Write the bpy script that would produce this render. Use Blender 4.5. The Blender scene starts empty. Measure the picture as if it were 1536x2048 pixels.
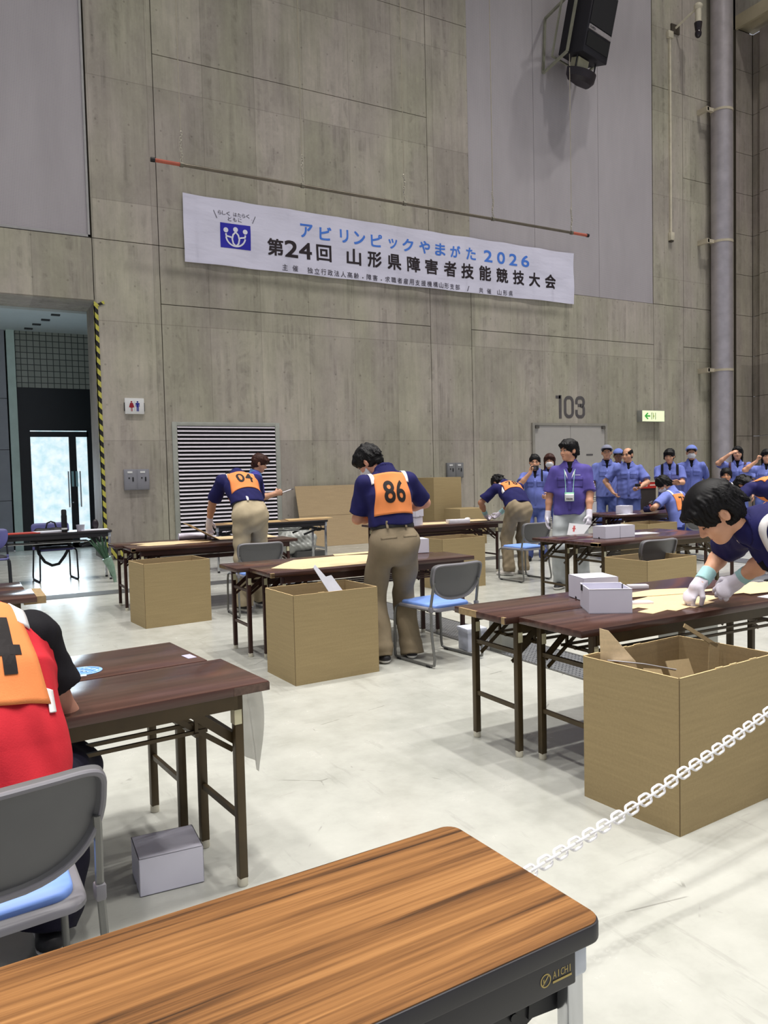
import bpy, bmesh, math, random
import numpy as np
from mathutils import Vector, Matrix
from mathutils.bvhtree import BVHTree

SC = bpy.context.scene
COL = SC.collection
R = math.radians
random.seed(5)

# ------------------------------------------------------------------ camera
CAM_H = 1.40
def make_camera():
    psi, roll, pitch, f = R(28.6), R(1.35), math.atan(77 / 1557.0), 1557.0
    fw = Vector((math.sin(psi) * math.cos(pitch), math.cos(psi) * math.cos(pitch), -math.sin(pitch)))
    rt = Vector((math.cos(psi), -math.sin(psi), 0))
    up = rt.cross(fw)
    ri = math.cos(roll) * rt - math.sin(roll) * up
    ui = math.cos(roll) * up + math.sin(roll) * rt
    cd = bpy.data.cameras.new('camera')
    cd.sensor_fit = 'HORIZONTAL'
    cd.sensor_width = 36.0
    cd.lens = f / 1536.0 * 36.0
    cd.clip_start = 0.05
    cd.clip_end = 200
    ob = bpy.data.objects.new('camera', cd)
    m = Matrix((ri, ui, -fw)).transposed().to_4x4()
    m.translation = Vector((0, 0, CAM_H))
    ob.matrix_world = m
    COL.objects.link(ob)
    SC.camera = ob
make_camera()

# ------------------------------------------------------------------ light and exposure
SC.view_settings.view_transform = 'Standard'
SC.view_settings.look = 'None'
SC.view_settings.gamma = 1.0
SC.view_settings.use_curve_mapping = False
SC.view_settings.exposure = -0.10
SC.cycles.max_bounces = 6
SC.cycles.diffuse_bounces = 3
SC.cycles.glossy_bounces = 3
SC.cycles.transmission_bounces = 4
SC.cycles.sample_clamp_indirect = 4.0

w = bpy.data.worlds.new('hall_ambient')
SC.world = w
w.use_nodes = True
bg = w.node_tree.nodes['Background']
bg.inputs[0].default_value = (0.86, 0.89, 1.0, 1)
bg.inputs[1].default_value = 0.40

def area_lamp(name, loc, target, size, power, color=(1, 1, 1), shape='DISK', spread=180):
    l = bpy.data.lights.new(name, 'AREA')
    l.shape = shape
    l.size = size
    if shape == 'RECTANGLE':
        l.size_y = size
    l.energy = power
    l.color = color
    l.spread = R(spread)
    o = bpy.data.objects.new(name, l)
    o.location = loc
    d = Vector(target) - Vector(loc)
    o.rotation_euler = d.to_track_quat('-Z', 'Y').to_euler()
    COL.objects.link(o)
    return o

LAMP_C = (1.0, 0.975, 0.93)
LAMP_W = 285
for lx in (-6.0, 0.0, 6.0, 12.0, 17.0):
    for ly in (-3.5, 2.0, 7.5):
        area_lamp('hall_lamp', (lx, ly, 20.0), (lx, ly, 0), 0.6, LAMP_W, LAMP_C, spread=82)
area_lamp('hall_lamp', (15.9, 9.2, 20.0), (15.9, 9.2, 0), 0.5, LAMP_W * 0.7, LAMP_C, spread=100)

# ------------------------------------------------------------------ node helpers
def new_mat(name):
    m = bpy.data.materials.new(name)
    m.use_nodes = True
    nt = m.node_tree
    b = nt.nodes['Principled BSDF']
    return m, nt, b
def nd(nt, typ, **kw):
    n = nt.nodes.new(typ)
    for k, v in kw.items():
        if hasattr(n, k):
            setattr(n, k, v)
    return n
def lk(nt, a, b):
    nt.links.new(a, b)
def mth(nt, op, a, b=None, c=None):
    n = nt.nodes.new('ShaderNodeMath')
    n.operation = op
    for i, v in enumerate((a, b, c)):
        if v is None:
            continue
        if hasattr(v, 'links'):
            nt.links.new(v, n.inputs[i])
        else:
            n.inputs[i].default_value = v
    return n.outputs[0]
def mixc(nt, fac, a, b, mode='MIX'):
    n = nt.nodes.new('ShaderNodeMix')
    n.data_type = 'RGBA'
    n.blend_type = mode
    for i, v in ((0, fac), (6, a), (7, b)):
        if hasattr(v, 'links'):
            nt.links.new(v, n.inputs[i])
        elif i == 0:
            n.inputs[0].default_value = v
        else:
            n.inputs[i].default_value = (*v, 1) if len(v) == 3 else v
    return n.outputs[2]
def ramp(nt, fac, stops):
    n = nt.nodes.new('ShaderNodeValToRGB')
    e = n.color_ramp.elements
    while len(e) < len(stops):
        e.new(0.5)
    for i, (p, c) in enumerate(stops):
        e[i].position = p
        e[i].color = (*c, 1) if len(c) == 3 else c
    nt.links.new(fac, n.inputs[0])
    return n.outputs[0]
def noise(nt, vec, scale, detail=3, rough=0.55, dist=0.0):
    n = nt.nodes.new('ShaderNodeTexNoise')
    n.inputs['Scale'].default_value = scale
    n.inputs['Detail'].default_value = detail
    n.inputs['Roughness'].default_value = rough
    n.inputs['Distortion'].default_value = dist
    if vec is not None:
        nt.links.new(vec, n.inputs['Vector'])
    return n.outputs[0]
def coords(nt, scale=(1, 1, 1), loc=(0, 0, 0), rot=(0, 0, 0), kind='Object'):
    t = nt.nodes.new('ShaderNodeTexCoord')
    mp = nt.nodes.new('ShaderNodeMapping')
    mp.inputs['Scale'].default_value = scale
    mp.inputs['Location'].default_value = loc
    mp.inputs['Rotation'].default_value = rot
    nt.links.new(t.outputs[kind], mp.inputs[0])
    return mp.outputs[0]
def bump(nt, b, h, strength=0.2, dist=0.01):
    n = nt.nodes.new('ShaderNodeBump')
    n.inputs['Strength'].default_value = strength
    n.inputs['Distance'].default_value = dist
    nt.links.new(h, n.inputs['Height'])
    nt.links.new(n.outputs[0], b.inputs['Normal'])

def lin(c):
    return tuple(((v / 255.0) / 12.92 if v / 255.0 <= 0.04045 else ((v / 255.0 + 0.055) / 1.055) ** 2.4) for v in c)

MATS = {}
def mat(name, rgb, rough=0.6, metal=0.0, var=0.10, vscale=6.0, spec=0.5, bmp=0.0, bscale=60.0, emit=None, estr=0.0):
    """simple procedural material: a base colour broken up by noise, optional bump"""
    if name in MATS:
        return MATS[name]
    m, nt, b = new_mat(name)
    c = lin(rgb)
    v = coords(nt)
    n = noise(nt, v, vscale)
    lo = tuple(x * (1 - var) for x in c)
    hi = tuple(min(1, x * (1 + var)) for x in c)
    lk(nt, ramp(nt, n, [(0.3, lo), (0.7, hi)]), b.inputs['Base Color'])
    b.inputs['Roughness'].default_value = rough
    b.inputs['Metallic'].default_value = metal
    b.inputs['Specular IOR Level'].default_value = spec
    if bmp:
        bump(nt, b, noise(nt, v, bscale, 2), bmp, 0.004)
    if emit:
        b.inputs['Emission Color'].default_value = (*lin(emit), 1)
        b.inputs['Emission Strength'].default_value = estr
    MATS[name] = m
    return m

# ------------------------------------------------------------------ mesh builder
class MB:
    def __init__(s):
        s.v, s.f = [], []
    def add(s, vs, fs):
        o = len(s.v)
        s.v += [tuple(p) for p in vs]
        s.f += [tuple(i + o for i in q) for q in fs]
        return s
    def box(s, c, d, rot=None):
        x, y, z = d[0] / 2, d[1] / 2, d[2] / 2
        vs = [Vector(p) for p in ((-x, -y, -z), (x, -y, -z), (x, y, -z), (-x, y, -z), (-x, -y, z), (x, -y, z), (x, y, z), (-x, y, z))]
        if rot is not None:
            vs = [rot @ p for p in vs]
        c = Vector(c)
        return s.add([p + c for p in vs], [(0, 3, 2, 1), (4, 5, 6, 7), (0, 1, 5, 4), (1, 2, 6, 5), (2, 3, 7, 6), (3, 0, 4, 7)])
    def bb(s, x0, x1, y0, y1, z0, z1):
        return s.box(((x0 + x1) / 2, (y0 + y1) / 2, (z0 + z1) / 2), (x1 - x0, y1 - y0, z1 - z0))
    def bar(s, a, b, w, h=None, up=(0, 0, 1)):
        """rectangular bar from a to b"""
        a, b = Vector(a), Vector(b)
        h = h or w
        d = b - a
        L = d.length
        d.normalize()
        u = Vector(up)
        if abs(d.dot(u)) > 0.98:
            u = Vector((0, 1, 0))
        x = d.cross(u).normalized()
        z = x.cross(d)
        m = Matrix((x, d, z)).transposed()
        return s.box((a + b) / 2, (w, L, h), m)
    def cyl(s, a, b, r, n=12, r2=None, caps=True):
        a, b = Vector(a), Vector(b)
        r2 = r if r2 is None else r2
        d = (b - a).normalized()
        u = Vector((0, 0, 1)) if abs(d.z) < 0.9 else Vector((1, 0, 0))
        x = d.cross(u).normalized()
        y = d.cross(x)
        vs, fs = [], []
        for q, rr in ((a, r), (b, r2)):
            for i in range(n):
                t = 2 * math.pi * i / n
                vs.append(q + x * (math.cos(t) * rr) + y * (math.sin(t) * rr))
        for i in range(n):
            j = (i + 1) % n
            fs.append((i, n + i, n + j, j))
        if caps:
            fs.append(tuple(range(n)))
            fs.append(tuple(range(2 * n - 1, n - 1, -1)))
        return s.add(vs, fs)
    def tube(s, pts, r, n=8, closed=False, flat=None):
        """round tube through points (parallel transport); r number or list"""
        pts = [Vector(p) for p in pts]
        m = len(pts)
        rs = r if isinstance(r, (list, tuple)) else [r] * m
        tang = []
        for i in range(m):
            if closed:
                t = pts[(i + 1) % m] - pts[i - 1]
            else:
                t = pts[min(i + 1, m - 1)] - pts[max(i - 1, 0)]
            tang.append(t.normalized())
        u = Vector((0, 0, 1)) if abs(tang[0].z) < 0.9 else Vector((1, 0, 0))
        x = (u - tang[0] * u.dot(tang[0])).normalized()
        vs, fs = [], []
        for i in range(m):
            x = (x - tang[i] * x.dot(tang[i])).normalized()
            y = tang[i].cross(x)
            for k in range(n):
                t = 2 * math.pi * k / n
                q = flat or 1.0
                vs.append(pts[i] + x * (math.cos(t) * rs[i]) + y * (math.sin(t) * rs[i] * q))
        for i in range(m if closed else m - 1):
            a, b = i * n, ((i + 1) % m) * n
            for k in range(n):
                j = (k + 1) % n
                fs.append((a + k, a + j, b + j, b + k))
        if not closed:
            fs.append(tuple(range(n - 1, -1, -1)))
            fs.append(tuple((m - 1) * n + k for k in range(n)))
        return s.add(vs, fs)
    def prism(s, poly, z0, z1, mtx=None):
        """extrude a 2-D polygon (x,y) from z0 to z1"""
        n = len(poly)
        a = sum(poly[i][0] * poly[(i + 1) % n][1] - poly[(i + 1) % n][0] * poly[i][1] for i in range(n))
        if a < 0:
            poly = poly[::-1]
        vs = [Vector((x, y, z0)) for x, y in poly] + [Vector((x, y, z1)) for x, y in poly]
        if mtx is not None:
            vs = [mtx @ p for p in vs]
        fs = [tuple(range(n - 1, -1, -1)), tuple(range(n, 2 * n))]
        fs += [(i, (i + 1) % n, n + (i + 1) % n, n + i) for i in range(n)]
        return s.add(vs, fs)
    def lathe(s, c, prof, n=20, axis=None):
        """profile [(r,z)...] about z at c (or with matrix axis)"""
        c = Vector(c)
        vs, fs = [], []
        for r, z in prof:
            for k in range(n):
                t = 2 * math.pi * k / n
                p = Vector((math.cos(t) * r, math.sin(t) * r, z))
                if axis is not None:
                    p = axis @ p
                vs.append(c + p)
        for i in range(len(prof) - 1):
            for k in range(n):
                j = (k + 1) % n
                fs.append((i * n + k, i * n + j, (i + 1) * n + j, (i + 1) * n + k))
        fs.append(tuple(range(n - 1, -1, -1)))
        fs.append(tuple((len(prof) - 1) * n + k for k in range(n)))
        return s.add(vs, fs)
    def ball(s, c, r, n=12, m=8, mtx=None):
        r = r if isinstance(r, (tuple, list)) else (r, r, r)
        c = Vector(c)
        vs, fs = [], []
        for i in range(1, m):
            th = math.pi * i / m
            for k in range(n):
                t = 2 * math.pi * k / n
                p = Vector((r[0] * math.sin(th) * math.cos(t), r[1] * math.sin(th) * math.sin(t), r[2] * math.cos(th)))
                vs.append(c + (mtx @ p if mtx is not None else p))
        for i in range(m - 2):
            for k in range(n):
                j = (k + 1) % n
                fs.append((i * n + k, (i + 1) * n + k, (i + 1) * n + j, i * n + j))
        for sgn, base in ((1, 0), (-1, (m - 2) * n)):
            p = Vector((0, 0, sgn * r[2]))
            vs.append(c + (mtx @ p if mtx is not None else p))
            q = len(vs) - 1
            for k in range(n):
                j = (k + 1) % n
                fs.append((q, base + k, base + j) if sgn > 0 else (q, base + j, base + k))
        return s.add(vs, fs)
    def build(s, name, m, parent=None, smooth=False, bevel=0.0, seg=2, sharp=35):
        me = bpy.data.meshes.new(name)
        me.from_pydata([tuple(p) for p in s.v], [], s.f)
        me.update()
        return link_mesh(name, me, m, parent, smooth, bevel, seg, sharp)

def link_mesh(name, me, m, parent=None, smooth=False, bevel=0.0, seg=2, sharp=35):
    if m is not None:
        me.materials.append(m)
    if bevel or smooth:
        bm = bmesh.new()
        bm.from_mesh(me)
        if bevel:
            ed = [e for e in bm.edges if len(e.link_faces) == 2 and e.calc_face_angle(0) > R(30)]
            bmesh.ops.bevel(bm, geom=ed, offset=bevel, segments=seg, affect='EDGES', profile=0.5, clamp_overlap=True)
        for fc in bm.faces:
            fc.smooth = True
        for e in bm.edges:
            if len(e.link_faces) == 2 and e.calc_face_angle(0) > R(sharp):
                e.smooth = False
        bm.to_mesh(me)
        bm.free()
    ob = bpy.data.objects.new(name, me)
    COL.objects.link(ob)
    if parent is not None:
        ob.parent = parent
    return ob

def thing(name, label, cat, loc=(0, 0, 0), rz=0.0, group=None):
    o = bpy.data.objects.new(name, None)
    o.empty_display_size = 0.1
    o.location = loc
    o.rotation_euler = (0, 0, rz)
    COL.objects.link(o)
    return tag(o, label, cat, group)
def tag(o, label, cat, group=None):
    o['label'] = label
    o['category'] = cat
    if group:
        o['group'] = group
    return o
def struct(name, mb, m, **kw):
    o = mb.build(name, m, **kw)
    o['kind'] = 'structure'
    return o
def copy_tree(o, parent=None):
    c = o.copy()
    COL.objects.link(c)
    if parent is not None:
        c.parent = parent
    for ch in list(o.children):
        copy_tree(ch, c)
    return c
def dup(o, loc, rz, label, group=None, scale=None):
    c = copy_tree(o)
    c.location = loc
    c.rotation_euler = (0, 0, rz)
    c['label'] = label
    if group:
        c['group'] = group
    if scale:
        c.scale = scale
    return c

# text: glyph outlines from Blender's own built-in font, turned into mesh
_glyph_cache = {}
def glyph(ch, bold=0.0):
    k = (ch, bold)
    if k in _glyph_cache:
        return _glyph_cache[k]
    cu = bpy.data.curves.new('tmp_text', 'FONT')
    cu.body = ch
    cu.size = 1.0
    cu.offset = bold
    cu.resolution_u = 4
    cu.fill_mode = 'FRONT'
    ob = bpy.data.objects.new('tmp_text', cu)
    COL.objects.link(ob)
    dg = bpy.context.evaluated_depsgraph_get()
    dg.update()
    me = bpy.data.meshes.new_from_object(ob.evaluated_get(dg))
    vs = [Vector(v.co) for v in me.vertices]
    fs = [tuple(p.vertices) for p in me.polygons]
    bpy.data.objects.remove(ob)
    bpy.data.curves.remove(cu)
    bpy.data.meshes.remove(me)
    if vs:
        x0, x1 = min(v.x for v in vs), max(v.x for v in vs)
        y0, y1 = min(v.y for v in vs), max(v.y for v in vs)
    else:
        x0 = x1 = y0 = y1 = 0
    _glyph_cache[k] = (vs, fs, (x0, x1, y0, y1))
    return _glyph_cache[k]
def put_glyph(mb, ch, c, h, wd, frame, bold=0.02, fit=True):
    """see below; boldness is made by laying shifted copies of the outline over each other"""
    if bold > 0:
        b = bold * h
        for k, (dx, dy) in enumerate(((-1, -1), (1, -1), (-1, 1), (1, 1), (0, 0))):
            put_glyph(mb, ch, Vector(c) + Vector(frame[0]) * (dx * b) + Vector(frame[1]) * (dy * b) + Vector(frame[2]) * (0.0002 * k), h - 2 * b, wd - 2 * b, frame, 0.0, fit)
        return
    """glyph ch centred on c; frame = (right, up, out); fitted to a box wd x h"""
    vs, fs, (x0, x1, y0, y1) = glyph(ch, bold)
    if not vs:
        return
    r, u, o = frame
    sx = wd / max(x1 - x0, 1e-4)
    sy = h / max(y1 - y0, 1e-4)
    if not fit:
        sx = sy = h
    if fit and (x1 - x0) < 0.3 * (y1 - y0):
        sx = sy
    cx, cy = (x0 + x1) / 2, (y0 + y1) / 2
    mb.add([Vector(c) + Vector(r) * ((v.x - cx) * sx) + Vector(u) * ((v.y - cy) * sy) for v in vs], fs)
# ------------------------------------------------------------------ implicit-surface modeller (for bodies, hair, clothes)
def A(p):
    return np.array(p, dtype=np.float32)
def unit(v):
    v = np.asarray(v, dtype=np.float64)
    return (v / (np.linalg.norm(v) + 1e-12)).astype(np.float32)
def smin(a, b, k):
    h = np.clip(0.5 + 0.5 * (b - a) / k, 0, 1)
    return b * (1 - h) + a * h - k * h * (1 - h)
def smax(a, b, k):
    return -smin(-a, -b, k)
def s_cone(a, b, ra, rb, nrm=None, q=1.0):
    a, b = A(a), A(b)
    ba = b - a
    L2 = float(ba @ ba) + 1e-9
    nn = None if nrm is None else A(unit(nrm))
    def f(P):
        t = np.clip(((P - a) @ ba) / L2, 0, 1)
        v = P - a - t[:, None] * ba
        if nn is not None:
            dn = v @ nn
            v = v + np.outer(dn * (1.0 / q - 1.0), nn)
            return (np.sqrt((v * v).sum(1)) - (ra + t * (rb - ra))) * min(1.0, q + 0.15)
        return np.sqrt((v * v).sum(1)) - (ra + t * (rb - ra))
    return f
def s_ell(c, axes, rad):
    c, M, r = A(c), np.asarray(axes, dtype=np.float32), A(rad)
    def f(P):
        p = (P - c) @ M.T
        k0 = np.sqrt(((p / r) ** 2).sum(1))
        k1 = np.sqrt(((p / (r * r)) ** 2).sum(1)) + 1e-6
        return k0 * (k0 - 1) / k1
    return f
def s_plane(p, n):
    """negative on the side opposite to n"""
    p, n = A(p), A(unit(n))
    return lambda P: (P - p) @ n
def U(fs, k=0.02):
    def f(P):
        d = fs[0](P)
        for g in fs[1:]:
            d = smin(d, g(P), k)
        return d
    return f
def I(f1, f2, k=0.004):
    return lambda P: smax(f1(P), f2(P), k)
def S(f1, f2, k=0.004):
    return lambda P: smax(f1(P), -f2(P), k)
def infl(f1, d):
    return lambda P: f1(P) - d
def rumple(f1, amp, freq, seed=0, stretch=(1, 1, 1)):
    rs = np.random.RandomState(seed)
    K = [(rs.normal(size=3) * freq * np.array(stretch) * (1 + 0.7 * i), rs.uniform(0, 6.28), 1.0 / (1 + 0.55 * i)) for i in range(5)]
    def f(P):
        d = f1(P)
        w = np.zeros(len(P), np.float32)
        for k, ph, am in K:
            w += am * np.sin(P @ k.astype(np.float32) + ph)
        return d + amp * 0.5 * w
    return f

def mesh_sdf(f, lo, hi, h):
    """surface nets over a sparse, two-level grid"""
    lo, hi = np.array(lo, np.float32), np.array(hi, np.float32)
    B = 5
    nb = np.maximum(1, np.ceil((hi - lo) / (h * B)).astype(int))
    gx, gy, gz = [lo[i] + (np.arange(nb[i]) + 0.5) * h * B for i in range(3)]
    cen = np.stack(np.meshgrid(gx, gy, gz, indexing='ij'), -1).reshape(-1, 3).astype(np.float32)
    dc = f(cen)
    act = np.abs(dc) < h * B * 1.35
    n = nb * B + 1
    D = np.empty(n, np.float32)
    dcg = dc.reshape(nb)
    D[:-1, :-1, :-1] = np.repeat(np.repeat(np.repeat(dcg, B, 0), B, 1), B, 2)
    D[-1] = 1; D[:, -1] = 1; D[:, :, -1] = 1
    bi = np.argwhere(act.reshape(nb))
    if len(bi) == 0:
        return None
    off = np.stack(np.meshgrid(*[np.arange(B + 1)] * 3, indexing='ij'), -1).reshape(-1, 3)
    idx = (bi[:, None, :] * B + off[None]).reshape(-1, 3)
    flat = np.unique((idx[:, 0] * n[1] + idx[:, 1]) * n[2] + idx[:, 2])
    ii = np.stack(np.unravel_index(flat, n), -1)
    P = (lo + ii * h).astype(np.float32)
    Df = D.reshape(-1)
    for s in range(0, len(flat), 200000):
        Df[flat[s:s + 200000]] = f(P[s:s + 200000])
    D = Df.reshape(n)
    for ax in range(3):      # close the surface at the border
        sl = [slice(None)] * 3
        for e in (0, -1):
            sl[ax] = e
            D[tuple(sl)] = np.maximum(D[tuple(sl)], h * 0.5)
    G = D < 0
    c = G[:-1, :-1, :-1].astype(np.int8)
    cnt = c.copy()
    for dx in (0, 1):
        for dy in (0, 1):
            for dz in (0, 1):
                if dx + dy + dz:
                    cnt += G[dx:dx + n[0] - 1, dy:dy + n[1] - 1, dz:dz + n[2] - 1]
    cells = np.argwhere((cnt > 0) & (cnt < 8))
    if len(cells) == 0:
        return None
    vid = np.full(n - 1, -1, np.int32)
    vid[cells[:, 0], cells[:, 1], cells[:, 2]] = np.arange(len(cells))
    corner = [(x, y, z) for x in (0, 1) for y in (0, 1) for z in (0, 1)]
    val = np.stack([D[cells[:, 0] + x, cells[:, 1] + y, cells[:, 2] + z] for x, y, z in corner], 1)
    acc = np.zeros((len(cells), 3), np.float32)
    num = np.zeros(len(cells), np.float32)
    for i in range(8):
        for j in range(i + 1, 8):
            a, b = np.array(corner[i]), np.array(corner[j])
            if abs(a - b).sum() != 1:
                continue
            va, vb = val[:, i], val[:, j]
            m = (va < 0) != (vb < 0)
            t = np.where(m, va / np.where(m, va - vb, 1), 0)
            acc += np.where(m[:, None], a + t[:, None] * (b - a), 0)
            num += m
    V = lo + (cells + acc / np.maximum(num, 1)[:, None]) * h
    faces = []
    for ax in range(3):
        u, v = (ax + 1) % 3, (ax + 2) % 3
        s0 = [slice(0, -1)] * 3
        s1 = [slice(0, -1)] * 3
        s1[ax] = slice(1, None)
        for s in (u, v):
            s0[s] = slice(1, -1)
            s1[s] = slice(1, -1)
        a, b = G[tuple(s0)], G[tuple(s1)]
        ed = np.argwhere(a != b)
        if len(ed) == 0:
            continue
        sg = a[ed[:, 0], ed[:, 1], ed[:, 2]]
        base = ed.copy()
        base[:, u] += 1
        base[:, v] += 1
        q = []
        for du, dv in ((0, 0), (-1, 0), (-1, -1), (0, -1)):
            c2 = base.copy()
            c2[:, u] += du
            c2[:, v] += dv
            q.append(vid[c2[:, 0], c2[:, 1], c2[:, 2]])
        q = np.stack(q, 1)
        q[~sg] = q[~sg][:, ::-1]
        faces.append(q)
    F = np.concatenate(faces)
    F = F[(F >= 0).all(1)]
    return V, F

def mesh_from_arrays(name, V, F):
    me = bpy.data.meshes.new(name)
    me.vertices.add(len(V))
    me.vertices.foreach_set('co', np.ascontiguousarray(V, np.float32).ravel())
    me.loops.add(len(F) * 4)
    me.loops.foreach_set('vertex_index', np.ascontiguousarray(F, np.int32).ravel())
    me.polygons.add(len(F))
    me.polygons.foreach_set('loop_start', np.arange(0, len(F) * 4, 4, dtype=np.int32))
    me.polygons.foreach_set('use_smooth', np.ones(len(F), bool))
    me.update(calc_edges=True)
    me.validate()
    return me
def relax_mesh(V, F, n):
    for _ in range(n):
        acc = np.zeros_like(V)
        cnt = np.zeros(len(V), np.float32)
        for k in range(4):
            np.add.at(acc, F[:, k], V[F[:, (k + 1) % 4]] + V[F[:, k - 1]])
            np.add.at(cnt, F[:, k], 2)
        V = V * 0.4 + (acc / np.maximum(cnt, 1)[:, None]) * 0.6
    return V.astype(np.float32)
def sdf_object(name, f, lo, hi, h, m, parent, relax=0):
    r = mesh_sdf(f, lo, hi, h)
    if r is None:
        return None, None
    V, F = r
    if relax:
        V = relax_mesh(V, F, relax)
    me = mesh_from_arrays(name, V, F)
    me.materials.append(m)
    ob = bpy.data.objects.new(name, me)
    COL.objects.link(ob)
    ob.parent = parent
    return ob, (V, F)
# ------------------------------------------------------------------ people
def ik2(a, t, l1, l2, pole):
    a, t = np.array(a, float), np.array(t, float)
    d = t - a
    L = np.linalg.norm(d)
    mx = (l1 + l2) * 0.995
    if L > mx:
        d = d / L * mx
        L = mx
        t = a + d
    e = d / L
    x = (l1 * l1 - l2 * l2 + L * L) / (2 * L)
    hgt = math.sqrt(max(l1 * l1 - x * x, 0))
    p = np.array(pole, float)
    p = p - e * (p @ e)
    p = p / (np.linalg.norm(p) + 1e-9)
    return a + e * x + p * hgt, t

class Rig:
    """joint positions of one posed figure, in its own frame: x right, y forward, z up"""
    def __init__(s, sc=1.0, girth=1.0, hip=0.93, hipoff=(0, 0), lean=0, side=0, twist=0, hpitch=0, hyaw=0, hroll=0,
                 lh=None, rh=None, lpole=(-0.6, -0.7, -0.3), rpole=(0.6, -0.7, -0.3), lf=(-0.11, 0), rf=(0.11, 0),
                 lk=(-0.1, 1, 0), rk=(0.1, 1, 0), lfy=8, rfy=-8, pel=None, lhd=None, rhd=None, lhn=None, rhn=None,
                 lcurl=0.35, rcurl=0.35, neckfwd=0.0, shrug=0.0, lft=None, rft=None, lsh=(0, 0, 0), rsh=(0, 0, 0)):
        s.s, s.g = sc, girth
        def dirv(a, b=side, tw=twist):
            a, b, t = R(a), R(b), R(tw)
            v = np.array([math.sin(b), math.sin(a) * math.cos(b), math.cos(a) * math.cos(b)])
            c, n = math.cos(t), math.sin(t)
            return np.array([c * v[0] - n * v[1], n * v[0] + c * v[1], v[2]])
        def frame(u, tw):
            r = np.array([math.cos(R(tw)), math.sin(R(tw)), 0])
            r = r - u * (r @ u)
            r /= np.linalg.norm(r)
            return r, np.cross(u, r), u
        pl = lean * 0.55 if pel is None else pel
        s.pel = np.array([hipoff[0], hipoff[1], hip * sc])
        s.pr, s.pf, s.pu = frame(dirv(pl, side * 0.5, twist * 0.3), twist * 0.3)
        u1, u2, u3 = dirv(lean * 0.8, side * 0.8, twist * 0.5), dirv(lean, side, twist * 0.8), dirv(lean * 1.1, side, twist)
        s.waist = s.pel + u1 * 0.13 * sc
        s.chest = s.waist + u2 * 0.20 * sc
        s.nb = s.chest + u3 * 0.17 * sc
        s.cr, s.cf, s.cu = frame(u3, twist)
        s.wu = u1
        hy = twist + hyaw
        p, q = R(hpitch), R(hroll)
        f = np.array([-math.sin(R(hy)) * math.cos(p), math.cos(R(hy)) * math.cos(p), -math.sin(p)])
        r = np.array([math.cos(R(hy)), math.sin(R(hy)), 0])
        u = np.cross(r, f)
        r, u = math.cos(q) * r - math.sin(q) * u, math.cos(q) * u + math.sin(q) * r
        s.hr, s.hf, s.hu = r, f, u
        nd_ = u3 * 0.6 + u * 0.5 + f * neckfwd
        nd_ /= np.linalg.norm(nd_)
        s.neck = s.nb + nd_ * 0.07 * sc
        s.head = s.neck + u * 0.075 * sc + f * 0.018 * sc + nd_ * 0.02 * sc
        sh = s.chest + s.cu * (0.104 + shrug) * sc
        s.S = {}
        s.E = {}
        s.W = {}
        for k, sg, h, pole, adj in (('l', -1, lh, lpole, lsh), ('r', 1, rh, rpole, rsh)):
            a = sh + s.cr * (sg * 0.178 * sc * (0.93 + 0.07 * girth)) + s.cr * adj[0] + s.cf * adj[1] + s.cu * adj[2]
            if h is None:
                h = a + np.array([sg * 0.09, 0.05, -0.52]) * sc
            e, wv = ik2(a, h, 0.285 * sc, 0.25 * sc, pole)
            s.S[k], s.E[k], s.W[k] = a, e, wv
        s.hand = {}
        for k, hd, hn, cu in (('l', lhd, lhn, lcurl), ('r', rhd, rhn, rcurl)):
            d = unit(s.W[k] - s.E[k]) if hd is None else unit(hd)
            n = np.array([1.0 if k == 'l' else -1.0, 0.15, 0]) if hn is None else np.array(hn, float)
            n = unit(n - np.array(d) * (n @ d))
            s.hand[k] = (d, n, cu)
        s.H, s.K, s.An, s.fy = {}, {}, {}, {'l': lfy, 'r': rfy}
        s.ftilt = {'l': lft or 0, 'r': rft or 0}
        for k, sg, ft, kp in (('l', -1, lf, lk), ('r', 1, rf, rk)):
            hj = s.pel + s.pr * (sg * 0.088 * sc * girth) - s.pu * 0.03 * sc
            an = np.array([ft[0], ft[1], (ft[2] if len(ft) > 2 else 0.085 * sc)])
            kn, an = ik2(hj, an, 0.43 * sc, 0.425 * sc, kp)
            s.H[k], s.K[k], s.An[k] = hj, kn, an
    # ---- implicit shapes
    def hand_sdf(s, k, grow=0.0, fat=1.0):
        sc = s.s
        d, n, cu = s.hand[k]
        d, n = np.array(d, float), np.array(n, float)
        t = np.cross(d, n) if k == 'r' else np.cross(n, d)
        W0 = s.W[k]
        g = grow
        out = [s_cone(W0 - d * 0.01 * sc, W0 + d * 0.075 * sc, 0.030 * sc * fat + g, 0.040 * sc * fat + g, n, 0.42)]
        fing = []
        curls = cu if isinstance(cu, (tuple, list)) else (cu,) * 5
        for i, (o, L) in enumerate(((0.0325, 0.070), (0.011, 0.078), (-0.0105, 0.073), (-0.0315, 0.057))):
            p = W0 + d * (0.086 - abs(o) * 0.15) * sc + t * o * sc
            ang = 0.0
            r0 = (0.0092 if i < 3 else 0.0082) * sc * fat
            for j, fr in enumerate((0.45, 0.31, 0.24)):
                ang += curls[i] * (0.75 if j == 0 else 1.0)
                dd = d * math.cos(ang) + n * math.sin(ang) + t * o * 1.2 * (1 - min(1, curls[i]))
                p2 = p + dd * L * fr * sc
                fing.append(s_cone(p, p2, r0 * (1 - 0.08 * j) + g, r0 * (1 - 0.08 * (j + 1)) + g))
                p = p2
        b = W0 + d * 0.022 * sc + t * 0.024 * sc
        tc = curls[4] if len(curls) > 4 else 0.4
        d1 = unit(t * 0.75 + d * 0.75 + n * (0.25 + tc * 0.3))
        p1 = b + np.array(d1) * 0.042 * sc
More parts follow.
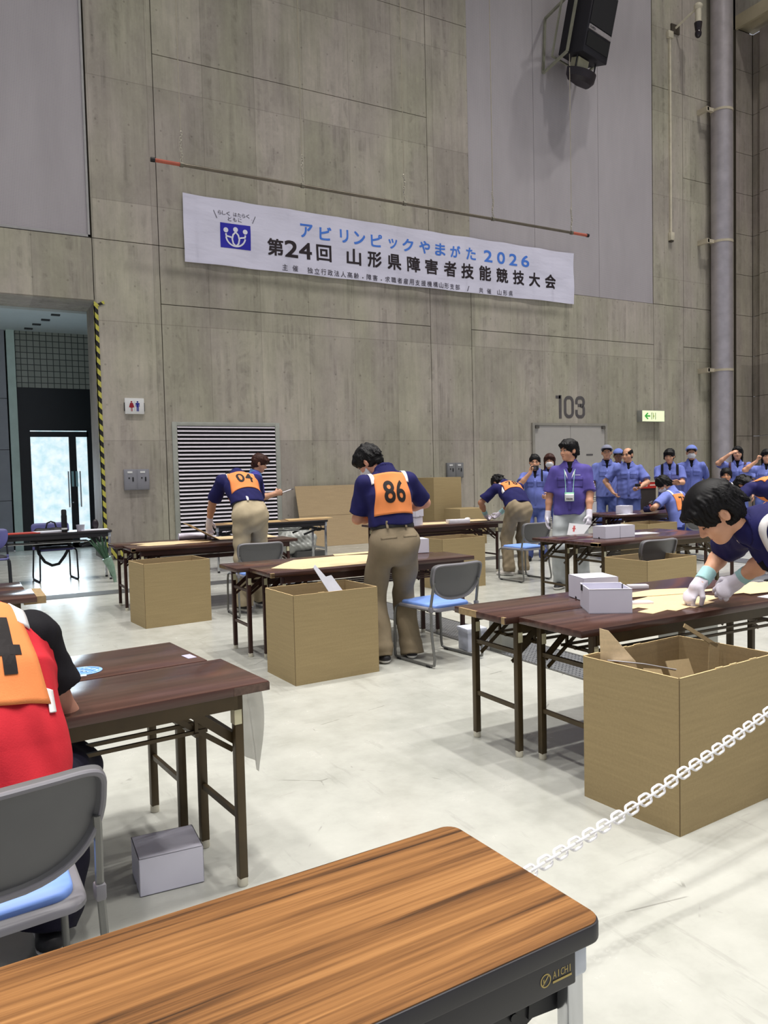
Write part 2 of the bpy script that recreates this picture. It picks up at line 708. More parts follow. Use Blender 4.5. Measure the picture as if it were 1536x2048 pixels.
        d2 = unit(d * 0.9 + t * (0.35 - tc * 0.5) + n * (0.2 + tc * 0.6))
        p2 = p1 + np.array(d2) * 0.036 * sc
        fing += [s_cone(b, p1, 0.0145 * sc * fat + g, 0.0115 * sc * fat + g), s_cone(p1, p2, 0.0115 * sc * fat + g, 0.0092 * sc * fat + g)]
        def f(P):
            m = out[0](P)
            for q in fing:
                m = smin(m, q(P), 0.0045)
            return m
        return f
    def head_sdf(s):
        sc = s.s
        r, f, u, c = s.hr, s.hf, s.hu, s.head
        ax = [r, f, u]
        pt = lambda a, b, d: c + (r * a + f * b + u * d) * sc
        base = U([s_ell(pt(0, -0.012, 0.030), ax, A((0.074, 0.093, 0.085)) * sc),
                  s_ell(pt(0, 0.022, -0.040), ax, A((0.059, 0.068, 0.072)) * sc),
                  s_ell(pt(0, 0.055, -0.092), ax, A((0.030, 0.030, 0.024)) * sc),
                  s_ell(pt(-0.040, 0.050, -0.030), ax, A((0.026, 0.030, 0.028)) * sc),
                  s_ell(pt(0.040, 0.050, -0.030), ax, A((0.026, 0.030, 0.028)) * sc)], 0.03)
        brow = s_cone(pt(-0.034, 0.074, 0.020), pt(0.034, 0.074, 0.020), 0.012 * sc, 0.012 * sc)
        nose = U([s_cone(pt(0, 0.084, 0.004), pt(0, 0.104, -0.030), 0.007 * sc, 0.011 * sc),
                  s_ell(pt(-0.010, 0.096, -0.034), ax, A((0.009, 0.010, 0.008)) * sc),
                  s_ell(pt(0.010, 0.096, -0.034), ax, A((0.009, 0.010, 0.008)) * sc)], 0.008)
        lips = U([s_cone(pt(-0.017, 0.080, -0.062), pt(0.017, 0.080, -0.062), 0.0075 * sc, 0.0075 * sc),
                  s_cone(pt(-0.012, 0.079, -0.073), pt(0.012, 0.079, -0.073), 0.0075 * sc, 0.0075 * sc)], 0.003)
        ears = [s_ell(pt(e * 0.080, -0.010, -0.008), [r * 0.94 + f * 0.34 * e, f * 0.94 - r * 0.34 * e, u], A((0.010, 0.020, 0.032)) * sc) for e in (-1, 1)]
        conch = [s_ell(pt(e * 0.091, -0.004, -0.006), ax, A((0.008, 0.011, 0.018)) * sc) for e in (-1, 1)]
        eyes = [s_ell(pt(e * 0.033, 0.098, 0.000), ax, A((0.017, 0.016, 0.011)) * sc) for e in (-1, 1)]
        def h(P):
            d = smin(base(P), brow(P), 0.015)
            for e in eyes:
                d = smax(d, -e(P), 0.010)
            d = smin(d, nose(P), 0.010)
            d = smin(d, lips(P), 0.006)
            for e, cc in zip(ears, conch):
                d = smin(d, smax(e(P), -cc(P), 0.004), 0.007)
            return d
        return h
    def body_sdf(s):
        sc, g = s.s, s.g
        F = []
        torso = U([s_cone(s.pel - s.pu * 0.04 * sc, s.waist, 0.150 * sc * g, 0.128 * sc * g, s.pf, 0.7),
                   s_cone(s.waist, s.chest, 0.128 * sc * g, 0.145 * sc * g, s.cf, 0.7),
                   s_cone(s.chest, s.nb - s.cu * 0.05 * sc, 0.145 * sc * g, 0.085 * sc, s.cf, 0.72),
                   s_cone(s.nb - s.cu * 0.03, s.S['l'], 0.042 * sc, 0.042 * sc), s_cone(s.nb - s.cu * 0.03, s.S['r'], 0.042 * sc, 0.042 * sc)], 0.04)
        neck = s_cone(s.nb - s.cu * 0.05 * sc, s.head - s.hu * 0.035 * sc - s.hf * 0.022 * sc, 0.060 * sc, 0.051 * sc)
        hd = s.head_sdf()
        arms = [U([s_cone(s.S[k], s.E[k], 0.050 * sc, 0.039 * sc),
                   s_cone(s.E[k], s.E[k] + (s.W[k] - s.E[k]) * 0.35, 0.039 * sc, 0.040 * sc),
                   s_cone(s.E[k] + (s.W[k] - s.E[k]) * 0.35, s.W[k], 0.040 * sc, 0.0265 * sc)], 0.02) for k in 'lr']
        hands = [s.hand_sdf(k) for k in 'lr']
        legs = [U([s_cone(s.H[k], s.K[k], 0.082 * sc * g, 0.052 * sc), s_cone(s.K[k], s.K[k] + (s.An[k] - s.K[k]) * 0.35, 0.052 * sc, 0.054 * sc),
                   s_cone(s.K[k] + (s.An[k] - s.K[k]) * 0.35, s.An[k], 0.054 * sc, 0.036 * sc), s.foot_sdf(k, -0.008)], 0.02) for k in 'lr']
        def f(P):
            d = torso(P)
            d = smin(d, neck(P), 0.03)
            d = smin(d, hd(P), 0.018)
            for a, hh in zip(arms, hands):
                d = smin(d, smin(a(P), hh(P), 0.015), 0.03)
            for l in legs:
                d = smin(d, l(P), 0.03)
            return d
        return f
    def foot_dirs(s, k):
        y = R(s.fy[k])
        f = np.array([-math.sin(y), math.cos(y), 0])
        t = R(s.ftilt[k])
        return f * math.cos(t) + np.array([0, 0, -math.sin(t)]), np.array([math.cos(y), math.sin(y), 0])
    def foot_sdf(s, k, g=0.0):
        sc = s.s
        f, r = s.foot_dirs(k)
        u = np.cross(r, f)
        a = s.An[k]
        p = lambda x, y, z: a + (r * x + f * y + u * z) * sc
        sd = U([s_cone(p(0, -0.045, -0.048), p(0, 0.09, -0.055), 0.036 * sc + g, 0.040 * sc + g, u, 0.85),
                s_cone(p(0, 0.08, -0.058), p(0.004, 0.155, -0.062), 0.043 * sc + g, 0.034 * sc + g, u, 0.62),
                s_cone(p(0, 0, 0.01), p(0, 0.07, -0.040), 0.034 * sc + g, 0.030 * sc + g)], 0.025)
        return I(sd, s_plane(p(0, 0, -0.083), -u), 0.004)
    def bounds(s, pts, pad):
        a = np.array(pts)
        return a.min(0) - pad, a.max(0) + pad

def person(label, loc, facing, rig, look, h=0.008, group=None):
    """facing = world direction (dx, dy) the figure looks along with its chest; look = clothing dictionary"""
    rz = math.atan2(-facing[0], facing[1])
    root = thing('person', label, 'person', (loc[0], loc[1], loc[2] if len(loc) > 2 else 0), rz, group)
    s, sc, g = rig, rig.s, rig.g
    skin = mat('skin_' + str(look.get('skin', (205, 155, 125))), look.get('skin', (205, 155, 125)), 0.55, var=0.05, vscale=14)
    allp = [s.pel, s.chest, s.nb, s.head] + [x[k] for x in (s.S, s.E, s.W, s.H, s.K, s.An) for k in 'lr']
    lo, hi = s.bounds(allp, 0.24 * sc)
    lo[2] = max(lo[2], -0.01)
    # body (shoulder caps and trunk lie under the clothes)
    sdf_object('body', s.body_sdf(), lo, hi, look.get('hb', h), skin, root)
    # ---- shirt
    sw = look.get('shirt_w', 1.0)
    bel = look.get('belly', 0.0)
    sl = look.get('sleeve', 0.80)
    loose = 0.022 if look.get('hem', -0.07) < 0.04 else 0.0
    T = [s_cone(s.pel - s.pu * 0.10 * sc, s.waist, (0.172 * g + loose) * sc * sw, (0.158 * g + loose * 0.8) * sc * sw, s.pf, 0.74 + loose * 3),
         s_cone(s.waist, s.chest, 0.158 * g * sc * sw, 0.170 * g * sc * sw, s.cf, 0.74),
         s_cone(s.chest, s.nb - s.cu * 0.045 * sc, 0.170 * g * sc * sw, 0.105 * sc, s.cf, 0.76),
         s_cone(s.nb - s.cu * 0.035 * sc, s.S['l'] - s.cu * 0.006, 0.060 * sc, 0.058 * sc),
         s_cone(s.nb - s.cu * 0.035 * sc, s.S['r'] - s.cu * 0.006, 0.060 * sc, 0.058 * sc),
         s_cone(s.nb - s.cu * 0.03 * sc, s.nb + s.cu * 0.012 * sc, 0.085 * sc, 0.066 * sc)]
    if bel:
        T.append(s_ell(s.waist + s.pf * 0.055 * sc, [s.pr, s.pf, s.pu], A((0.15, 0.10 + bel, 0.15)) * sc))
    tor = U(T, 0.045)
    hem = s.pel + s.wu * look.get('hem', -0.07) * sc
    tor = I(tor, s_plane(hem, -np.array(s.pu)), 0.006)
    parts = []
    for k in 'lr':
        e = s.S[k] + (s.E[k] - s.S[k]) * sl
        c = s_cone(s.S[k], e + (e - s.S[k]) * 0.25, 0.063 * sc, 0.077 * sc * look.get('slw', 1.0))
        parts.append(I(c, s_plane(e, e - s.S[k]), 0.004))
    def shirt_f(P):
        d = tor(P)
        for q in parts:
            d = smin(d, q(P), 0.035)
        return d
    shirt_f2 = rumple(shirt_f, look.get('fold', 0.006), 14, seed=int(abs(loc[0]) * 100) % 97, stretch=(1.2, 1.0, 0.7))
    if look.get('open', False):   # open neck, wedge cut out of the front
        wdg = s_cone(s.nb + s.cf * 0.10 * sc + s.cu * 0.05, s.nb + s.cf * 0.09 * sc - s.cu * look.get('vdepth', 0.10) * sc, 0.055 * sc, 0.006, s.cf, 1.9)
        shirt_f2 = S(shirt_f2, wdg, 0.003)
    slo, shi = s.bounds([s.pel - s.pu * 0.1, s.chest, s.nb] + [s.S[k] for k in 'lr'] + [s.S[k] + (s.E[k] - s.S[k]) * sl for k in 'lr'], 0.23 * sc)
    shirt, (SV, SF) = sdf_object('shirt', shirt_f2, slo, shi, look.get('hs', h), look['shirt'], root)
    bvh = BVHTree.FromPolygons([tuple(map(float, v)) for v in SV], [tuple(map(int, f)) for f in SF])
    fr = dict(root=root, bvh=bvh, o=s.chest, r=s.cr, f=s.cf, u=s.cu, sc=sc, rig=s)
    if look.get('tee'):
        sdf_object('undershirt', U([s_cone(s.nb - s.cu * 0.14 * sc + s.cf * 0.012, s.nb + s.cu * 0.000 * sc + s.cf * 0.006, 0.110 * sc, 0.070 * sc, s.cf, 0.86)], 0.02),
                   *s.bounds([s.nb, s.nb - s.cu * 0.14], 0.14), h, look['tee'], root)
    if look.get('collar'):
        a, b = s.nb - s.cu * 0.035 * sc, s.nb + s.cu * 0.046 * sc + (s.neck - s.nb) * 0.1
        col = S(s_cone(a, b, 0.104 * sc, 0.077 * sc), s_cone(a - s.cu * 0.02, b + s.cu * 0.03, 0.094 * sc, 0.062 * sc), 0.003)
        col = I(col, s_plane(b, s.cu * 1.0 + s.cf * 0.35), 0.004)
        col = I(col, s_plane(a - s.cu * 0.012 * sc, -np.array(s.cu)), 0.004)
        col = S(col, s_cone(s.nb + s.cf * 0.11 * sc + s.cu * 0.07, s.nb + s.cf * 0.10 * sc - s.cu * 0.07, 0.050 * sc, 0.008, s.cf, 1.8), 0.004)
        sdf_object('collar', col, *s.bounds([a, b], 0.13 * sc), min(h, 0.006), look['collar'], root)
    # ---- trousers
    if look.get('trousers'):
        hips = U([s_cone(s.pel - s.pu * 0.05 * sc, s.waist - s.wu * 0.03 * sc, 0.166 * sc * g, 0.150 * sc * g, s.pf, 0.74),
                  s_ell(s.pel - s.pf * 0.045 * sc - s.pr * 0.07 * sc - s.pu * 0.04 * sc, [s.pr, s.pf, s.pu], A((0.084, 0.086, 0.115)) * sc * g),
                  s_ell(s.pel - s.pf * 0.045 * sc + s.pr * 0.07 * sc - s.pu * 0.04 * sc, [s.pr, s.pf, s.pu], A((0.084, 0.086, 0.115)) * sc * g)], 0.03)
        wt = s.pel + s.wu * look.get('waistline', 0.085) * sc
        hips = I(hips, s_plane(wt, s.wu), 0.004)
        L = []
        tw = look.get('leg_w', 1.0)
        for k in 'lr':
            m = s.K[k]
            an = s.An[k]
            kd = unit(an - m)
            endp = an + kd * look.get('leg_end', 0.035) * sc
            lg = U([s_cone(s.H[k], m, 0.093 * sc * g * tw, 0.077 * sc * tw), s_cone(m, endp, 0.077 * sc * tw, 0.074 * sc * tw),
                    s_ell(an - kd * 0.03 * sc, [np.array([1, 0, 0]), np.array([0, 1, 0]), np.array([0, 0, 1])], A((0.074, 0.080, 0.05)) * sc * tw)], 0.025)
            L.append(I(lg, s_plane(endp, kd), 0.005))
        def tro(P):
            d = hips(P)
            a, b = L[0](P), L[1](P)
            return smin(d, smin(a, b, 0.012), 0.035)
        tro2 = rumple(tro, look.get('tfold', 0.009), 11, seed=3 + int(abs(loc[1]) * 77) % 91, stretch=(0.8, 1.0, 1.3))
        tlo, thi = s.bounds([s.pel, s.waist] + [x[k] for x in (s.H, s.K, s.An) for k in 'lr'], 0.20 * sc)
        tlo[2] = max(tlo[2], 0.002)
        tr, (TV, TF) = sdf_object('trousers', tro2, tlo, thi, look.get('ht', h), look['trousers'], root)
        fr['tbvh'] = BVHTree.FromPolygons([tuple(map(float, v)) for v in TV], [tuple(map(int, f)) for f in TF])
        if look.get('belt'):
            bc = s.pel + s.wu * (look.get('waistline', 0.085) - 0.012) * sc
            bf = U([s_cone(s.pel - s.pu * 0.05 * sc, s.waist + s.wu * 0.05 * sc, 0.174 * sc * g, 0.158 * sc * g, s.pf, 0.74)], 0.01)
            bf = I(I(bf, s_plane(bc + s.wu * 0.017, s.wu), 0.003), s_plane(bc - s.wu * 0.017, -np.array(s.wu)), 0.003)
            sdf_object('belt', bf, *s.bounds([s.pel, s.waist], 0.22 * sc), min(h, 0.007), look['belt'], root)
    # ---- shoes
    if look.get('shoes'):
        for k in 'lr':
            f_, r_ = s.foot_dirs(k)
            u_ = np.cross(r_, f_)
            fo = s.foot_sdf(k, 0.006)
            b0 = s.An[k] - u_ * 0.058 * sc
            blo, bhi = s.bounds([s.An[k] - f_ * 0.05, s.An[k] + f_ * 0.2, s.An[k] - u_ * 0.08], 0.07 * sc)
            if s.ftilt[k] == 0:
                blo[2] = max(blo[2], -0.004)
            ob, _ = sdf_object('shoe', I(fo, s_plane(b0, -u_), 0.003), blo, bhi, min(h, 0.007), look['shoes'], root)
            if ob:
                sdf_object('sole', I(infl(fo, 0.003), s_plane(b0, u_), 0.003), blo, bhi, min(h, 0.007), look.get('sole', look['shoes']), ob)
    # ---- hair
    c, hr, hf, hu = s.head, s.hr, s.hf, s.hu
    pt = lambda a, b, d: c + (hr * a + hf * b + hu * d) * sc
    ax = [hr, hf, hu]
    hm = look.get('hair', mat('hair_black', (13, 11, 13), 0.6, var=0.4, vscale=40, spec=0.22))
    st = look.get('hairstyle', 'short')
    hlo, hhi = s.bounds([c], 0.17 * sc)
    if st != 'none':
        vol = look.get('hvol', 0.018)
        capv = 0.006 if look.get('cap') else vol
        cap = U([s_ell(pt(0, -0.012, 0.038), ax, A((0.074 + capv, 0.093 + capv, 0.086 + capv)) * sc),
                 s_ell(pt(0, -0.042, -0.022), ax, A((0.064 + capv * 0.8, 0.050 + capv * 0.8, 0.062)) * sc)], 0.03)
        fl = look.get('hairline', 0.058)      # height of the front hairline
        face = U([s_ell(pt(0, 0.125, fl - 0.120), ax, A((0.074, 0.095, 0.120)) * sc), s_ell(pt(0, 0.07, -0.09), ax, A((0.078, 0.075, 0.085)) * sc)], 0.02)
        sideb = U([s_ell(pt(e * 0.090, 0.035, -0.075), ax, A((0.045, 0.050, 0.060)) * sc) for e in (-1, 1)], 0.01)
        eg = look.get('ear', 1.0)
        earc = U([s_ell(pt(e * 0.095, -0.006, -0.020), ax, A((0.040, 0.023 * eg, 0.032 * eg)) * sc) for e in (-1, 1)] + [s_cone(pt(e * 0.104, -0.002, -0.022), pt(e * 0.100, 0.020, -0.10), 0.026 * eg * sc, 0.034 * eg * sc) for e in (-1, 1)], 0.01)
        nape = s_plane(pt(0, -0.04, look.get('nape', -0.088)), -(hu + hf * 0.30))
        hair = I(S(S(S(cap, face, 0.012), sideb, 0.008), earc, 0.008), nape, 0.018)
        locks = []
        rs = np.random.RandomState(int(abs(loc[0] * 31 + loc[1] * 17) * 10) % 1000)
        if st in ('fringe', 'long'):
            for i in range(11):
                t = (i - 5) / 5.0
                zf = look.get('fringe', 0.028) + rs.uniform(-0.012, 0.012)
                a = pt(t * 0.050, 0.052 - abs(t) * 0.016, 0.112 - abs(t) * 0.02)
                m_ = pt(t * 0.068, 0.094 + capv * 0.4 - abs(t) * 0.034, 0.076 - abs(t) * 0.012)
                b = pt(t * 0.072 + rs.uniform(-0.012, 0.012), 0.098 - abs(t) * 0.034, zf)
                locks += [s_cone(a, m_, 0.019 * sc, 0.016 * sc), s_cone(m_, b, 0.016 * sc, 0.004 * sc)]
        if st in ('short', 'fringe') and not look.get('cap'):
            for i in range(34):
                th = rs.uniform(-2.75, 2.75)
                z = rs.uniform(-0.02, 0.125)
                rr_ = math.sqrt(max(0.05, 1 - ((z - 0.036) / (0.088 + vol)) ** 2))
                if -math.cos(th) > 0.30 and z < 0.075:
                    continue
                if look.get('ear', 1) > 1.1 and abs(th) > 0.85 and z < 0.075:
                    continue
                dx = rs.uniform(-0.25, 0.25)
                p0 = pt(math.sin(th) * (0.070 + vol) * rr_, -0.014 - math.cos(th) * (0.088 + vol) * rr_, z)
                p1 = pt(math.sin(th + dx) * (0.078 + vol) * min(1, rr_ + 0.12), -0.014 - math.cos(th + dx) * (0.094 + vol) * min(1, rr_ + 0.12), z - 0.055)
                locks.append(s_cone(p0, p1, 0.012 * sc, 0.005 * sc))
            for i in range(9):      # uneven ends at the nape and over the ears
                th = (i - 4) / 4 * 0.85
                locks.append(s_cone(pt(math.sin(th) * 0.062, -0.036 - math.cos(th) * 0.052, -0.055), pt(math.sin(th) * 0.060, -0.030 - math.cos(th) * 0.052, look.get('nape', -0.088) - rs.uniform(0.002, 0.016)), 0.014 * sc, 0.004 * sc))
        if st == 'long':
            for e in (-1, 1):
                for q in range(4):
                    locks.append(s_cone(pt(e * (0.070 - q * 0.010), -0.01 - q * 0.022, 0.04), pt(e * (0.078 - q * 0.008), 0.015 - q * 0.028, -0.15 - 0.02 * q), 0.030 * sc, 0.012 * sc))
            hlo = hlo - 0.10
        if st == 'bald':
            hair = S(hair, s_ell(pt(0, 0.02, 0.10), ax, A((0.064, 0.115, 0.075)) * sc), 0.01)
        def hair_f(P):
            d = hair(P)
            for q in locks:
                d = smin(d, q(P), 0.012)
            p = (P - A(c))
            a, b, e = p @ A(hr), p @ A(hf), p @ A(hu)
            ph = np.arctan2(a, b + 0.03)
            fade = np.clip((0.14 - e) * 14, 0, 1)
            return d + (0.0026 * np.sin(ph * 37 + 3 * np.sin(e * 55 + a * 30)) + 0.0018 * np.sin(ph * 83 + 4 * np.sin(e * 41 - b * 25))) * fade
        sdf_object('hair', hair_f, hlo, hhi, look.get('hh', min(h, 0.006)), hm, root, relax=1)
    if look.get('cap'):
        dome = I(s_ell(pt(0, -0.012, 0.040), ax, A((0.096, 0.112, 0.095)) * sc), s_plane(pt(0, 0, 0.040), -(hu - hf * 0.12)), 0.004)
        ob, _ = sdf_object('cap', dome, hlo, hhi, min(h, 0.006), look['cap'], root)
        brim = I(I(s_ell(pt(0, 0.085, 0.040), ax, A((0.082, 0.085, 0.05)) * sc), s_plane(pt(0, 0, 0.052), hu - hf * 0.1), 0.003), s_plane(pt(0, 0, 0.040), -(hu - hf * 0.1)), 0.003)
        sdf_object('brim', brim, hlo - 0.03, hhi + 0.03, 0.005, look.get('brim', look['cap']), ob)
    if look.get('mask'):
        mk = infl(U([s_ell(pt(0, 0.030, -0.045), ax, A((0.062, 0.075, 0.062)) * sc), s_cone(pt(0, 0.085, -0.005), pt(0, 0.10, -0.035), 0.009 * sc, 0.016 * sc)], 0.03), 0.007)
        mk = I(I(mk, s_plane(pt(0, 0.05, -0.008), hu + hf * 0.1), 0.004), s_plane(pt(0, 0.018, 0), -hf - hu * 0.1), 0.004)
        sdf_object('face_mask', mk, hlo, hhi, 0.005, look['mask'], root)
    # ---- face details
    if look.get('face', True):
        ew = mat('eye_white', (225, 222, 218), 0.3)
        ed = mat('eye_dark', (30, 22, 18), 0.25)
        fm = Matrix((hr, hf, hu)).transposed()
        for e in (-1, 1):
            if look.get('closed'):
                MB().tube([pt(e * 0.017, 0.0815, -0.003), pt(e * 0.033, 0.0870, -0.0055), pt(e * 0.049, 0.0770, -0.002)], 0.0024 * sc, 6).build('eyelid', ed, root, smooth=True)
            elif look.get('eyes', True):
                ob = MB().ball(pt(e * 0.033, 0.0785, 0.000), (0.0135 * sc, 0.0095 * sc, 0.0055 * sc), 14, 8, fm).build('eye', ew, root, smooth=True)
                MB().ball(pt(e * 0.033 + look.get('gaze', 0) * 0.004, 0.0845, 0.000), (0.0055 * sc, 0.0045 * sc, 0.0052 * sc), 12, 8, fm).build('iris', ed, ob, smooth=True)
                MB().tube([pt(e * 0.018, 0.0835, 0.002), pt(e * 0.033, 0.0885, 0.0075), pt(e * 0.049, 0.0785, 0.001)], 0.0022 * sc, 6).build('eyelid', ed, root, smooth=True)
            if not look.get('cap'):
                MB().tube([pt(e * 0.015, 0.0875, 0.0215), pt(e * 0.032, 0.0875, 0.027), pt(e * 0.052, 0.0725, 0.0215)], [0.004 * sc, 0.0045 * sc, 0.002 * sc], 8).build('eyebrow', hm, root, smooth=True)
        if not look.get('mask'):
            lipm = mat('lips', (168, 96, 88), 0.5)
            w_ = look.get('smile', 0.0)
            MB().tube([pt(-0.024 - 0.006 * w_, 0.076 - 0.005 * w_, -0.066 + 0.008 * w_), pt(-0.010, 0.0865, -0.0675), pt(0.010, 0.0865, -0.0675), pt(0.024 + 0.006 * w_, 0.076 - 0.005 * w_, -0.066 + 0.008 * w_)], 0.0038 * sc, 8, flat=1.2).build('mouth', lipm, root, smooth=True)
    # ---- gloves
    for k in 'lr':
        gm = look.get('glove_' + k) or look.get('gloves')
        if gm:
            d = np.array(s.hand[k][0], float)
            fd = unit(s.W[k] - s.E[k])
            gl = U([s.hand_sdf(k, 0.0016, look.get('gfat', 1.02)), s_cone(s.W[k] - fd * 0.05 * sc, s.W[k] + d * 0.03, 0.0340 * sc, 0.0345 * sc)], 0.014)
            glo, ghi = s.bounds([s.W[k] - fd * 0.06, s.W[k] + d * 0.1], 0.115 * sc)
            ob, _ = sdf_object('glove', gl, glo, ghi, look.get('hg', min(h, 0.005)), gm, root)
            if look.get('cuff'):
                cf = S(s_cone(s.W[k] - fd * 0.105 * sc, s.W[k] - fd * 0.005 * sc, 0.0375 * sc, 0.0365 * sc), s_cone(s.W[k] - fd * 0.2 * sc, s.W[k] + fd * 0.1, 0.030 * sc, 0.026 * sc), 0.002)
                cf = I(I(cf, s_plane(s.W[k] - fd * 0.085 * sc, -np.array(fd)), 0.003), s_plane(s.W[k] - fd * 0.012 * sc, fd), 0.003)
                sdf_object('cuff', cf, glo - 0.06, ghi + 0.06, 0.005, look['cuff'], ob)
    return fr

# ---- cloth laid over a shirt: panels, straps, numbers
def drape(fr, pts, back=True, off=0.006, key='bvh', o=None):
    """project (r,u) chest-frame points on to the shirt, from behind or from the front"""
    sg = -1.0 if back else 1.0
    o = fr['o'] if o is None else o
    r, f, u = fr['r'], fr['f'], fr['u']
    res = []
    lastd = 0.12
    for a, b in pts:
        st = Vector(o + (r * a + u * b) * fr['sc'] + f * sg * 0.6)
        hit = fr[key].ray_cast(st, Vector(-f * sg), 0.75)
        if hit[0] is not None:
            res.append((hit[0], off))
        else:
            res.append((st - Vector(f * sg) * 0.5, off))
    return [p + Vector(f * sg) * q for p, q in res]
def grid_mesh(name, P, nu, nv, m, parent, thick=0.004, smooth_it=3, out=None):
    P = [Vector(p) for p in P]
    for _ in range(smooth_it):
        Q = [p.copy() for p in P]
        for i in range(nu):
            for j in range(nv):
                if 0 < i < nu - 1 and 0 < j < nv - 1:
                    Q[i * nv + j] = P[i * nv + j] * 0.5 + (P[(i - 1) * nv + j] + P[(i + 1) * nv + j] + P[i * nv + j - 1] + P[i * nv + j + 1]) * 0.125
                elif 0 < j < nv - 1:
                    Q[i * nv + j] = P[i * nv + j] * 0.5 + (P[i * nv + j - 1] + P[i * nv + j + 1]) * 0.25
                elif 0 < i < nu - 1:
                    Q[i * nv + j] = P[i * nv + j] * 0.5 + (P[(i - 1) * nv + j] + P[(i + 1) * nv + j]) * 0.25
        P = Q
    fs = [(i * nv + j, (i + 1) * nv + j, (i + 1) * nv + j + 1, i * nv + j + 1) for i in range(nu - 1) for j in range(nv - 1)]
    me = bpy.data.meshes.new(name)
    me.from_pydata([tuple(p) for p in P], [], fs)
    bm = bmesh.new()
    bm.from_mesh(me)
    bmesh.ops.recalc_face_normals(bm, faces=bm.faces)
    if out is not None:
        bm.normal_update()
        if sum(f.normal.dot(Vector(out)) for f in bm.faces) < 0:
            bmesh.ops.reverse_faces(bm, faces=bm.faces)
    bmesh.ops.solidify(bm, geom=bm.faces[:], thickness=-thick if False else thick)
    for f in bm.faces:
        f.smooth = True
    bm.to_mesh(me)
    bm.free()
    me.materials.append(m)
    ob = bpy.data.objects.new(name, me)
    COL.objects.link(ob)
    ob.parent = parent
    return ob
def panel(fr, name, m, corners, back=True, n=18, off=0.009, parent=None, key='bvh', o=None, it=3, thick=0.004):
    """quad panel given by four (r,u) corners: lower-left, lower-right, upper-right, upper-left"""
    (a0, b0), (a1, b1), (a2, b2), (a3, b3) = corners
    pts = []
    for i in range(n):
        t = i / (n - 1)
        for j in range(n):
            q = j / (n - 1)
            pts.append(((a0 * (1 - t) + a1 * t) * (1 - q) + (a3 * (1 - t) + a2 * t) * q, (b0 * (1 - t) + b1 * t) * (1 - q) + (b3 * (1 - t) + b2 * t) * q))
    return grid_mesh(name, drape(fr, pts, back, off, key, o), n, n, m, parent or fr['root'], thick, it, fr['f'] * (-1 if back else 1))
def number(fr, text, m, c, h, w, parent, back=True, off=0.015, gap=0.12, bold=0.035):
    """digits laid on the panel, centred at chest-frame c"""
    n = len(text)
    fr = dict(fr)
    fr['num'] = BVHTree.FromPolygons([tuple(v.co) for v in parent.data.vertices], [tuple(p.vertices) for p in parent.data.polygons])
    off = 0.0022
    wd = w / (n + gap * (n - 1))
    x = c[0] - (w / 2 if True else 0)
    sgn = 1
    for i, ch in enumerate(text):
        vs, fs, (x0, x1, y0, y1) = glyph(ch, bold)
        me = bpy.data.meshes.new('number')
        me.from_pydata([tuple(v) for v in vs], [], fs)
        bm = bmesh.new()
        bm.from_mesh(me)
        bmesh.ops.triangulate(bm, faces=bm.faces)
        for _ in range(3):
            le = [e for e in bm.edges if e.calc_length() > 0.12]
            if le:
                bmesh.ops.subdivide_edges(bm, edges=le, cuts=1)
                bmesh.ops.triangulate(bm, faces=bm.faces)
        cx = x + wd / 2 + i * wd * (1 + gap)
        k = 1 if back else -1
        pts = [(((v.co.x - (x0 + x1) / 2) / (x1 - x0) * wd * (0.45 if ch == '1' else 1) + cx) * k, (v.co.y - (y0 + y1) / 2) / (y1 - y0) * h + c[1]) for v in bm.verts]
        P = drape(fr, pts, back, off, 'num')
        for v, p in zip(bm.verts, P):
            v.co = p
        bm.normal_update()
        bmesh.ops.recalc_face_normals(bm, faces=bm.faces)
        bm.normal_update()
        outv = Vector(fr['f'] * (-1 if back else 1))
        if sum(f.normal.dot(outv) for f in bm.faces) < 0:
            bmesh.ops.reverse_faces(bm, faces=bm.faces)
        bm.to_mesh(me)
        bm.free()
        me.materials.append(m)
        ob = bpy.data.objects.new('number', me)
        COL.objects.link(ob)
        ob.parent = parent
def strap(fr, name, m, r0, th0, th1, w=0.03, off=0.008, n=22, uc=0.02, drift=0.0, parent=None):
    """band over the shoulder at chest-frame x = r0; angle 0 = straight back, 90 = up, 180 = front"""
    o, r, f, u = fr['o'], fr['r'], fr['f'], fr['u']
    P = []
    for i in range(n):
        t = i / (n - 1)
        th = R(th0 + (th1 - th0) * t)
        d = -f * math.cos(th) + u * math.sin(th)
        for j in range(3):
            x = r0 + drift * t + (j - 1) * w / 2
            cst = o + (r * x + u * uc) * fr['sc']
            hit = fr['bvh'].ray_cast(Vector(cst + d * 0.55), Vector(-d), 0.6)
            P.append((hit[0] + Vector(d) * off) if hit[0] is not None else Vector(cst + d * 0.15))
    return grid_mesh(name, P, n, 3, m, parent or fr['root'], 0.004, 1)
def bib(fr, num, m_org, m_wht, m_blk, half=0.135, lo=-0.16, hi=0.10, taper=0.88, front=True, straps=True, nw=1.05):
    """sleeveless number bib: back panel, front panel, shoulder straps, side tapes"""
    b = panel(fr, 'bib', m_org, [(-half, lo), (half, lo), (half * taper, hi), (-half * taper, hi)], True, 22)
    if num:
        number(fr, num, m_blk, (0, (lo + hi) / 2 + 0.005), (hi - lo) * 0.54, half * nw, b, bold=0.022)
    if front:
        panel(fr, 'bib_front', m_org, [(-half, lo), (half, lo), (half * 0.8, hi - 0.03), (-half * 0.8, hi - 0.03)], False, 16, parent=b)
    if straps:
        for e in (-1, 1):
            strap(fr, 'shoulder_strap', m_wht, e * half * 0.82, 38, 140, 0.032, parent=b)
    return b
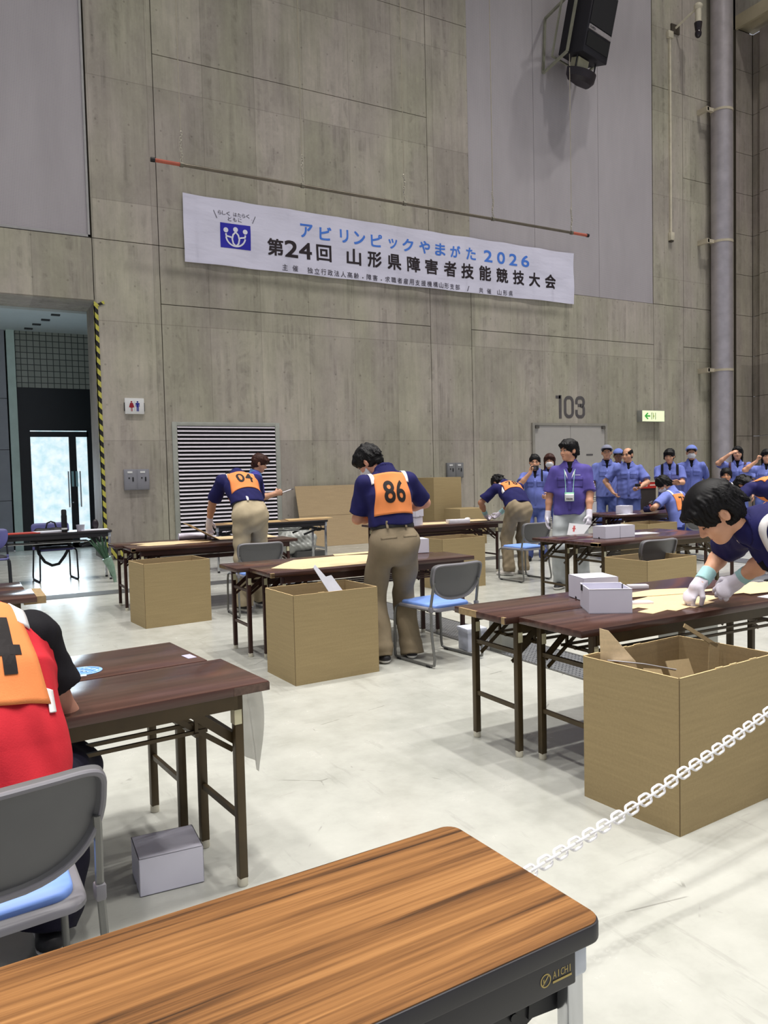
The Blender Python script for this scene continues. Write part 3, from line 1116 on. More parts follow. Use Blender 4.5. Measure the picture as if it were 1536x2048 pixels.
# ------------------------------------------------------------------ materials of the hall
def concrete_mat(name, x0=3.24, tint=(187, 182, 164), lines=True, dark=1.0):
    m, nt, b = new_mat(name)
    v = coords(nt)
    sep = nd(nt, 'ShaderNodeSeparateXYZ')
    lk(nt, v, sep.inputs[0])
    X, Y, Z = sep.outputs
    px = mth(nt, 'FLOOR', mth(nt, 'SUBTRACT', X, x0))
    # lift height of the formwork: joints at 2.09, 4.18 and above
    pz = mth(nt, 'FLOOR', mth(nt, 'DIVIDE', Z, 2.09))
    cb = nd(nt, 'ShaderNodeCombineXYZ')
    lk(nt, px, cb.inputs[0]); lk(nt, pz, cb.inputs[1])
    wn = nd(nt, 'ShaderNodeTexWhiteNoise')
    lk(nt, cb.outputs[0], wn.inputs['Vector'])
    tone = mth(nt, 'MULTIPLY_ADD', wn.outputs['Value'], 0.24, 0.88)
    big = noise(nt, coords(nt, (0.9, 0.9, 0.6)), 1.0, 6, 0.68, 0.3)
    streak = noise(nt, coords(nt, (5.0, 5.0, 0.35)), 1.6, 5, 0.66, 0.6)
    drip = noise(nt, coords(nt, (7.0, 7.0, 0.30)), 1.2, 4, 0.7)
    fine = noise(nt, coords(nt), 14, 5, 0.72)
    spot = noise(nt, coords(nt, (1, 1, 0.8)), 3.2, 5, 0.7, 0.8)
    a = mth(nt, 'MULTIPLY_ADD', big, 0.74, 0.26)
    a = mth(nt, 'MULTIPLY_ADD', streak, 0.24, a)
    a = mth(nt, 'MULTIPLY_ADD', spot, 0.30, a)
    a = mth(nt, 'MULTIPLY_ADD', fine, 0.14, mth(nt, 'SUBTRACT', a, 0.16))
    a = mth(nt, 'MULTIPLY', a, tone)
    patch = ramp(nt, spot, [(0.44, (0, 0, 0)), (0.60, (1, 1, 1))])
    st = ramp(nt, drip, [(0.36, (1, 1, 1)), (0.56, (0, 0, 0))])
    stain = mth(nt, 'MULTIPLY', st, patch)
    a = mth(nt, 'MULTIPLY', a, mth(nt, 'MULTIPLY_ADD', stain, -0.30, 1.0))
    pale = ramp(nt, noise(nt, coords(nt, (3.0, 3.0, 0.25), loc=(3, 0, 1)), 1.3, 4, 0.6), [(0.56, (0, 0, 0)), (0.72, (1, 1, 1))])
    a = mth(nt, 'MULTIPLY', a, mth(nt, 'MULTIPLY_ADD', pale, 0.14, 1.0))
    if lines:
        fx = mth(nt, 'ABSOLUTE', mth(nt, 'SUBTRACT', mth(nt, 'FRACT', mth(nt, 'SUBTRACT', X, x0 - 0.5)), 0.5))
        lx = mth(nt, 'LESS_THAN', fx, 0.006)
        fz = mth(nt, 'ABSOLUTE', mth(nt, 'SUBTRACT', mth(nt, 'FRACT', mth(nt, 'ADD', mth(nt, 'DIVIDE', Z, 2.09), 0.5)), 0.5))
        lz = mth(nt, 'LESS_THAN', fz, 0.0034)
        ln = mth(nt, 'MAXIMUM', lx, lz)
        a = mth(nt, 'MULTIPLY', a, mth(nt, 'MULTIPLY_ADD', ln, -0.22, 1.0))
        # tie holes, two columns per form panel
        hx = mth(nt, 'SUBTRACT', mth(nt, 'FRACT', mth(nt, 'ADD', mth(nt, 'MULTIPLY', mth(nt, 'SUBTRACT', X, x0 + 0.22), 1.8), 0.5)), 0.5)
        hz = mth(nt, 'SUBTRACT', mth(nt, 'FRACT', mth(nt, 'ADD', mth(nt, 'DIVIDE', mth(nt, 'SUBTRACT', Z, 0.62), 0.70), 0.5)), 0.5)
        d2 = mth(nt, 'ADD', mth(nt, 'POWER', mth(nt, 'MULTIPLY', hx, 0.556), 2.0), mth(nt, 'POWER', mth(nt, 'MULTIPLY', hz, 0.70), 2.0))
        hole = mth(nt, 'LESS_THAN', d2, 0.00032)
        a = mth(nt, 'MULTIPLY', a, mth(nt, 'MULTIPLY_ADD', hole, -0.26, 1.0))
    base = lin(tint)
    hue = noise(nt, coords(nt, (0.9, 0.9, 0.25)), 1.1, 3)
    c1 = tuple(q * dark for q in base)
    c2 = (c1[0] * 1.03, c1[1] * 0.98, c1[2] * 1.10)
    col = mixc(nt, ramp(nt, hue, [(0.40, (0, 0, 0)), (0.62, (1, 1, 1))]), c1, c2)
    vm = nd(nt, 'ShaderNodeVectorMath', operation='SCALE')
    lk(nt, col, vm.inputs[0]); lk(nt, a, vm.inputs['Scale'])
    lk(nt, vm.outputs[0], b.inputs['Base Color'])
    b.inputs['Roughness'].default_value = 0.75
    b.inputs['Specular IOR Level'].default_value = 0.3
    bump(nt, b, fine, 0.12, 0.01)
    return m
M_CONC = concrete_mat('cast_concrete')
M_CONC_S = concrete_mat('smooth_concrete', tint=(172, 168, 154), lines=False)
M_JOINT = mat('joint_shadow_gap', (62, 55, 44), 0.9)

def perforated_mat():
    m, nt, b = new_mat('perforated_panel')
    v = coords(nt)
    sep = nd(nt, 'ShaderNodeSeparateXYZ')
    lk(nt, v, sep.inputs[0])
    fx = mth(nt, 'SUBTRACT', mth(nt, 'FRACT', mth(nt, 'MULTIPLY', sep.outputs[0], 40)), 0.5)
    fz = mth(nt, 'SUBTRACT', mth(nt, 'FRACT', mth(nt, 'MULTIPLY', sep.outputs[2], 40)), 0.5)
    d = mth(nt, 'ADD', mth(nt, 'POWER', fx, 2.0), mth(nt, 'POWER', fz, 2.0))
    hole = mth(nt, 'LESS_THAN', d, 0.035)
    soft = noise(nt, coords(nt, (1.2, 1.2, 0.3)), 2.0, 3)
    c = ramp(nt, soft, [(0.3, lin((172, 166, 171))), (0.7, lin((181, 175, 180)))])
    lk(nt, mixc(nt, mth(nt, 'MULTIPLY', hole, 0.55), c, lin((70, 70, 76))), b.inputs['Base Color'])
    b.inputs['Roughness'].default_value = 0.6
    return m
M_PERF = perforated_mat()

def floor_mat():
    m, nt, b = new_mat('coated_floor')
    v = coords(nt)
    big = noise(nt, v, 0.45, 4, 0.6)
    mid = noise(nt, v, 3.5, 5, 0.65)
    spk = noise(nt, v, 60, 2, 0.6)
    base = ramp(nt, mth(nt, 'MULTIPLY_ADD', mid, 0.5, mth(nt, 'MULTIPLY', big, 0.5)), [(0.30, lin((150, 151, 143))), (0.5, lin((174, 174, 167))), (0.72, lin((189, 189, 182)))])
    # long scuffs and drag marks
    sc = nd(nt, 'ShaderNodeTexNoise')
    sc.inputs['Scale'].default_value = 1.0
    sc.inputs['Detail'].default_value = 7
    sc.inputs['Roughness'].default_value = 0.72
    lk(nt, coords(nt, (9, 1.1, 1), rot=(0, 0, 0.5)), sc.inputs['Vector'])
    s1 = ramp(nt, sc.outputs[0], [(0.36, (1, 1, 1)), (0.41, (0, 0, 0))])
    sc2 = noise(nt, coords(nt, (1.0, 8.0, 1), rot=(0, 0, -0.35)), 1.3, 7, 0.74)
    s2 = ramp(nt, sc2, [(0.34, (1, 1, 1)), (0.385, (0, 0, 0))])
    # short dark scratches
    vo = nd(nt, 'ShaderNodeTexVoronoi')
    vo.feature = 'DISTANCE_TO_EDGE'
    vo.inputs['Scale'].default_value = 1.15
    lk(nt, coords(nt, (1, 1, 1), rot=(0, 0, 0.9)), vo.inputs['Vector'])
    gate = ramp(nt, noise(nt, v, 1.9, 4, 0.7), [(0.56, (0, 0, 0)), (0.60, (1, 1, 1))])
    ln = mth(nt, 'MULTIPLY', mth(nt, 'LESS_THAN', vo.outputs[0], 0.0035), gate)
    dk = mth(nt, 'MINIMUM', mth(nt, 'ADD', mth(nt, 'MULTIPLY', mth(nt, 'MAXIMUM', s1, s2), 0.14), mth(nt, 'MULTIPLY', ln, 0.45)), 0.6)
    dk = mth(nt, 'MULTIPLY_ADD', mth(nt, 'SUBTRACT', spk, 0.5), 0.05, dk)
    lk(nt, mixc(nt, dk, base, lin((96, 94, 88))), b.inputs['Base Color'])
    lk(nt, mth(nt, 'MULTIPLY_ADD', mid, 0.16, 0.17), b.inputs['Roughness'])
    b.inputs['Specular IOR Level'].default_value = 0.42
    return m
M_FLOOR = floor_mat()

# ------------------------------------------------------------------ floor, trench covers
FY0, FY1, FX0, FX1 = -9.0, 17.45, -9.0, 19.75
struct('floor', MB().bb(FX0, FX1, FY0, FY1, -0.12, 0.0), M_FLOOR)
def plate_mat():
    m, nt, b = new_mat('checker_plate')
    v = coords(nt)
    ck = nd(nt, 'ShaderNodeTexBrick')
    ck.inputs['Scale'].default_value = 16
    ck.inputs['Color1'].default_value = (*lin((128, 130, 134)), 1)
    ck.inputs['Color2'].default_value = (*lin((150, 152, 154)), 1)
    ck.inputs['Mortar'].default_value = (*lin((78, 80, 84)), 1)
    ck.inputs['Mortar Size'].default_value = 0.085
    ck.inputs['Brick Width'].default_value = 0.8
    ck.inputs['Row Height'].default_value = 0.42
    lk(nt, coords(nt, rot=(0, 0, 0.785)), ck.inputs[0])
    lk(nt, ck.outputs[0], b.inputs['Base Color'])
    b.inputs['Metallic'].default_value = 0.55
    b.inputs['Roughness'].default_value = 0.45
    bump(nt, b, ck.outputs['Fac'], 0.4, 0.004)
    return m
M_PLATE = plate_mat()
M_PITEDGE = mat('trench_frame', (92, 92, 90), 0.5, 0.5)
n_tr = 1
def trench(x0, x1, y0, y1):
    global n_tr
    o = struct('trim_%d' % n_tr, MB().bb(x0, x1, y0, y1, -0.01, 0.003), M_PLATE)
    MB().bb(x0 - 0.02, x0, y0, y1, -0.01, 0.0045).bb(x1, x1 + 0.02, y0, y1, -0.01, 0.0045).build('frame', M_PITEDGE, o)
    n_tr += 1
trench(3.60, 4.02, -8.0, 9.7)
trench(-2.6, -2.18, -8, 9.7)
trench(9.8, 10.22, -8, 12)
# cross strips near the far wall
def strip(x0, x1, y0, y1, m):
    global n_tr
    o = struct('trim_%d' % n_tr, MB().bb(x0, x1, y0, y1, -0.01, 0.0035), m)
    n_tr += 1
M_STRIP = mat('dark_floor_strip', (84, 84, 84), 0.45, 0.2)
strip(-6.0, 16.0, 9.95, 10.30, M_STRIP)

# ------------------------------------------------------------------ back wall: cast panels with open joints
WY = 14.36
TOP = 21.0
def wall_pieces(mb, x0, x1, cuts, gap=0.014):
    zs = [0.0] + cuts + [TOP]
    for a, b in zip(zs[:-1], zs[1:]):
        mb.bb(x0 + gap / 2, x1 - gap / 2, WY, WY + 0.10, a + (gap / 2 if a > 0 else 0), b - gap / 2)
wb = MB()
wall_pieces(wb, 2.21, 3.35, [5.585])
wall_pieces(wb, 3.35, 9.08, [4.545, 5.585, 8.94, 11.07])
wall_pieces(wb, 9.08, 10.15, [5.585, 11.07])
wb.bb(10.157, 15.833, WY, WY + 0.10, 0, 4.538)
wb.bb(10.157, 15.833, WY, WY + 0.10, 4.552, 5.578)
wall_pieces(wb, 15.84, 16.945, [5.585, 11.05])
wall_pieces(wb, 16.945, 18.95, [4.545, 5.585, 8.92, 11.05])
wb.bb(-8.0, 2.203, WY, WY + 0.10, 4.52, 5.578)
struct('wall_back', wb, M_CONC)
struct('wall_core', MB().bb(2.23, 19.75, WY + 0.10, WY + 0.6, 0, TOP).bb(-8, 2.23, WY + 0.10, WY + 0.6, 4.53, TOP), M_JOINT)
# doorway reveal and soffit
struct('wall_jamb', MB().bb(2.21, 3.2, WY + 0.012, 15.30, 0, 4.50).bb(-8, 3.2, WY + 0.012, 15.30, 4.50, 4.53), M_CONC_S)
# grey acoustic panels
pm = MB()
for a, b_ in ((10.157, 11.995), (12.003, 13.995), (14.003, 15.833)):
    pm.bb(a, b_, WY + 0.018, WY + 0.10, 5.592, TOP)
struct('wall_panel_right', pm, M_PERF)
struct('wall_panel_left', MB().bb(-8, 2.15, WY + 0.03, WY + 0.10, 5.63, TOP), M_PERF)
struct('trim_frame', MB().bb(2.15, 2.185, WY - 0.005, WY + 0.10, 5.592, TOP).bb(-8, 2.185, WY - 0.005, WY + 0.1, 5.592, 5.63), mat('panel_trim', (172, 170, 170), 0.5, 0.2))
# right corner: smooth jointed wall, then the side wall coming forward
rb = MB()
zc = [0.0, 1.10, 2.21, 3.315, 4.43, 5.54, 6.65, 7.75, 8.85, 9.94, 11.05, 12.15, 13.2]
for a, b_ in zip(zc[:-1], zc[1:]):
    rb.bb(18.985, 19.70, WY - 0.02, WY + 0.1, a + 0.006, b_ - 0.006)
    rb.bb(19.72, 19.85, 14.05, WY - 0.03, a + 0.006, b_ - 0.006)
    rb.bb(19.60, 19.85, 10.0, 14.04, a + 0.006, b_ - 0.006)
struct('wall_right', rb, concrete_mat('side_concrete', tint=(172, 164, 150), lines=False))
struct('trim_corner', MB().bb(18.955, 18.985, WY - 0.05, WY + 0.1, 0, TOP).bb(19.70, 19.74, WY - 0.03, WY + 0.1, 0, 13.2), M_JOINT)
# side aisle soffit (seen in the far right corner), wall above it, and the high hall ceiling
M_CEIL = mat('ceiling_board', (176, 164, 138), 0.8, vscale=2)
cm = MB().bb(18.955, 19.9, -9, WY + 0.1, 13.32, 13.5)
for yy in (13.1, 11.0, 9.0, 7.0, 5.0, 3.0):
    cm.bb(18.955, 19.9, yy - 0.12, yy + 0.12, 13.18, 13.32)
cm.bb(18.955, 19.05, -9, WY, 13.16, 13.32)
struct('ceiling_aisle', cm, M_CEIL)
struct('wall_upper_right', MB().bb(18.955, 19.9, -9, WY + 0.1, 13.5, TOP), M_CONC_S)
struct('ceiling', MB().bb(-9, 19.9, -9, WY + 0.6, TOP, TOP + 0.2), M_CEIL)
struct('baseboard_back', MB().bb(2.23, 3.40, WY - 0.012, WY, 0, 0.10).bb(5.80, 11.80, WY - 0.012, WY, 0, 0.10).bb(14.2, 18.9, WY - 0.012, WY, 0, 0.10).bb(2.198, 2.21, WY, 15.3, 0, 0.10), mat('base_trim', (96, 92, 84), 0.7))

# ------------------------------------------------------------------ lobby seen through the left opening
struct('ceiling_lobby', MB().bb(-8, 6, 15.30, 17.6, 4.455, 4.6), mat('lobby_ceiling', (186, 200, 206), 0.7, var=0.02))
slot = mat('slot_dark', (36, 42, 46), 0.6)
for i, (x, y) in enumerate(((1.703, 15.535), (1.583, 16.079), (1.469, 16.597), (1.362, 17.10))):
    o = MB().bb(x - 0.075, x + 0.075, y - 0.05, y + 0.05, 4.435, 4.456).build('ceiling_light', slot)
    tag(o, ('dark slot downlight in lobby ceiling, nearest the opening', 'dark slot downlight in lobby ceiling, second from the opening',
            'dark slot downlight in lobby ceiling, third from the opening', 'dark slot downlight in lobby ceiling, close to the tiled wall')[i], 'ceiling light', 'lobby downlights')
def tile_mat():
    m, nt, b = new_mat('lobby_tile')
    t = nd(nt, 'ShaderNodeTexBrick')
    t.offset = 0.0
    t.inputs['Scale'].default_value = 1.0
    t.inputs['Color1'].default_value = (*lin((140, 148, 142)), 1)
    t.inputs['Color2'].default_value = (*lin((150, 157, 152)), 1)
    t.inputs['Mortar'].default_value = (*lin((58, 66, 66)), 1)
    t.inputs['Mortar Size'].default_value = 0.008
    t.inputs['Brick Width'].default_value = 0.122
    t.inputs['Row Height'].default_value = 0.122
    lk(nt, coords(nt, loc=(0.0, 0, 0.0), rot=(R(90), 0, 0)), t.inputs[0])
    lk(nt, t.outputs[0], b.inputs['Base Color'])
    b.inputs['Roughness'].default_value = 0.35
    return m
LY = 17.45
struct('wall_lobby', MB().bb(1.13, 6, LY, LY + 0.2, 3.32, 4.455), tile_mat())
lw = MB()
for a, b_ in ((0, 1.02), (1.03, 2.05), (2.06, 3.08), (3.09, 4.455)):
    lw.bb(-8, 0.935, LY, LY + 0.2, a, b_)
struct('wall_lobby_left', lw, mat('lobby_panel', (140, 146, 156), 0.5, var=0.05))
struct('trim_column', MB().bb(0.965, 1.115, LY - 0.06, LY + 0.2, 0, 4.455), mat('pale_column', (186, 210, 206), 0.5, var=0.05))
struct('trim_gap', MB().bb(-8, 6, LY + 0.2, LY + 0.25, 0, 4.6), mat('lobby_void', (12, 16, 22), 0.8))
fr = mat('dark_frame', (14, 24, 32), 0.35)
g = struct('door_2', MB().bb(1.115, 6, LY + 0.02, LY + 0.2, 2.46, 3.32).bb(1.115, 1.33, LY, LY + 0.2, 0, 2.46)
           .bb(1.33, 2.45, LY - 0.02, LY + 0.1, 2.315, 2.425).bb(2.06, 2.20, LY - 0.02, LY + 0.08, 0, 2.315).bb(2.42, 2.56, LY - 0.02, LY + 0.08, 0, 2.46)
           .bb(1.33, 2.45, LY - 0.02, LY + 0.1, 0.0, 0.10), fr)
def daylight_mat():
    m, nt, b = new_mat('daylit_frosted_glass')
    n = noise(nt, coords(nt), 5.5, 6, 0.7)
    c = ramp(nt, n, [(0.35, lin((190, 226, 236))), (0.62, lin((238, 250, 255)))])
    lk(nt, c, b.inputs['Base Color'])
    lk(nt, c, b.inputs['Emission Color'])
    b.inputs['Emission Strength'].default_value = 0.95
    b.inputs['Roughness'].default_value = 0.2
    return m
DG = daylight_mat()
MB().bb(1.33, 2.06, LY + 0.01, LY + 0.03, 0.10, 2.315).build('door_glass', DG, g)
MB().bb(2.20, 2.42, LY + 0.01, LY + 0.03, 0.10, 2.315).build('door_glass', DG, g)
MB().bb(1.33, 2.42, LY + 0.0, LY + 0.03, 2.428, 2.445).build('daylight_gap', DG, g)
steel = mat('brushed_steel', (176, 180, 184), 0.3, 0.85)
for x in (2.02, 2.25):
    MB().cyl((x, LY - 0.06, 0.85), (x, LY - 0.06, 1.60), 0.014).cyl((x, LY - 0.06, 0.9), (x, LY, 0.9), 0.01).cyl((x, LY - 0.06, 1.55), (x, LY, 1.55), 0.01).build('door_handle', steel, g, smooth=True)
for x in (2.085, 2.165):
    MB().bb(x, x + 0.045, LY - 0.03, LY - 0.018, 1.28, 1.60).build('push_plate', mat('pale_plate', (150, 196, 206), 0.4), g)
MB().ball((2.10, LY - 0.03, 0.95), 0.018).build('lock', steel, g, smooth=True)
area_lamp('door_daylight', (1.75, LY - 0.12, 1.25), (1.2, 13.0, 1.0), 1.0, 30, (0.72, 0.88, 1.0), 'RECTANGLE')
# ------------------------------------------------------------------ things on the back wall
WHT = mat('white_paint', (226, 226, 226), 0.5, var=0.03)
BLK = mat('black_plastic', (22, 22, 26), 0.5)
GREY = mat('grey_paint', (150, 150, 152), 0.5)
STEEL = steel
FRONT = ((1, 0, 0), (0, 0, 1), (0, -1, 0))

# louvre
t = thing('louvre_grille', 'large pale metal louvre with horizontal blades set in the concrete wall', 'vent', (4.50, WY, 0))
lf = mat('louvre_frame', (168, 170, 162), 0.5, 0.1)
MB().bb(-1.04, -0.95, -0.035, 0.02, 0.0, 2.43).bb(0.95, 1.04, -0.035, 0.02, 0.0, 2.43).bb(-0.95, 0.95, -0.035, 0.02, 2.36, 2.43).bb(-0.95, 0.95, -0.035, 0.02, 0.0, 0.06).build('frame', lf, t, bevel=0.004)
MB().bb(-0.95, 0.95, -0.004, 0.0, 0.06, 2.36).build('backing', mat('louvre_dark', (22, 20, 24), 0.9), t)
sl = MB()
nb_ = 32
for i in range(nb_):
    z = 0.09 + i * (2.25 / (nb_ - 1))
    sl.box((0, -0.024, z), (1.89, 0.006, 0.042), Matrix.Rotation(R(-38), 3, 'X'))
sl.build('blades', mat('louvre_blade', (196, 190, 200), 0.4, 0.15, var=0.04), t)

# double door with its painted number
t = struct('door_1', MB().bb(11.80, 11.87, WY - 0.05, WY + 0.02, 0, 2.50).bb(14.08, 14.15, WY - 0.05, WY + 0.02, 0, 2.50).bb(11.87, 14.08, WY - 0.05, WY + 0.02, 2.445, 2.50), mat('door_frame', (150, 146, 138), 0.5))
dm = mat('door_leaf', (176, 172, 168), 0.5, var=0.03)
for a, b_ in ((11.87, 12.965), (12.975, 14.08)):
    lfm = MB().bb(a, b_, WY - 0.03, WY - 0.002, 0.01, 2.44).build('door_leaf', dm, t)
    gl = MB()
    for k in range(12):
        z = 0.22 + k * 0.045
        gl.box(((a + b_) / 2, WY - 0.036, z), (0.78, 0.006, 0.030), Matrix.Rotation(R(-30), 3, 'X'))
    gl.build('door_vent', mat('vent_slat', (196, 192, 184), 0.5), lfm)
for a in (11.93, 14.02):
    MB().bb(a - 0.05, a + 0.05, WY - 0.075, WY - 0.03, 2.37, 2.43).build('door_closer', mat('closer', (90, 86, 80), 0.5), t)
nm = mat('painted_number', (88, 84, 86), 0.8)
MB().bb(13.47, 13.68, WY - 0.035, WY - 0.03, 1.72, 1.76).build('notice', nm, t)
def stroke(mb, pts, wd, y0=WY - 0.004, y1=WY + 0.002):
    """flat stroke along points (x,z) with square corners joined"""
    for k_, ((a, b_), (c, d_)) in enumerate(zip(pts[:-1], pts[1:])):
        dx, dz = c - a, d_ - b_
        L = math.hypot(dx, dz)
        nx, nz = -dz / L * wd / 2, dx / L * wd / 2
        ex, ez = dx / L * wd * 0.18, dz / L * wd * 0.18
        q = [(a + nx - ex, b_ + nz - ez), (a - nx - ex, b_ - nz - ez), (c - nx + ex, d_ - nz + ez), (c + nx + ex, d_ + nz + ez)]
        mb.add([(p[0], y0 - 0.0007 * (k_ % 4), p[1]) for p in q], [(0, 1, 2, 3)])
t = thing('room_number', 'large dark painted room number 103 above the double door', 'sign', (0, 0, 0))
z0, z1 = 2.625, 3.155
mb = MB(); stroke(mb, [(12.685, z0), (12.685, z1)], 0.085); stroke(mb, [(12.56, z1 - 0.035), (12.685, z1 - 0.035)], 0.07); mb.build('numeral', nm, t)
def rr(cx, cz, w_, h_, r_, n=6, a0=0, a1=360):
    pts = []
    for k, (sx, sz) in enumerate(((1, 1), (-1, 1), (-1, -1), (1, -1))):
        for i in range(n + 1):
            an = R(k * 90 + 90 * i / n)
            pts.append((cx + sx * (w_ / 2 - r_) + math.cos(an) * r_, cz + sz * (h_ / 2 - r_) + math.sin(an) * r_))
    return pts
mb = MB(); p = rr(12.955, (z0 + z1) / 2, 0.235, 0.455, 0.105); stroke(mb, p + [p[0]], 0.078); mb.build('numeral', nm, t)
mb = MB()
p = rr(13.31, z1 - 0.135, 0.235, 0.20, 0.095); q = rr(13.31, z0 + 0.175, 0.235, 0.275, 0.095)
n7 = 7
stroke(mb, [(13.193, z1 - 0.18)] + p[n7:2 * n7][::-1] + p[0:n7][::-1] + p[3 * n7:][::-1], 0.078)
stroke(mb, [(13.25, z0 + 0.312), (13.33, z0 + 0.312)], 0.075)
stroke(mb, q[0:n7][::-1] + q[3 * n7:][::-1] + q[2 * n7:3 * n7][::-1] + [(13.193, z0 + 0.19)], 0.078)
mb.build('numeral', nm, t)

# restroom sign
t = thing('restroom_sign', 'white restroom sign with red woman and blue man on concrete wall', 'sign', (2.81, WY, 2.70))
MB().bb(-0.165, 0.165, -0.045, 0, -0.14, 0.14).build('sign_plate', WHT, t, bevel=0.004)
rd, bl = mat('sign_red', (150, 24, 40), 0.5), mat('sign_blue', (24, 34, 140), 0.5)
wom = MB().prism([(-0.045, -0.02), (-0.025, 0.055), (0.025, 0.055), (0.045, -0.02), (0.028, -0.025), (0.012, -0.03), (0.012, -0.092), (0.003, -0.092), (0.003, -0.03), (-0.003, -0.03), (-0.003, -0.092), (-0.012, -0.092), (-0.012, -0.03), (-0.028, -0.025)], 0.045, 0.048, Matrix.Translation((-0.052, 0, 0)) @ Matrix.Rotation(R(90), 4, 'X'))
wom.cyl((-0.052, -0.045, 0.074), (-0.052, -0.048, 0.074), 0.015, 16)
wom.build('woman_pictogram', rd, t)
man = MB().prism([(-0.034, -0.01), (-0.034, 0.055), (0.034, 0.055), (0.034, -0.01), (0.024, -0.01), (0.024, 0.03), (0.019, 0.03), (0.019, -0.092), (0.003, -0.092), (0.003, -0.02), (-0.003, -0.02), (-0.003, -0.092), (-0.019, -0.092), (-0.019, 0.03), (-0.024, 0.03), (-0.024, -0.01)], 0.045, 0.048, Matrix.Translation((0.052, 0, 0)) @ Matrix.Rotation(R(90), 4, 'X'))
man.cyl((0.052, -0.045, 0.074), (0.052, -0.048, 0.074), 0.015, 16)
man.build('man_pictogram', bl, t)
MB().bb(-0.002, 0.002, -0.047, -0.044, -0.09, 0.085).build('divider', mat('sign_grey', (170, 172, 174), 0.5), t)
for x in (-0.17, 0.17):
    MB().bb(x - 0.006, x + 0.006, -0.035, 0, -0.09, 0.06).build('bracket', BLK, t)

# electrical outlet boxes
def outlet_box(x0, x1, z0_, z1_, label, c):
    t = thing('outlet_box', label, 'electrical box', ((x0 + x1) / 2, WY, (z0_ + z1_) / 2), 0, 'wall outlet boxes')
    w_, h_ = (x1 - x0), (z1_ - z0_)
    bm_ = mat('box_grey_' + str(c[0]), c, 0.45, 0.1, var=0.04)
    MB().bb(-w_ / 2, w_ / 2, -0.05, 0, -h_ / 2, h_ / 2).build('box_body', bm_, t, bevel=0.005)
    for sx in (-1, 1):
        d = MB().bb(sx * w_ / 4 - w_ / 4 + 0.012, sx * w_ / 4 + w_ / 4 - 0.012, -0.058, -0.048, -h_ / 2 + 0.015, h_ / 2 - 0.015).build('box_door', bm_, t, bevel=0.003)
        MB().bb(sx * w_ / 4 - 0.05, sx * w_ / 4 + 0.035, -0.063, -0.057, h_ / 2 - 0.07, h_ / 2 - 0.035).build('name_plate', WHT, d)
        MB().cyl((sx * w_ / 4 - 0.025, -0.056, 0.03), (sx * w_ / 4 - 0.025, -0.066, 0.03), 0.013, 14).build('lock', BLK, d)
        MB().bb(sx * w_ / 4 + 0.03, sx * w_ / 4 + 0.052, -0.066, -0.056, -0.03, 0.045).build('latch', BLK, d)
outlet_box(2.58, 3.018, 1.21, 1.58, 'grey double-door outlet box below the restroom sign', (142, 142, 150))
outlet_box(9.40, 9.836, 1.27, 1.60, 'grey double-door outlet box above the tall upright carton', (126, 126, 128))

# exit sign
t = thing('exit_sign', 'lit green and white exit sign box with left arrow beside the double door', 'exit sign', (15.62, WY, 2.70))
MB().bb(-0.40, 0.40, -0.17, 0, -0.145, 0.145).build('sign_box', mat('sign_box', (150, 150, 146), 0.5), t, bevel=0.004)
es = mat('exit_sign_light', (236, 246, 206), 0.4, var=0.02, emit=(232, 246, 196), estr=0.62)
MB().bb(-0.39, 0.39, -0.178, -0.168, -0.135, 0.135).build('sign_face', es, t)
gm = mat('exit_green', (60, 170, 70), 0.5, emit=(50, 170, 60), estr=0.35)
MB().prism([(-0.32, 0), (-0.22, 0.085), (-0.185, 0.065), (-0.245, 0.018), (-0.12, 0.018), (-0.12, -0.018), (-0.245, -0.018), (-0.185, -0.065), (-0.22, -0.085)], 0.178, 0.182, Matrix.Rotation(R(90), 4, 'X')).build('arrow', gm, t)
MB().bb(-0.075, -0.06, -0.182, -0.177, -0.085, 0.085).bb(0.06, 0.075, -0.182, -0.177, -0.085, 0.085).bb(-0.06, -0.045, -0.182, -0.177, 0.07, 0.085).build('doorway_pictogram', mat('exit_line', (120, 150, 100), 0.5), t)
MB().bb(-0.02, 0.0, -0.182, -0.177, -0.07, 0.05).bb(0.0, 0.025, -0.182, -0.177, -0.02, 0.02).ball((-0.005, -0.178, 0.068), 0.013).build('figure_pictogram', mat('exit_pale_green', (190, 210, 120), 0.5), t)

# hydrant / extinguisher recess behind the spectators
t = thing('extinguisher_cabinet', 'dark wall recess with red extinguisher band and pale frame', 'fire cabinet', (15.50, WY, 0))
MB().bb(-0.36, 0.36, -0.012, 0, 0.05, 0.88).build('recess', mat('recess_dark', (52, 44, 44), 0.8), t)
b_ = MB().bb(-0.36, 0.36, -0.03, 0, 0.86, 1.02).build('red_band', mat('fire_red', (190, 42, 34), 0.45), t)
MB().bb(-0.38, 0.38, -0.035, 0, 1.02, 1.05).bb(0.36, 0.395, -0.035, 0, 0.04, 1.05).bb(-0.395, -0.36, -0.035, 0, 0.04, 1.05).build('frame', mat('recess_frame', (206, 196, 182), 0.5), t)
mb = MB()
for i, ch in enumerate('消火器'):
    put_glyph(mb, ch, (-0.22 + 0.115 * i, -0.032, 0.945), 0.085, 0.085, FRONT, 0.02)
mb.bb(0.13, 0.33, -0.033, -0.03, 0.925, 0.955)
mb.build('lettering', mat('band_white', (236, 214, 206), 0.5), b_)
ex = thing('fire_extinguisher', 'red fire extinguisher standing in the dark wall recess', 'fire extinguisher', (15.54, WY - 0.10, 0))
MB().lathe((0, 0, 0), [(0.07, 0), (0.075, 0.02), (0.075, 0.36), (0.055, 0.42), (0.025, 0.45), (0.025, 0.48)], 18).build('cylinder', mat('ext_red', (150, 34, 34), 0.35), ex, smooth=True)
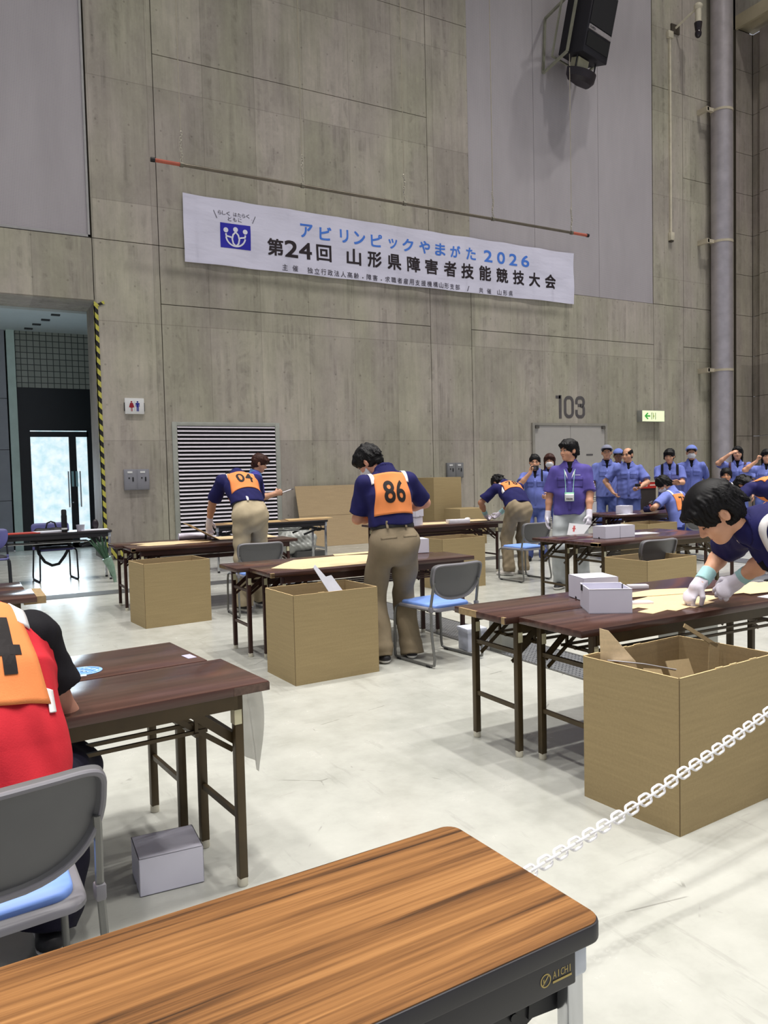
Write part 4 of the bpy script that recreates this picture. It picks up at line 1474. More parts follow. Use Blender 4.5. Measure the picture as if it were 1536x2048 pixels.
MB().bar((-0.02, 0, 0.49), (0.10, 0, 0.53), 0.02, 0.014).bar((-0.02, 0, 0.49), (0.09, 0, 0.475), 0.02, 0.012).build('handle', mat('ext_grey', (150, 146, 150), 0.4), ex)
MB().tube([(0, -0.02, 0.48), (-0.07, -0.03, 0.46), (-0.095, -0.02, 0.36), (-0.09, 0, 0.2)], 0.010, 8).build('hose', BLK, ex, smooth=True)

# hazard tape round the doorway corner
def hazard_mat():
    m, nt, b = new_mat('hazard_tape')
    v = coords(nt)
    sep = nd(nt, 'ShaderNodeSeparateXYZ')
    lk(nt, v, sep.inputs[0])
    s = mth(nt, 'ADD', mth(nt, 'SUBTRACT', sep.outputs[0], sep.outputs[1]), mth(nt, 'MULTIPLY', sep.outputs[2], 1.0))
    w_ = mth(nt, 'GREATER_THAN', mth(nt, 'FRACT', mth(nt, 'MULTIPLY', s, 5.2)), 0.5)
    lk(nt, mixc(nt, w_, lin((196, 190, 84)), lin((22, 20, 22))), b.inputs['Base Color'])
    b.inputs['Roughness'].default_value = 0.6
    return m
HZ = hazard_mat()
t = thing('hazard_tape', 'yellow and black striped tape up the doorway corner', 'tape', (2.21, WY, 0))
MB().bb(-0.012, 0.055, -0.012, 0.0, 0.06, 4.44).bb(-0.012, 0.0, -0.012, 0.045, 0.06, 4.44).build('corner_strip', HZ, t)
MB().prism([(-0.012, 4.42), (0.055, 4.42), (0.17, 4.47), (0.15, 4.52), (0.05, 4.46), (-0.012, 4.50)], 0.006, 0.014, Matrix.Rotation(R(90), 4, 'X')).build('loose_end', HZ, t)
mb = MB()
mb.add([(-0.03, -0.08, 0.33), (0.30, -0.30, 0.20), (0.34, -0.34, 0.02), (0.02, -0.10, 0.02), (-0.03, -0.084, 0.334), (0.30, -0.305, 0.204), (0.34, -0.345, 0.022), (0.02, -0.104, 0.022)],
       [(0, 1, 2, 3), (4, 7, 6, 5), (0, 4, 5, 1), (1, 5, 6, 2), (2, 6, 7, 3), (3, 7, 4, 0)])
mb.build('floor_end', HZ, t)
t2 = MB().bb(2.19, 2.42, 14.18, 14.30, 0.0, 0.09).build('foot_block', mat('rubber_block', (120, 116, 104), 0.8), None, bevel=0.01)
tag(t2, 'low grey block on floor at the taped doorway corner', 'block')

# conduit with end box
t = thing('cable_conduit', 'thin white vertical conduit with end box on the right wall', 'conduit', (16.45, WY, 0))
cw = mat('conduit_white', (206, 198, 178), 0.5)
MB().bb(-0.028, 0.028, -0.05, 0.0, 7.42, 12.35).build('conduit', cw, t)
MB().bb(-0.065, 0.065, -0.10, 0.0, 7.24, 7.44).build('end_box', cw, t, bevel=0.006)
MB().bb(-0.045, 0.045, -0.085, -0.01, 7.20, 7.24).build('socket', mat('socket_dark', (70, 64, 56), 0.6), t)
MB().bb(-0.09, 0.09, -0.08, 0, 12.33, 12.50).build('junction_box', cw, t, bevel=0.006)

# camera on an arm
t = thing('security_camera', 'cream bracket arm with dark dome camera high on the right wall', 'camera', (16.66, WY, 12.62))
MB().bb(-0.15, 0.15, -0.04, 0, -0.12, 0.10).build('wall_plate', mat('cam_dark', (70, 62, 54), 0.6), t)
MB().cyl((0, 0, 0), (0.14, -0.55, 0.26), 0.028, 10).build('arm', cw, t, smooth=True)
MB().cyl((0.16, -0.60, -0.10), (0.16, -0.60, 0.30), 0.075, 14).ball((0.16, -0.60, 0.30), (0.11, 0.11, 0.09)).build('hanger', cw, t, smooth=True)
MB().cyl((0.16, -0.60, -0.32), (0.16, -0.60, -0.10), 0.07, 14, r2=0.10).ball((0.16, -0.60, -0.36), (0.085, 0.085, 0.11)).build('dome', mat('dome_dark', (34, 26, 34), 0.25), t, smooth=True)

# big vertical duct with brackets
t = thing('vertical_duct', 'thick pale grey vertical duct pipe near the right corner', 'pipe', (18.04, 14.03, 0))
dm_ = mat('galvanised_duct', (186, 180, 186), 0.35, 0.55, var=0.12, vscale=3.5)
MB().cyl((0, 0, 0), (0, 0, TOP), 0.272, 40).build('duct', dm_, t, smooth=True)
for z in (1.0, 3.93, 7.30, 10.68):
    MB().lathe((0, 0, z), [(0.275, -0.03), (0.285, -0.03), (0.285, 0.03), (0.275, 0.03)], 32).bb(-0.52, -0.26, 0.02, 0.10, z - 0.04, z + 0.05).bb(-0.55, -0.46, 0.02, 0.33, z - 0.06, z + 0.06).build('bracket', mat('bracket_cream', (190, 180, 160), 0.5), t)

# ------------------------------------------------------------------ banner pole with chains and wires
PY = 13.6
t = thing('banner_pole', 'long thin steel pole with red tape at both ends hung above the banner', 'pole', (0, 0, 0))
pz = lambda x: 6.786 - (x - 3.121) * 0.0056
pm_ = mat('pole_steel', (112, 104, 92), 0.35, 0.6)
MB().cyl((3.62, PY, pz(3.62)), (12.41, PY, pz(12.41)), 0.030, 14).build('pole', pm_, t, smooth=True)
rt_ = mat('red_tape', (186, 96, 76), 0.6)
MB().cyl((3.15, PY, pz(3.15)), (3.62, PY, pz(3.62)), 0.032, 14).build('red_end', rt_, t, smooth=True)
MB().cyl((12.41, PY, pz(12.41)), (12.86, PY, pz(12.86)), 0.032, 14).build('red_end', rt_, t, smooth=True)
MB().cyl((3.09, PY, pz(3.12)), (3.16, PY, pz(3.15)), 0.040, 14).build('end_cap', BLK, t, smooth=True)
MB().cyl((12.86, PY, pz(12.86)), (12.92, PY, pz(12.9)), 0.040, 14).build('end_cap', BLK, t, smooth=True)
cs = mat('chain_steel', (206, 200, 186), 0.3, 0.7)
def link_ring(mb, c, d, n_, L, wd, r, seg=14):
    """one oval chain link: c centre, d long direction, n_ normal of the link's plane"""
    d, n_ = Vector(d).normalized(), Vector(n_).normalized()
    s_ = n_.cross(d).normalized()
    pts = []
    hl = L / 2 - wd / 2
    for k in range(seg):
        an = 2 * math.pi * k / seg
        pts.append(Vector(c) + d * (math.cos(an) * wd / 2 + (hl if math.cos(an) > 0 else -hl)) + s_ * (math.sin(an) * wd / 2))
    mb.tube(pts, r, 8, closed=True)
wire = mat('hanging_wire', (190, 182, 164), 0.4, 0.5)
for i, x in enumerate((3.611, 5.854, 8.044, 10.22, 12.41)):
    z = pz(x)
    MB().lathe((x, PY, z), [(0.034, -0.03), (0.042, -0.03), (0.042, 0.03), (0.034, 0.03)], 14, Matrix.Rotation(R(90), 3, 'Y')).build('clamp', mat('clamp_steel', (120, 116, 104), 0.4, 0.6), t)
    mb = MB()
    nlk = 11
    for k in range(nlk):
        link_ring(mb, (x + 0.012 * math.sin(k * 0.8 + i), PY, z + 0.065 + k * 0.047), (0.1 * math.sin(k + i), 0, 1), (1, 0, 0) if k % 2 else (0, 1, 0), 0.064, 0.034, 0.0065)
    mb.build('chain', cs, t, smooth=True)
    MB().cyl((x, PY, z + 0.065 + nlk * 0.047 - 0.03), (x, PY, 20.9), 0.008, 6).build('wire', wire, t)

# ------------------------------------------------------------------ banner
t = thing('banner', 'long white banner with blue and black Japanese lettering and square blue logo', 'banner', (0, 0, 0))
def cloth_mat():
    m, nt, b = new_mat('banner_cloth')
    b.inputs['Base Color'].default_value = (*lin((222, 220, 240)), 1)
    b.inputs['Roughness'].default_value = 0.7
    n = noise(nt, coords(nt, (0.6, 1, 2.2), rot=(0, 0.5, 0)), 2.4, 3, 0.5)
    bump(nt, b, n, 0.35, 0.05)
    return m
bx0, bx1, bzt, bzb = 3.80, 13.12, (6.575, 6.535), (5.335, 5.335)
NX, NZ = 120, 22
def bwave(u, v):
    return WY - 0.045 - 0.007 * math.sin(u * 40 + 5 * v) * (v - 0.5) - 0.006 * math.sin(u * 23 + v * 9) - 0.006 * math.sin((v - u * 9) * 7)
def on_banner(mb, off):
    """let flat lettering follow the cloth"""
    mb.v = [(p[0], bwave((p[0] - bx0) / (bx1 - bx0), (p[2] - 5.335) / 1.22) - off + (p[1] - LYB) * 0.6, p[2]) for p in mb.v]
    return mb
LYB = WY - 0.05
def bpt(u, v):
    x = bx0 + (bx1 - bx0) * u
    zt = bzt[0] + (bzt[1] - bzt[0]) * u - 0.012 * abs(math.sin(u * math.pi * 9))
    zb = bzb[0] + (bzb[1] - bzb[0]) * u + 0.010 * abs(math.sin(u * math.pi * 6 + 0.4))
    edge = min(1, 6 * min(u, 1 - u)) 
    y = bwave(u, v)
    return Vector((x, y, zb + (zt - zb) * v))
vs = [bpt(i / NX, j / NZ) for i in range(NX + 1) for j in range(NZ + 1)]
n1 = len(vs)
vs += [p + Vector((0, 0.004, 0)) for p in vs]
fs = []
for i in range(NX):
    for j in range(NZ):
        a = i * (NZ + 1) + j
        fs.append((a, a + NZ + 1, a + NZ + 2, a + 1))
        fs.append((n1 + a, n1 + a + 1, n1 + a + NZ + 2, n1 + a + NZ + 1))
MB().add(vs, fs).build('cloth', cloth_mat(), t, smooth=True)
def row(name, items, h, wd, m, bold, dy=0.0):
    mb = MB()
    for ch, x, z in items:
        if ch in ' 　':
            continue
        hh, ww = h, wd
        if ch in '・、':
            hh = ww = h * 0.22
        elif ch in 'ッ':
            hh, ww = h * 0.78, wd * 0.8
        elif ch in '/':
            ww = wd * 0.55
        elif ch.isdigit():
            ww = wd * 0.86
        elif ch == 'リ':
            ww = wd * 0.72
        put_glyph(mb, ch, (x, LYB - dy, z - (h - hh) * 0.3), hh, ww, FRONT, bold)
    return on_banner(mb, 0.004).build(name, m, t)
r1x = [6.215, 6.627, 7.036, 7.386, 7.779, 8.166, 8.533, 8.937, 9.334, 9.722, 10.141, 10.605, 10.965, 11.309, 11.649]
BLUE = mat('banner_blue', (72, 128, 226), 0.6, var=0.02)
BBLK = mat('banner_black', (34, 20, 28), 0.6, var=0.02)
row('title_lettering', [(c, x, 6.19) for c, x in zip('アビリンピックやまがた2026', r1x)], 0.262, 0.262, BLUE, 0.026)
r2x = [5.56, 5.885, 6.185, 6.583, 7.25, 7.722, 8.19, 8.656, 9.108, 9.583, 10.042, 10.511, 10.985, 11.452, 11.922, 12.39]
row('headline_lettering', [(c, x, 5.802) for c, x in zip('第24回山形県障害者技能競技大会', r2x)], 0.325, 0.325, BBLK, 0.026)
it = [('主', 5.748, 5.44), ('催', 5.962, 5.44)]
s3 = '独立行政法人高齢・障害・求職者雇用支援機構山形支部'
it += [(c, 6.269 + (9.771 - 6.269) * i / (len(s3) - 1), 5.43) for i, c in enumerate(s3)]
it += [('/', 10.049, 5.425), ('共', 10.40, 5.42), ('催', 10.62, 5.42), ('山', 10.898, 5.42), ('形', 11.06, 5.42), ('県', 11.223, 5.42)]
it = [(c, x, z + 0.165 - (0.165 - 0.0)) for c, x, z in it]
row('organiser_lettering', it, 0.118, 0.112, mat('banner_ink', (60, 52, 66), 0.6), 0.006)
lgm = MB()
for i in range(8):
    for j in range(6):
        xa, xb, za, zb_ = 4.479 + 0.0731 * i, 4.479 + 0.0731 * (i + 1), 5.678 + 0.0757 * j, 5.678 + 0.0757 * (j + 1)
        lgm.add([(xa, LYB, za), (xb, LYB, za), (xb, LYB, zb_), (xa, LYB, zb_)], [(0, 1, 2, 3)])
lg = on_banner(lgm, 0.004).build('logo', mat('logo_blue', (36, 32, 172), 0.6, var=0.02), t)
wm = mat('logo_white', (232, 232, 246), 0.6, var=0.02)
mb = MB()
lc = 4.771
for x, z in ((lc - 0.185, 6.005), (lc, 6.030), (lc + 0.185, 6.005)):
    mb.cyl((x, LYB - 0.002, z), (x, LYB - 0.006, z), 0.046, 18)
def curve(pts, wd=0.030):
    stroke(mb, pts, wd, LYB - 0.005, LYB)
arc = [(lc + 0.185 * math.sin(a_), 5.905 - 0.185 * (math.cos(a_)) * 1.0 + 0.0) for a_ in [R(d) for d in range(-82, 83, 8)]]
curve(arc)
curve([(lc - 0.185, 5.94), (lc - 0.18, 5.90), (lc - 0.10, 5.885), (lc - 0.085, 5.88)])
curve([(lc + 0.185, 5.94), (lc + 0.18, 5.90), (lc + 0.10, 5.885), (lc + 0.085, 5.88)])
curve([(lc - 0.0, 5.985), (lc - 0.05, 5.93), (lc - 0.068, 5.85), (lc - 0.05, 5.77), (lc, 5.722)])
curve([(lc + 0.0, 5.985), (lc + 0.05, 5.93), (lc + 0.068, 5.85), (lc + 0.05, 5.77), (lc, 5.722)])
on_banner(mb, 0.006).build('logo_figures', wm, lg)
row('slogan_lettering', [(c, 4.475 + 0.625 * i / 7.6, 6.312) for i, c in enumerate('らしく') ] + [('、', 4.70, 6.27)] + [(c, 4.775 + 0.083 * i, 6.312) for i, c in enumerate('はたらく')] + [('、', 5.10, 6.27)] + [(c, 4.665 + 0.10 * i, 6.215) for i, c in enumerate('ともに')], 0.072, 0.068, mat('banner_ink', (60, 52, 66), 0.6), 0.004)
mb = MB(); stroke(mb, [(4.36, 6.335), (4.42, 6.20)], 0.010, LYB - 0.003); stroke(mb, [(5.172, 6.325), (5.108, 6.185)], 0.010, LYB - 0.003)
on_banner(mb, 0.004).build('slogan_strokes', mat('banner_ink', (60, 52, 66), 0.6), t)

# ------------------------------------------------------------------ loudspeaker on its wall bracket
t = thing('loudspeaker', 'large black loudspeaker tilted down on a pale wall frame, upper right', 'speaker', (12.88, 13.58, 11.38))
t.rotation_euler = (0, 0, 0)
spm = mat('speaker_black', (20, 18, 28), 0.55, var=0.15)
rot = Matrix.Rotation(R(14), 4, 'Z') @ Matrix.Rotation(R(14), 4, 'X')
def spart(mb, name, m, par=t, **kw):
    mb.v = [tuple(rot @ Vector(p)) for p in mb.v]
    return mb.build(name, m, par, **kw)
cab = spart(MB().bb(-0.48, 0.48, -0.42, 0.25, -0.72, 0.62), 'cabinet', spm, bevel=0.02)
spart(MB().bb(-0.43, 0.43, -0.435, -0.42, -0.13, 0.57), 'grille', mat('grille_black', (12, 11, 18), 0.8), cab)
spart(MB().bb(-0.43, 0.43, -0.435, -0.42, -0.58, -0.30), 'port', mat('port_black', (8, 8, 12), 0.9), cab)
pl_ = spart(MB().bb(-0.43, 0.43, -0.445, -0.42, -0.25, -0.16), 'name_plate', mat('speaker_plate', (168, 162, 164), 0.4, 0.4), cab)
mb = MB()
for i, ch in enumerate('RAMSA'):
    put_glyph(mb, ch, (-0.385 + 0.042 * i, -0.447, -0.205), 0.048, 0.034, FRONT, 0.03)
spart(mb, 'lettering', BLK, pl_)
# horn units above and below
horn = mat('horn_dark', (30, 22, 30), 0.5)
def half_bowl(z, s_):
    mb = MB()
    n = 20
    prof = [(0.47, 0), (0.45, 0.16 * s_), (0.36, 0.24 * s_), (0, 0.27 * s_)]
    for (r0_, a0_), (r1_, a1_) in zip(prof[:-1], prof[1:]):
        base = len(mb.v)
        vs = [(-r * math.cos(math.pi * k / n), -0.05 - r * 0.75 * math.sin(math.pi * k / n), z + a) for r, a in ((r0_, a0_), (r1_, a1_)) for k in range(n + 1)]
        mb.add(vs, [(k, k + 1, n + 2 + k, n + 1 + k) for k in range(n)])
    vs = [(-0.47 * math.cos(math.pi * k / n), -0.05 - 0.47 * 0.75 * math.sin(math.pi * k / n), z) for k in range(n + 1)]
    mb.add(vs, [tuple(range(n + 1))])
    return mb
spart(half_bowl(-0.98, -1), 'lower_horn', horn, smooth=True)
spart(half_bowl(0.74, 1.6), 'upper_horn', spm, smooth=True)
for x in (-0.36, 0.36):
    spart(MB().cyl((x, -0.2, -0.98), (x, -0.2, -0.70), 0.018, 8).cyl((x, -0.2, 0.6), (x, -0.2, 0.76), 0.018, 8), 'rod', BLK)
spart(MB().bb(-0.3, 0.1, -0.2, 0.0, -0.95, -0.74), 'driver', mat('driver_cream', (170, 166, 140), 0.5))
brk = mat('bracket_pale', (150, 150, 134), 0.5, 0.2)
mb = MB()
P = lambda x, y, z: rot @ Vector((x, y, z))
for x in (-0.56, 0.50):
    f0, f1 = P(x, -0.05, 0.62), P(x, -0.05, -0.70)
    w0, w1 = Vector((f0.x - 0.02, 0.77, 0.42)), Vector((f1.x - 0.02, 0.77, -0.82))
    mid0, mid1 = P(x, 0.35, 0.55), P(x, 0.35, -0.75)
    mb.bar(f0, f1, 0.05).bar(f0, w0, 0.05).bar(f1, w1, 0.05).bar(w0, w1, 0.05).bar(mid0, mid1, 0.035)
mb.bar(P(-0.56, 0.35, -0.75), P(0.5, 0.35, -0.75), 0.035).bar(P(-0.56, 0.35, 0.55), P(0.5, 0.35, 0.55), 0.035)
mb.build('wall_frame', brk, t)
# ------------------------------------------------------------------ furniture
def wood_mat(name, c_lo, c_mid, c_hi, rough, along='X', scale=1.0, contrast=(0.36, 0.5, 0.64), spec=0.5):
    m, nt, b = new_mat(name)
    sc = (1.1, 26, 26) if along == 'X' else (26, 1.1, 26)
    sc = tuple(q * scale for q in sc)
    a = noise(nt, coords(nt, sc), 1.0, 6, 0.62, 0.25)
    sc2 = (0.35, 5, 5) if along == 'X' else (5, 0.35, 5)
    c = noise(nt, coords(nt, sc2), 2.0, 3, 0.5, 0.6)
    f = mth(nt, 'MULTIPLY_ADD', c, 0.55, mth(nt, 'MULTIPLY', a, 0.45))
    lk(nt, ramp(nt, f, [(contrast[0], lin(c_lo)), (contrast[1], lin(c_mid)), (contrast[2], lin(c_hi))]), b.inputs['Base Color'])
    b.inputs['Roughness'].default_value = rough
    b.inputs['Specular IOR Level'].default_value = spec
    return m
M_ROSE = wood_mat('dark_rosewood_laminate', (54, 35, 29), (72, 47, 40), (92, 64, 55), 0.2)
M_ROSE_E = mat('dark_rosewood_edge', (58, 30, 28), 0.3, var=0.2, vscale=12)
def teak_mat():
    m, nt, b = new_mat('teak_laminate')
    broad = noise(nt, coords(nt, (0.7, 16, 16)), 1.0, 5, 0.6, 0.5)
    fine = noise(nt, coords(nt, (1.3, 70, 70)), 1.0, 6, 0.65, 0.3)
    pore = noise(nt, coords(nt, (9, 420, 420)), 1.0, 2, 0.5)
    f = mth(nt, 'MULTIPLY_ADD', broad, 0.55, mth(nt, 'MULTIPLY', fine, 0.45))
    c = ramp(nt, f, [(0.38, lin((48, 31, 18))), (0.45, lin((108, 72, 40))), (0.535, lin((140, 97, 56))), (0.66, lin((168, 122, 74)))])
    c = mixc(nt, mth(nt, 'MULTIPLY', ramp(nt, pore, [(0.30, (1, 1, 1)), (0.42, (0, 0, 0))]), 0.35), c, lin((84, 50, 24)))
    lk(nt, c, b.inputs['Base Color'])
    b.inputs['Roughness'].default_value = 0.42
    b.inputs['Specular IOR Level'].default_value = 0.3
    return m
M_TEAK = teak_mat()
M_BRONZE = mat('bronze_enamel', (72, 58, 34), 0.42, 0.25, var=0.18, vscale=10)
M_BROWN_LEG = mat('brown_enamel', (62, 36, 30), 0.42, 0.2, var=0.15, vscale=10)
M_CAPW = mat('foot_cap', (214, 208, 190), 0.5)
M_STICK = mat('cream_sticker', (206, 200, 166), 0.6)
M_CHIP = mat('worn_edge', (152, 128, 92), 0.8, var=0.2, vscale=30)
M_CHROME = mat('chrome', (196, 198, 202), 0.16, 0.95, var=0.03)
M_BEDGE = mat('black_edge', (34, 32, 38), 0.5, var=0.12)
TZ = 0.70
def folding_table(label, x0, x1, y0, y1, legm=None, yaw=0.0, piv=None, group='folding tables', shelf=True, chips=(), stickers=True, drawn_top=None):
    """rosewood-topped folding table: top, end and side rails, two folding leg frames, wire shelf"""
    legm = legm or M_BRONZE
    cx, cy = ((x0 + x1) / 2, (y0 + y1) / 2)
    px, py = piv or (cx, cy)
    c, s = math.cos(R(yaw)), math.sin(R(yaw))
    wx, wy = px + c * (cx - px) - s * (cy - py), py + s * (cx - px) + c * (cy - py)
    t = thing('folding_table', label, 'table', (wx, wy, 0), R(yaw), group)
    L, D = x1 - x0, y1 - y0
    top = MB().bb(-L / 2, L / 2, -D / 2, D / 2, TZ - 0.032, TZ).build('tabletop', drawn_top or M_ROSE, t, bevel=0.003)
    for (ax, ay, w_, d_) in chips:
        MB().bb(ax, ax + w_, ay, ay + d_, TZ - 0.0325, TZ + 0.0004).build('chipped_edge', M_CHIP, top)
    rl = MB()
    for e in (-1, 1):
        rl.bb(-L / 2 + 0.11, L / 2 - 0.11, e * (D / 2 - 0.028) - 0.009, e * (D / 2 - 0.028) + 0.009, TZ - 0.082, TZ - 0.032)
    rl.build('side_rail', legm, t)
    for ex in (-1, 1):
        lx = ex * (L / 2 - 0.105)
        for ey in (-1, 1):
            ly = ey * (D / 2 - 0.038)
            lg = MB().bb(lx - 0.0155, lx + 0.0155, ly - 0.0155, ly + 0.0155, 0.028, TZ - 0.032).build('leg', legm, t, bevel=0.003)
            MB().lathe((lx, ly, 0), [(0.017, 0), (0.019, 0.006), (0.018, 0.03)], 12).build('foot_cap', M_CAPW, lg, smooth=True)
            if stickers:
                MB().bb(lx - ex * 0.004 - 0.013, lx - ex * 0.004 + 0.013, ly - 0.0175, ly + 0.0175, 0.565, 0.615).build('sticker', M_STICK, lg)
        yy = D / 2 - 0.038
        MB().bar((lx, -yy, 0.24), (lx, yy, 0.24), 0.016, 0.020).build('lower_crossbar', legm, t)
        MB().bar((lx, -yy, 0.515), (lx, yy, 0.515), 0.016, 0.020).build('upper_crossbar', legm, t)
        for ey in (-1, 1):
            y = ey * (yy - 0.028)
            MB().bar((lx, y, 0.50), (lx - ex * 0.20, y, TZ - 0.04), 0.010, 0.030).bar((lx, y - ey * 0.018, 0.46), (lx - ex * 0.26, y - ey * 0.018, TZ - 0.05), 0.006, 0.018).build('folding_brace', legm, t)
    if shelf:
        mb = MB()
        z = TZ - 0.148
        for k in range(4):
            y = -D / 2 + 0.075 + (D - 0.15) * k / 3
            mb.bar((-L / 2 + 0.20, y, z), (L / 2 - 0.20, y, z), 0.012, 0.012)
        for ex in (-1, 1):
            x = ex * (L / 2 - 0.24)
            mb.bar((x, -D / 2 + 0.06, z - 0.008), (x, D / 2 - 0.06, z - 0.008), 0.014)
            for ey in (-1, 1):
                mb.bar((x, ey * (D / 2 - 0.07), z), (x, ey * (D / 2 - 0.07), TZ - 0.03), 0.012)
        mb.build('wire_shelf', legm, t)
    return t
GB = 'rosewood folding tables'
# B: foreground left
pv = (0.83, 2.94)
folding_table('dark brown folding table at front left, nearer of the pair, beside the white box', -0.94, 0.86, 2.505, 2.925, yaw=6, piv=pv, group=GB, )
folding_table('dark brown folding table at front left, farther of the pair, with round blue fan', -0.99, 0.81, 2.935, 3.355, yaw=6, piv=pv, group=GB)
wt = [o for o in bpy.data.objects if o.name == 'folding_table'][0]
MB().bb(0.77, 0.9006, -0.2108, -0.2096, TZ - 0.031, TZ - 0.004).bb(0.8995, 0.9008, -0.21, -0.12, TZ - 0.031, TZ - 0.004).build('worn_edge_band', mat('worn_brown', (96, 76, 66), 0.7, var=0.35, vscale=40), [c_ for c_ in wt.children if c_.name.startswith('tabletop')][0])
# C: big pair on the right
folding_table('dark brown folding table at right, nearer of the pair, with open white box', 2.325, 4.125, 2.535, 2.955, yaw=1.0, group=GB)
folding_table('dark brown folding table at right, farther of the pair, with chipped left corner', 2.245, 4.045, 2.965, 3.385, yaw=1.0, group=GB, chips=((-0.9005, 0.02, 0.012, 0.15), (-0.9005, -0.205, 0.014, 0.025)))
# D: man numbered 86
folding_table('dark brown folding table before the person numbered 86, nearer of the pair', 1.935, 3.735, 5.29, 5.74, M_BROWN_LEG, yaw=1.0, group=GB, chips=((-0.90, -0.225, 0.03, 0.02),))
folding_table('dark brown folding table before the person numbered 86, farther of the pair', 1.83, 3.63, 5.75, 6.18, M_BROWN_LEG, yaw=1.0, group=GB)
# E: back left
folding_table('dark brown folding table at back left, nearer of the pair, large carton in front', 1.50, 3.30, 8.08, 8.54, M_BROWN_LEG, group=GB, chips=((-0.90, -0.23, 0.04, 0.02),))
folding_table('dark brown folding table at back left, farther of the pair, near the louvre', 1.42, 3.22, 8.55, 9.0, M_BROWN_LEG, group=GB)
# G: person 78
folding_table('dark brown folding table of the person numbered 78, nearer of the pair', 4.85, 6.65, 8.70, 9.15, M_BROWN_LEG, group=GB)
folding_table('dark brown folding table of the person numbered 78, farther of the pair', 4.88, 6.68, 9.16, 9.61, M_BROWN_LEG, group=GB)
# H: middle right
folding_table('glossy dark brown folding table at mid right, nearer of the pair, chair at it', 5.21, 7.01, 5.40, 5.86, group=GB, chips=((-0.90, -0.23, 0.035, 0.10),))
folding_table('glossy dark brown folding table at mid right, farther of the pair', 5.18, 6.98, 5.87, 6.32, group=GB)
# I: person 72
folding_table('dark brown folding table of the seated person numbered 72, nearer of the pair', 8.50, 10.30, 8.36, 8.80, M_BROWN_LEG, group=GB)
folding_table('dark brown folding table of the seated person numbered 72, farther of the pair', 8.55, 10.35, 8.81, 9.27, M_BROWN_LEG, group=GB)
# right edge, behind the foreground man
folding_table('dark brown folding table at far right edge before the bending person', 8.02, 9.82, 6.15, 6.60, M_BROWN_LEG, group=GB)
# K: left edge
folding_table('dark brown folding table cut by the left edge, nearer of the pair', -1.37, 0.39, 5.15, 5.57, group=GB)
folding_table('dark brown folding table cut by the left edge, farther of the pair', -1.45, 0.35, 5.58, 6.0, group=GB)
MB().bb(0.32, 0.445, 5.20, 5.60, TZ - 0.05, TZ - 0.004).build('tmp_bracket', M_CHIP)
bpy.data.objects['tmp_bracket'].name = 'edge_board'
tag(bpy.data.objects['edge_board'], 'bare tan board end at the corner of the left edge table', 'board')

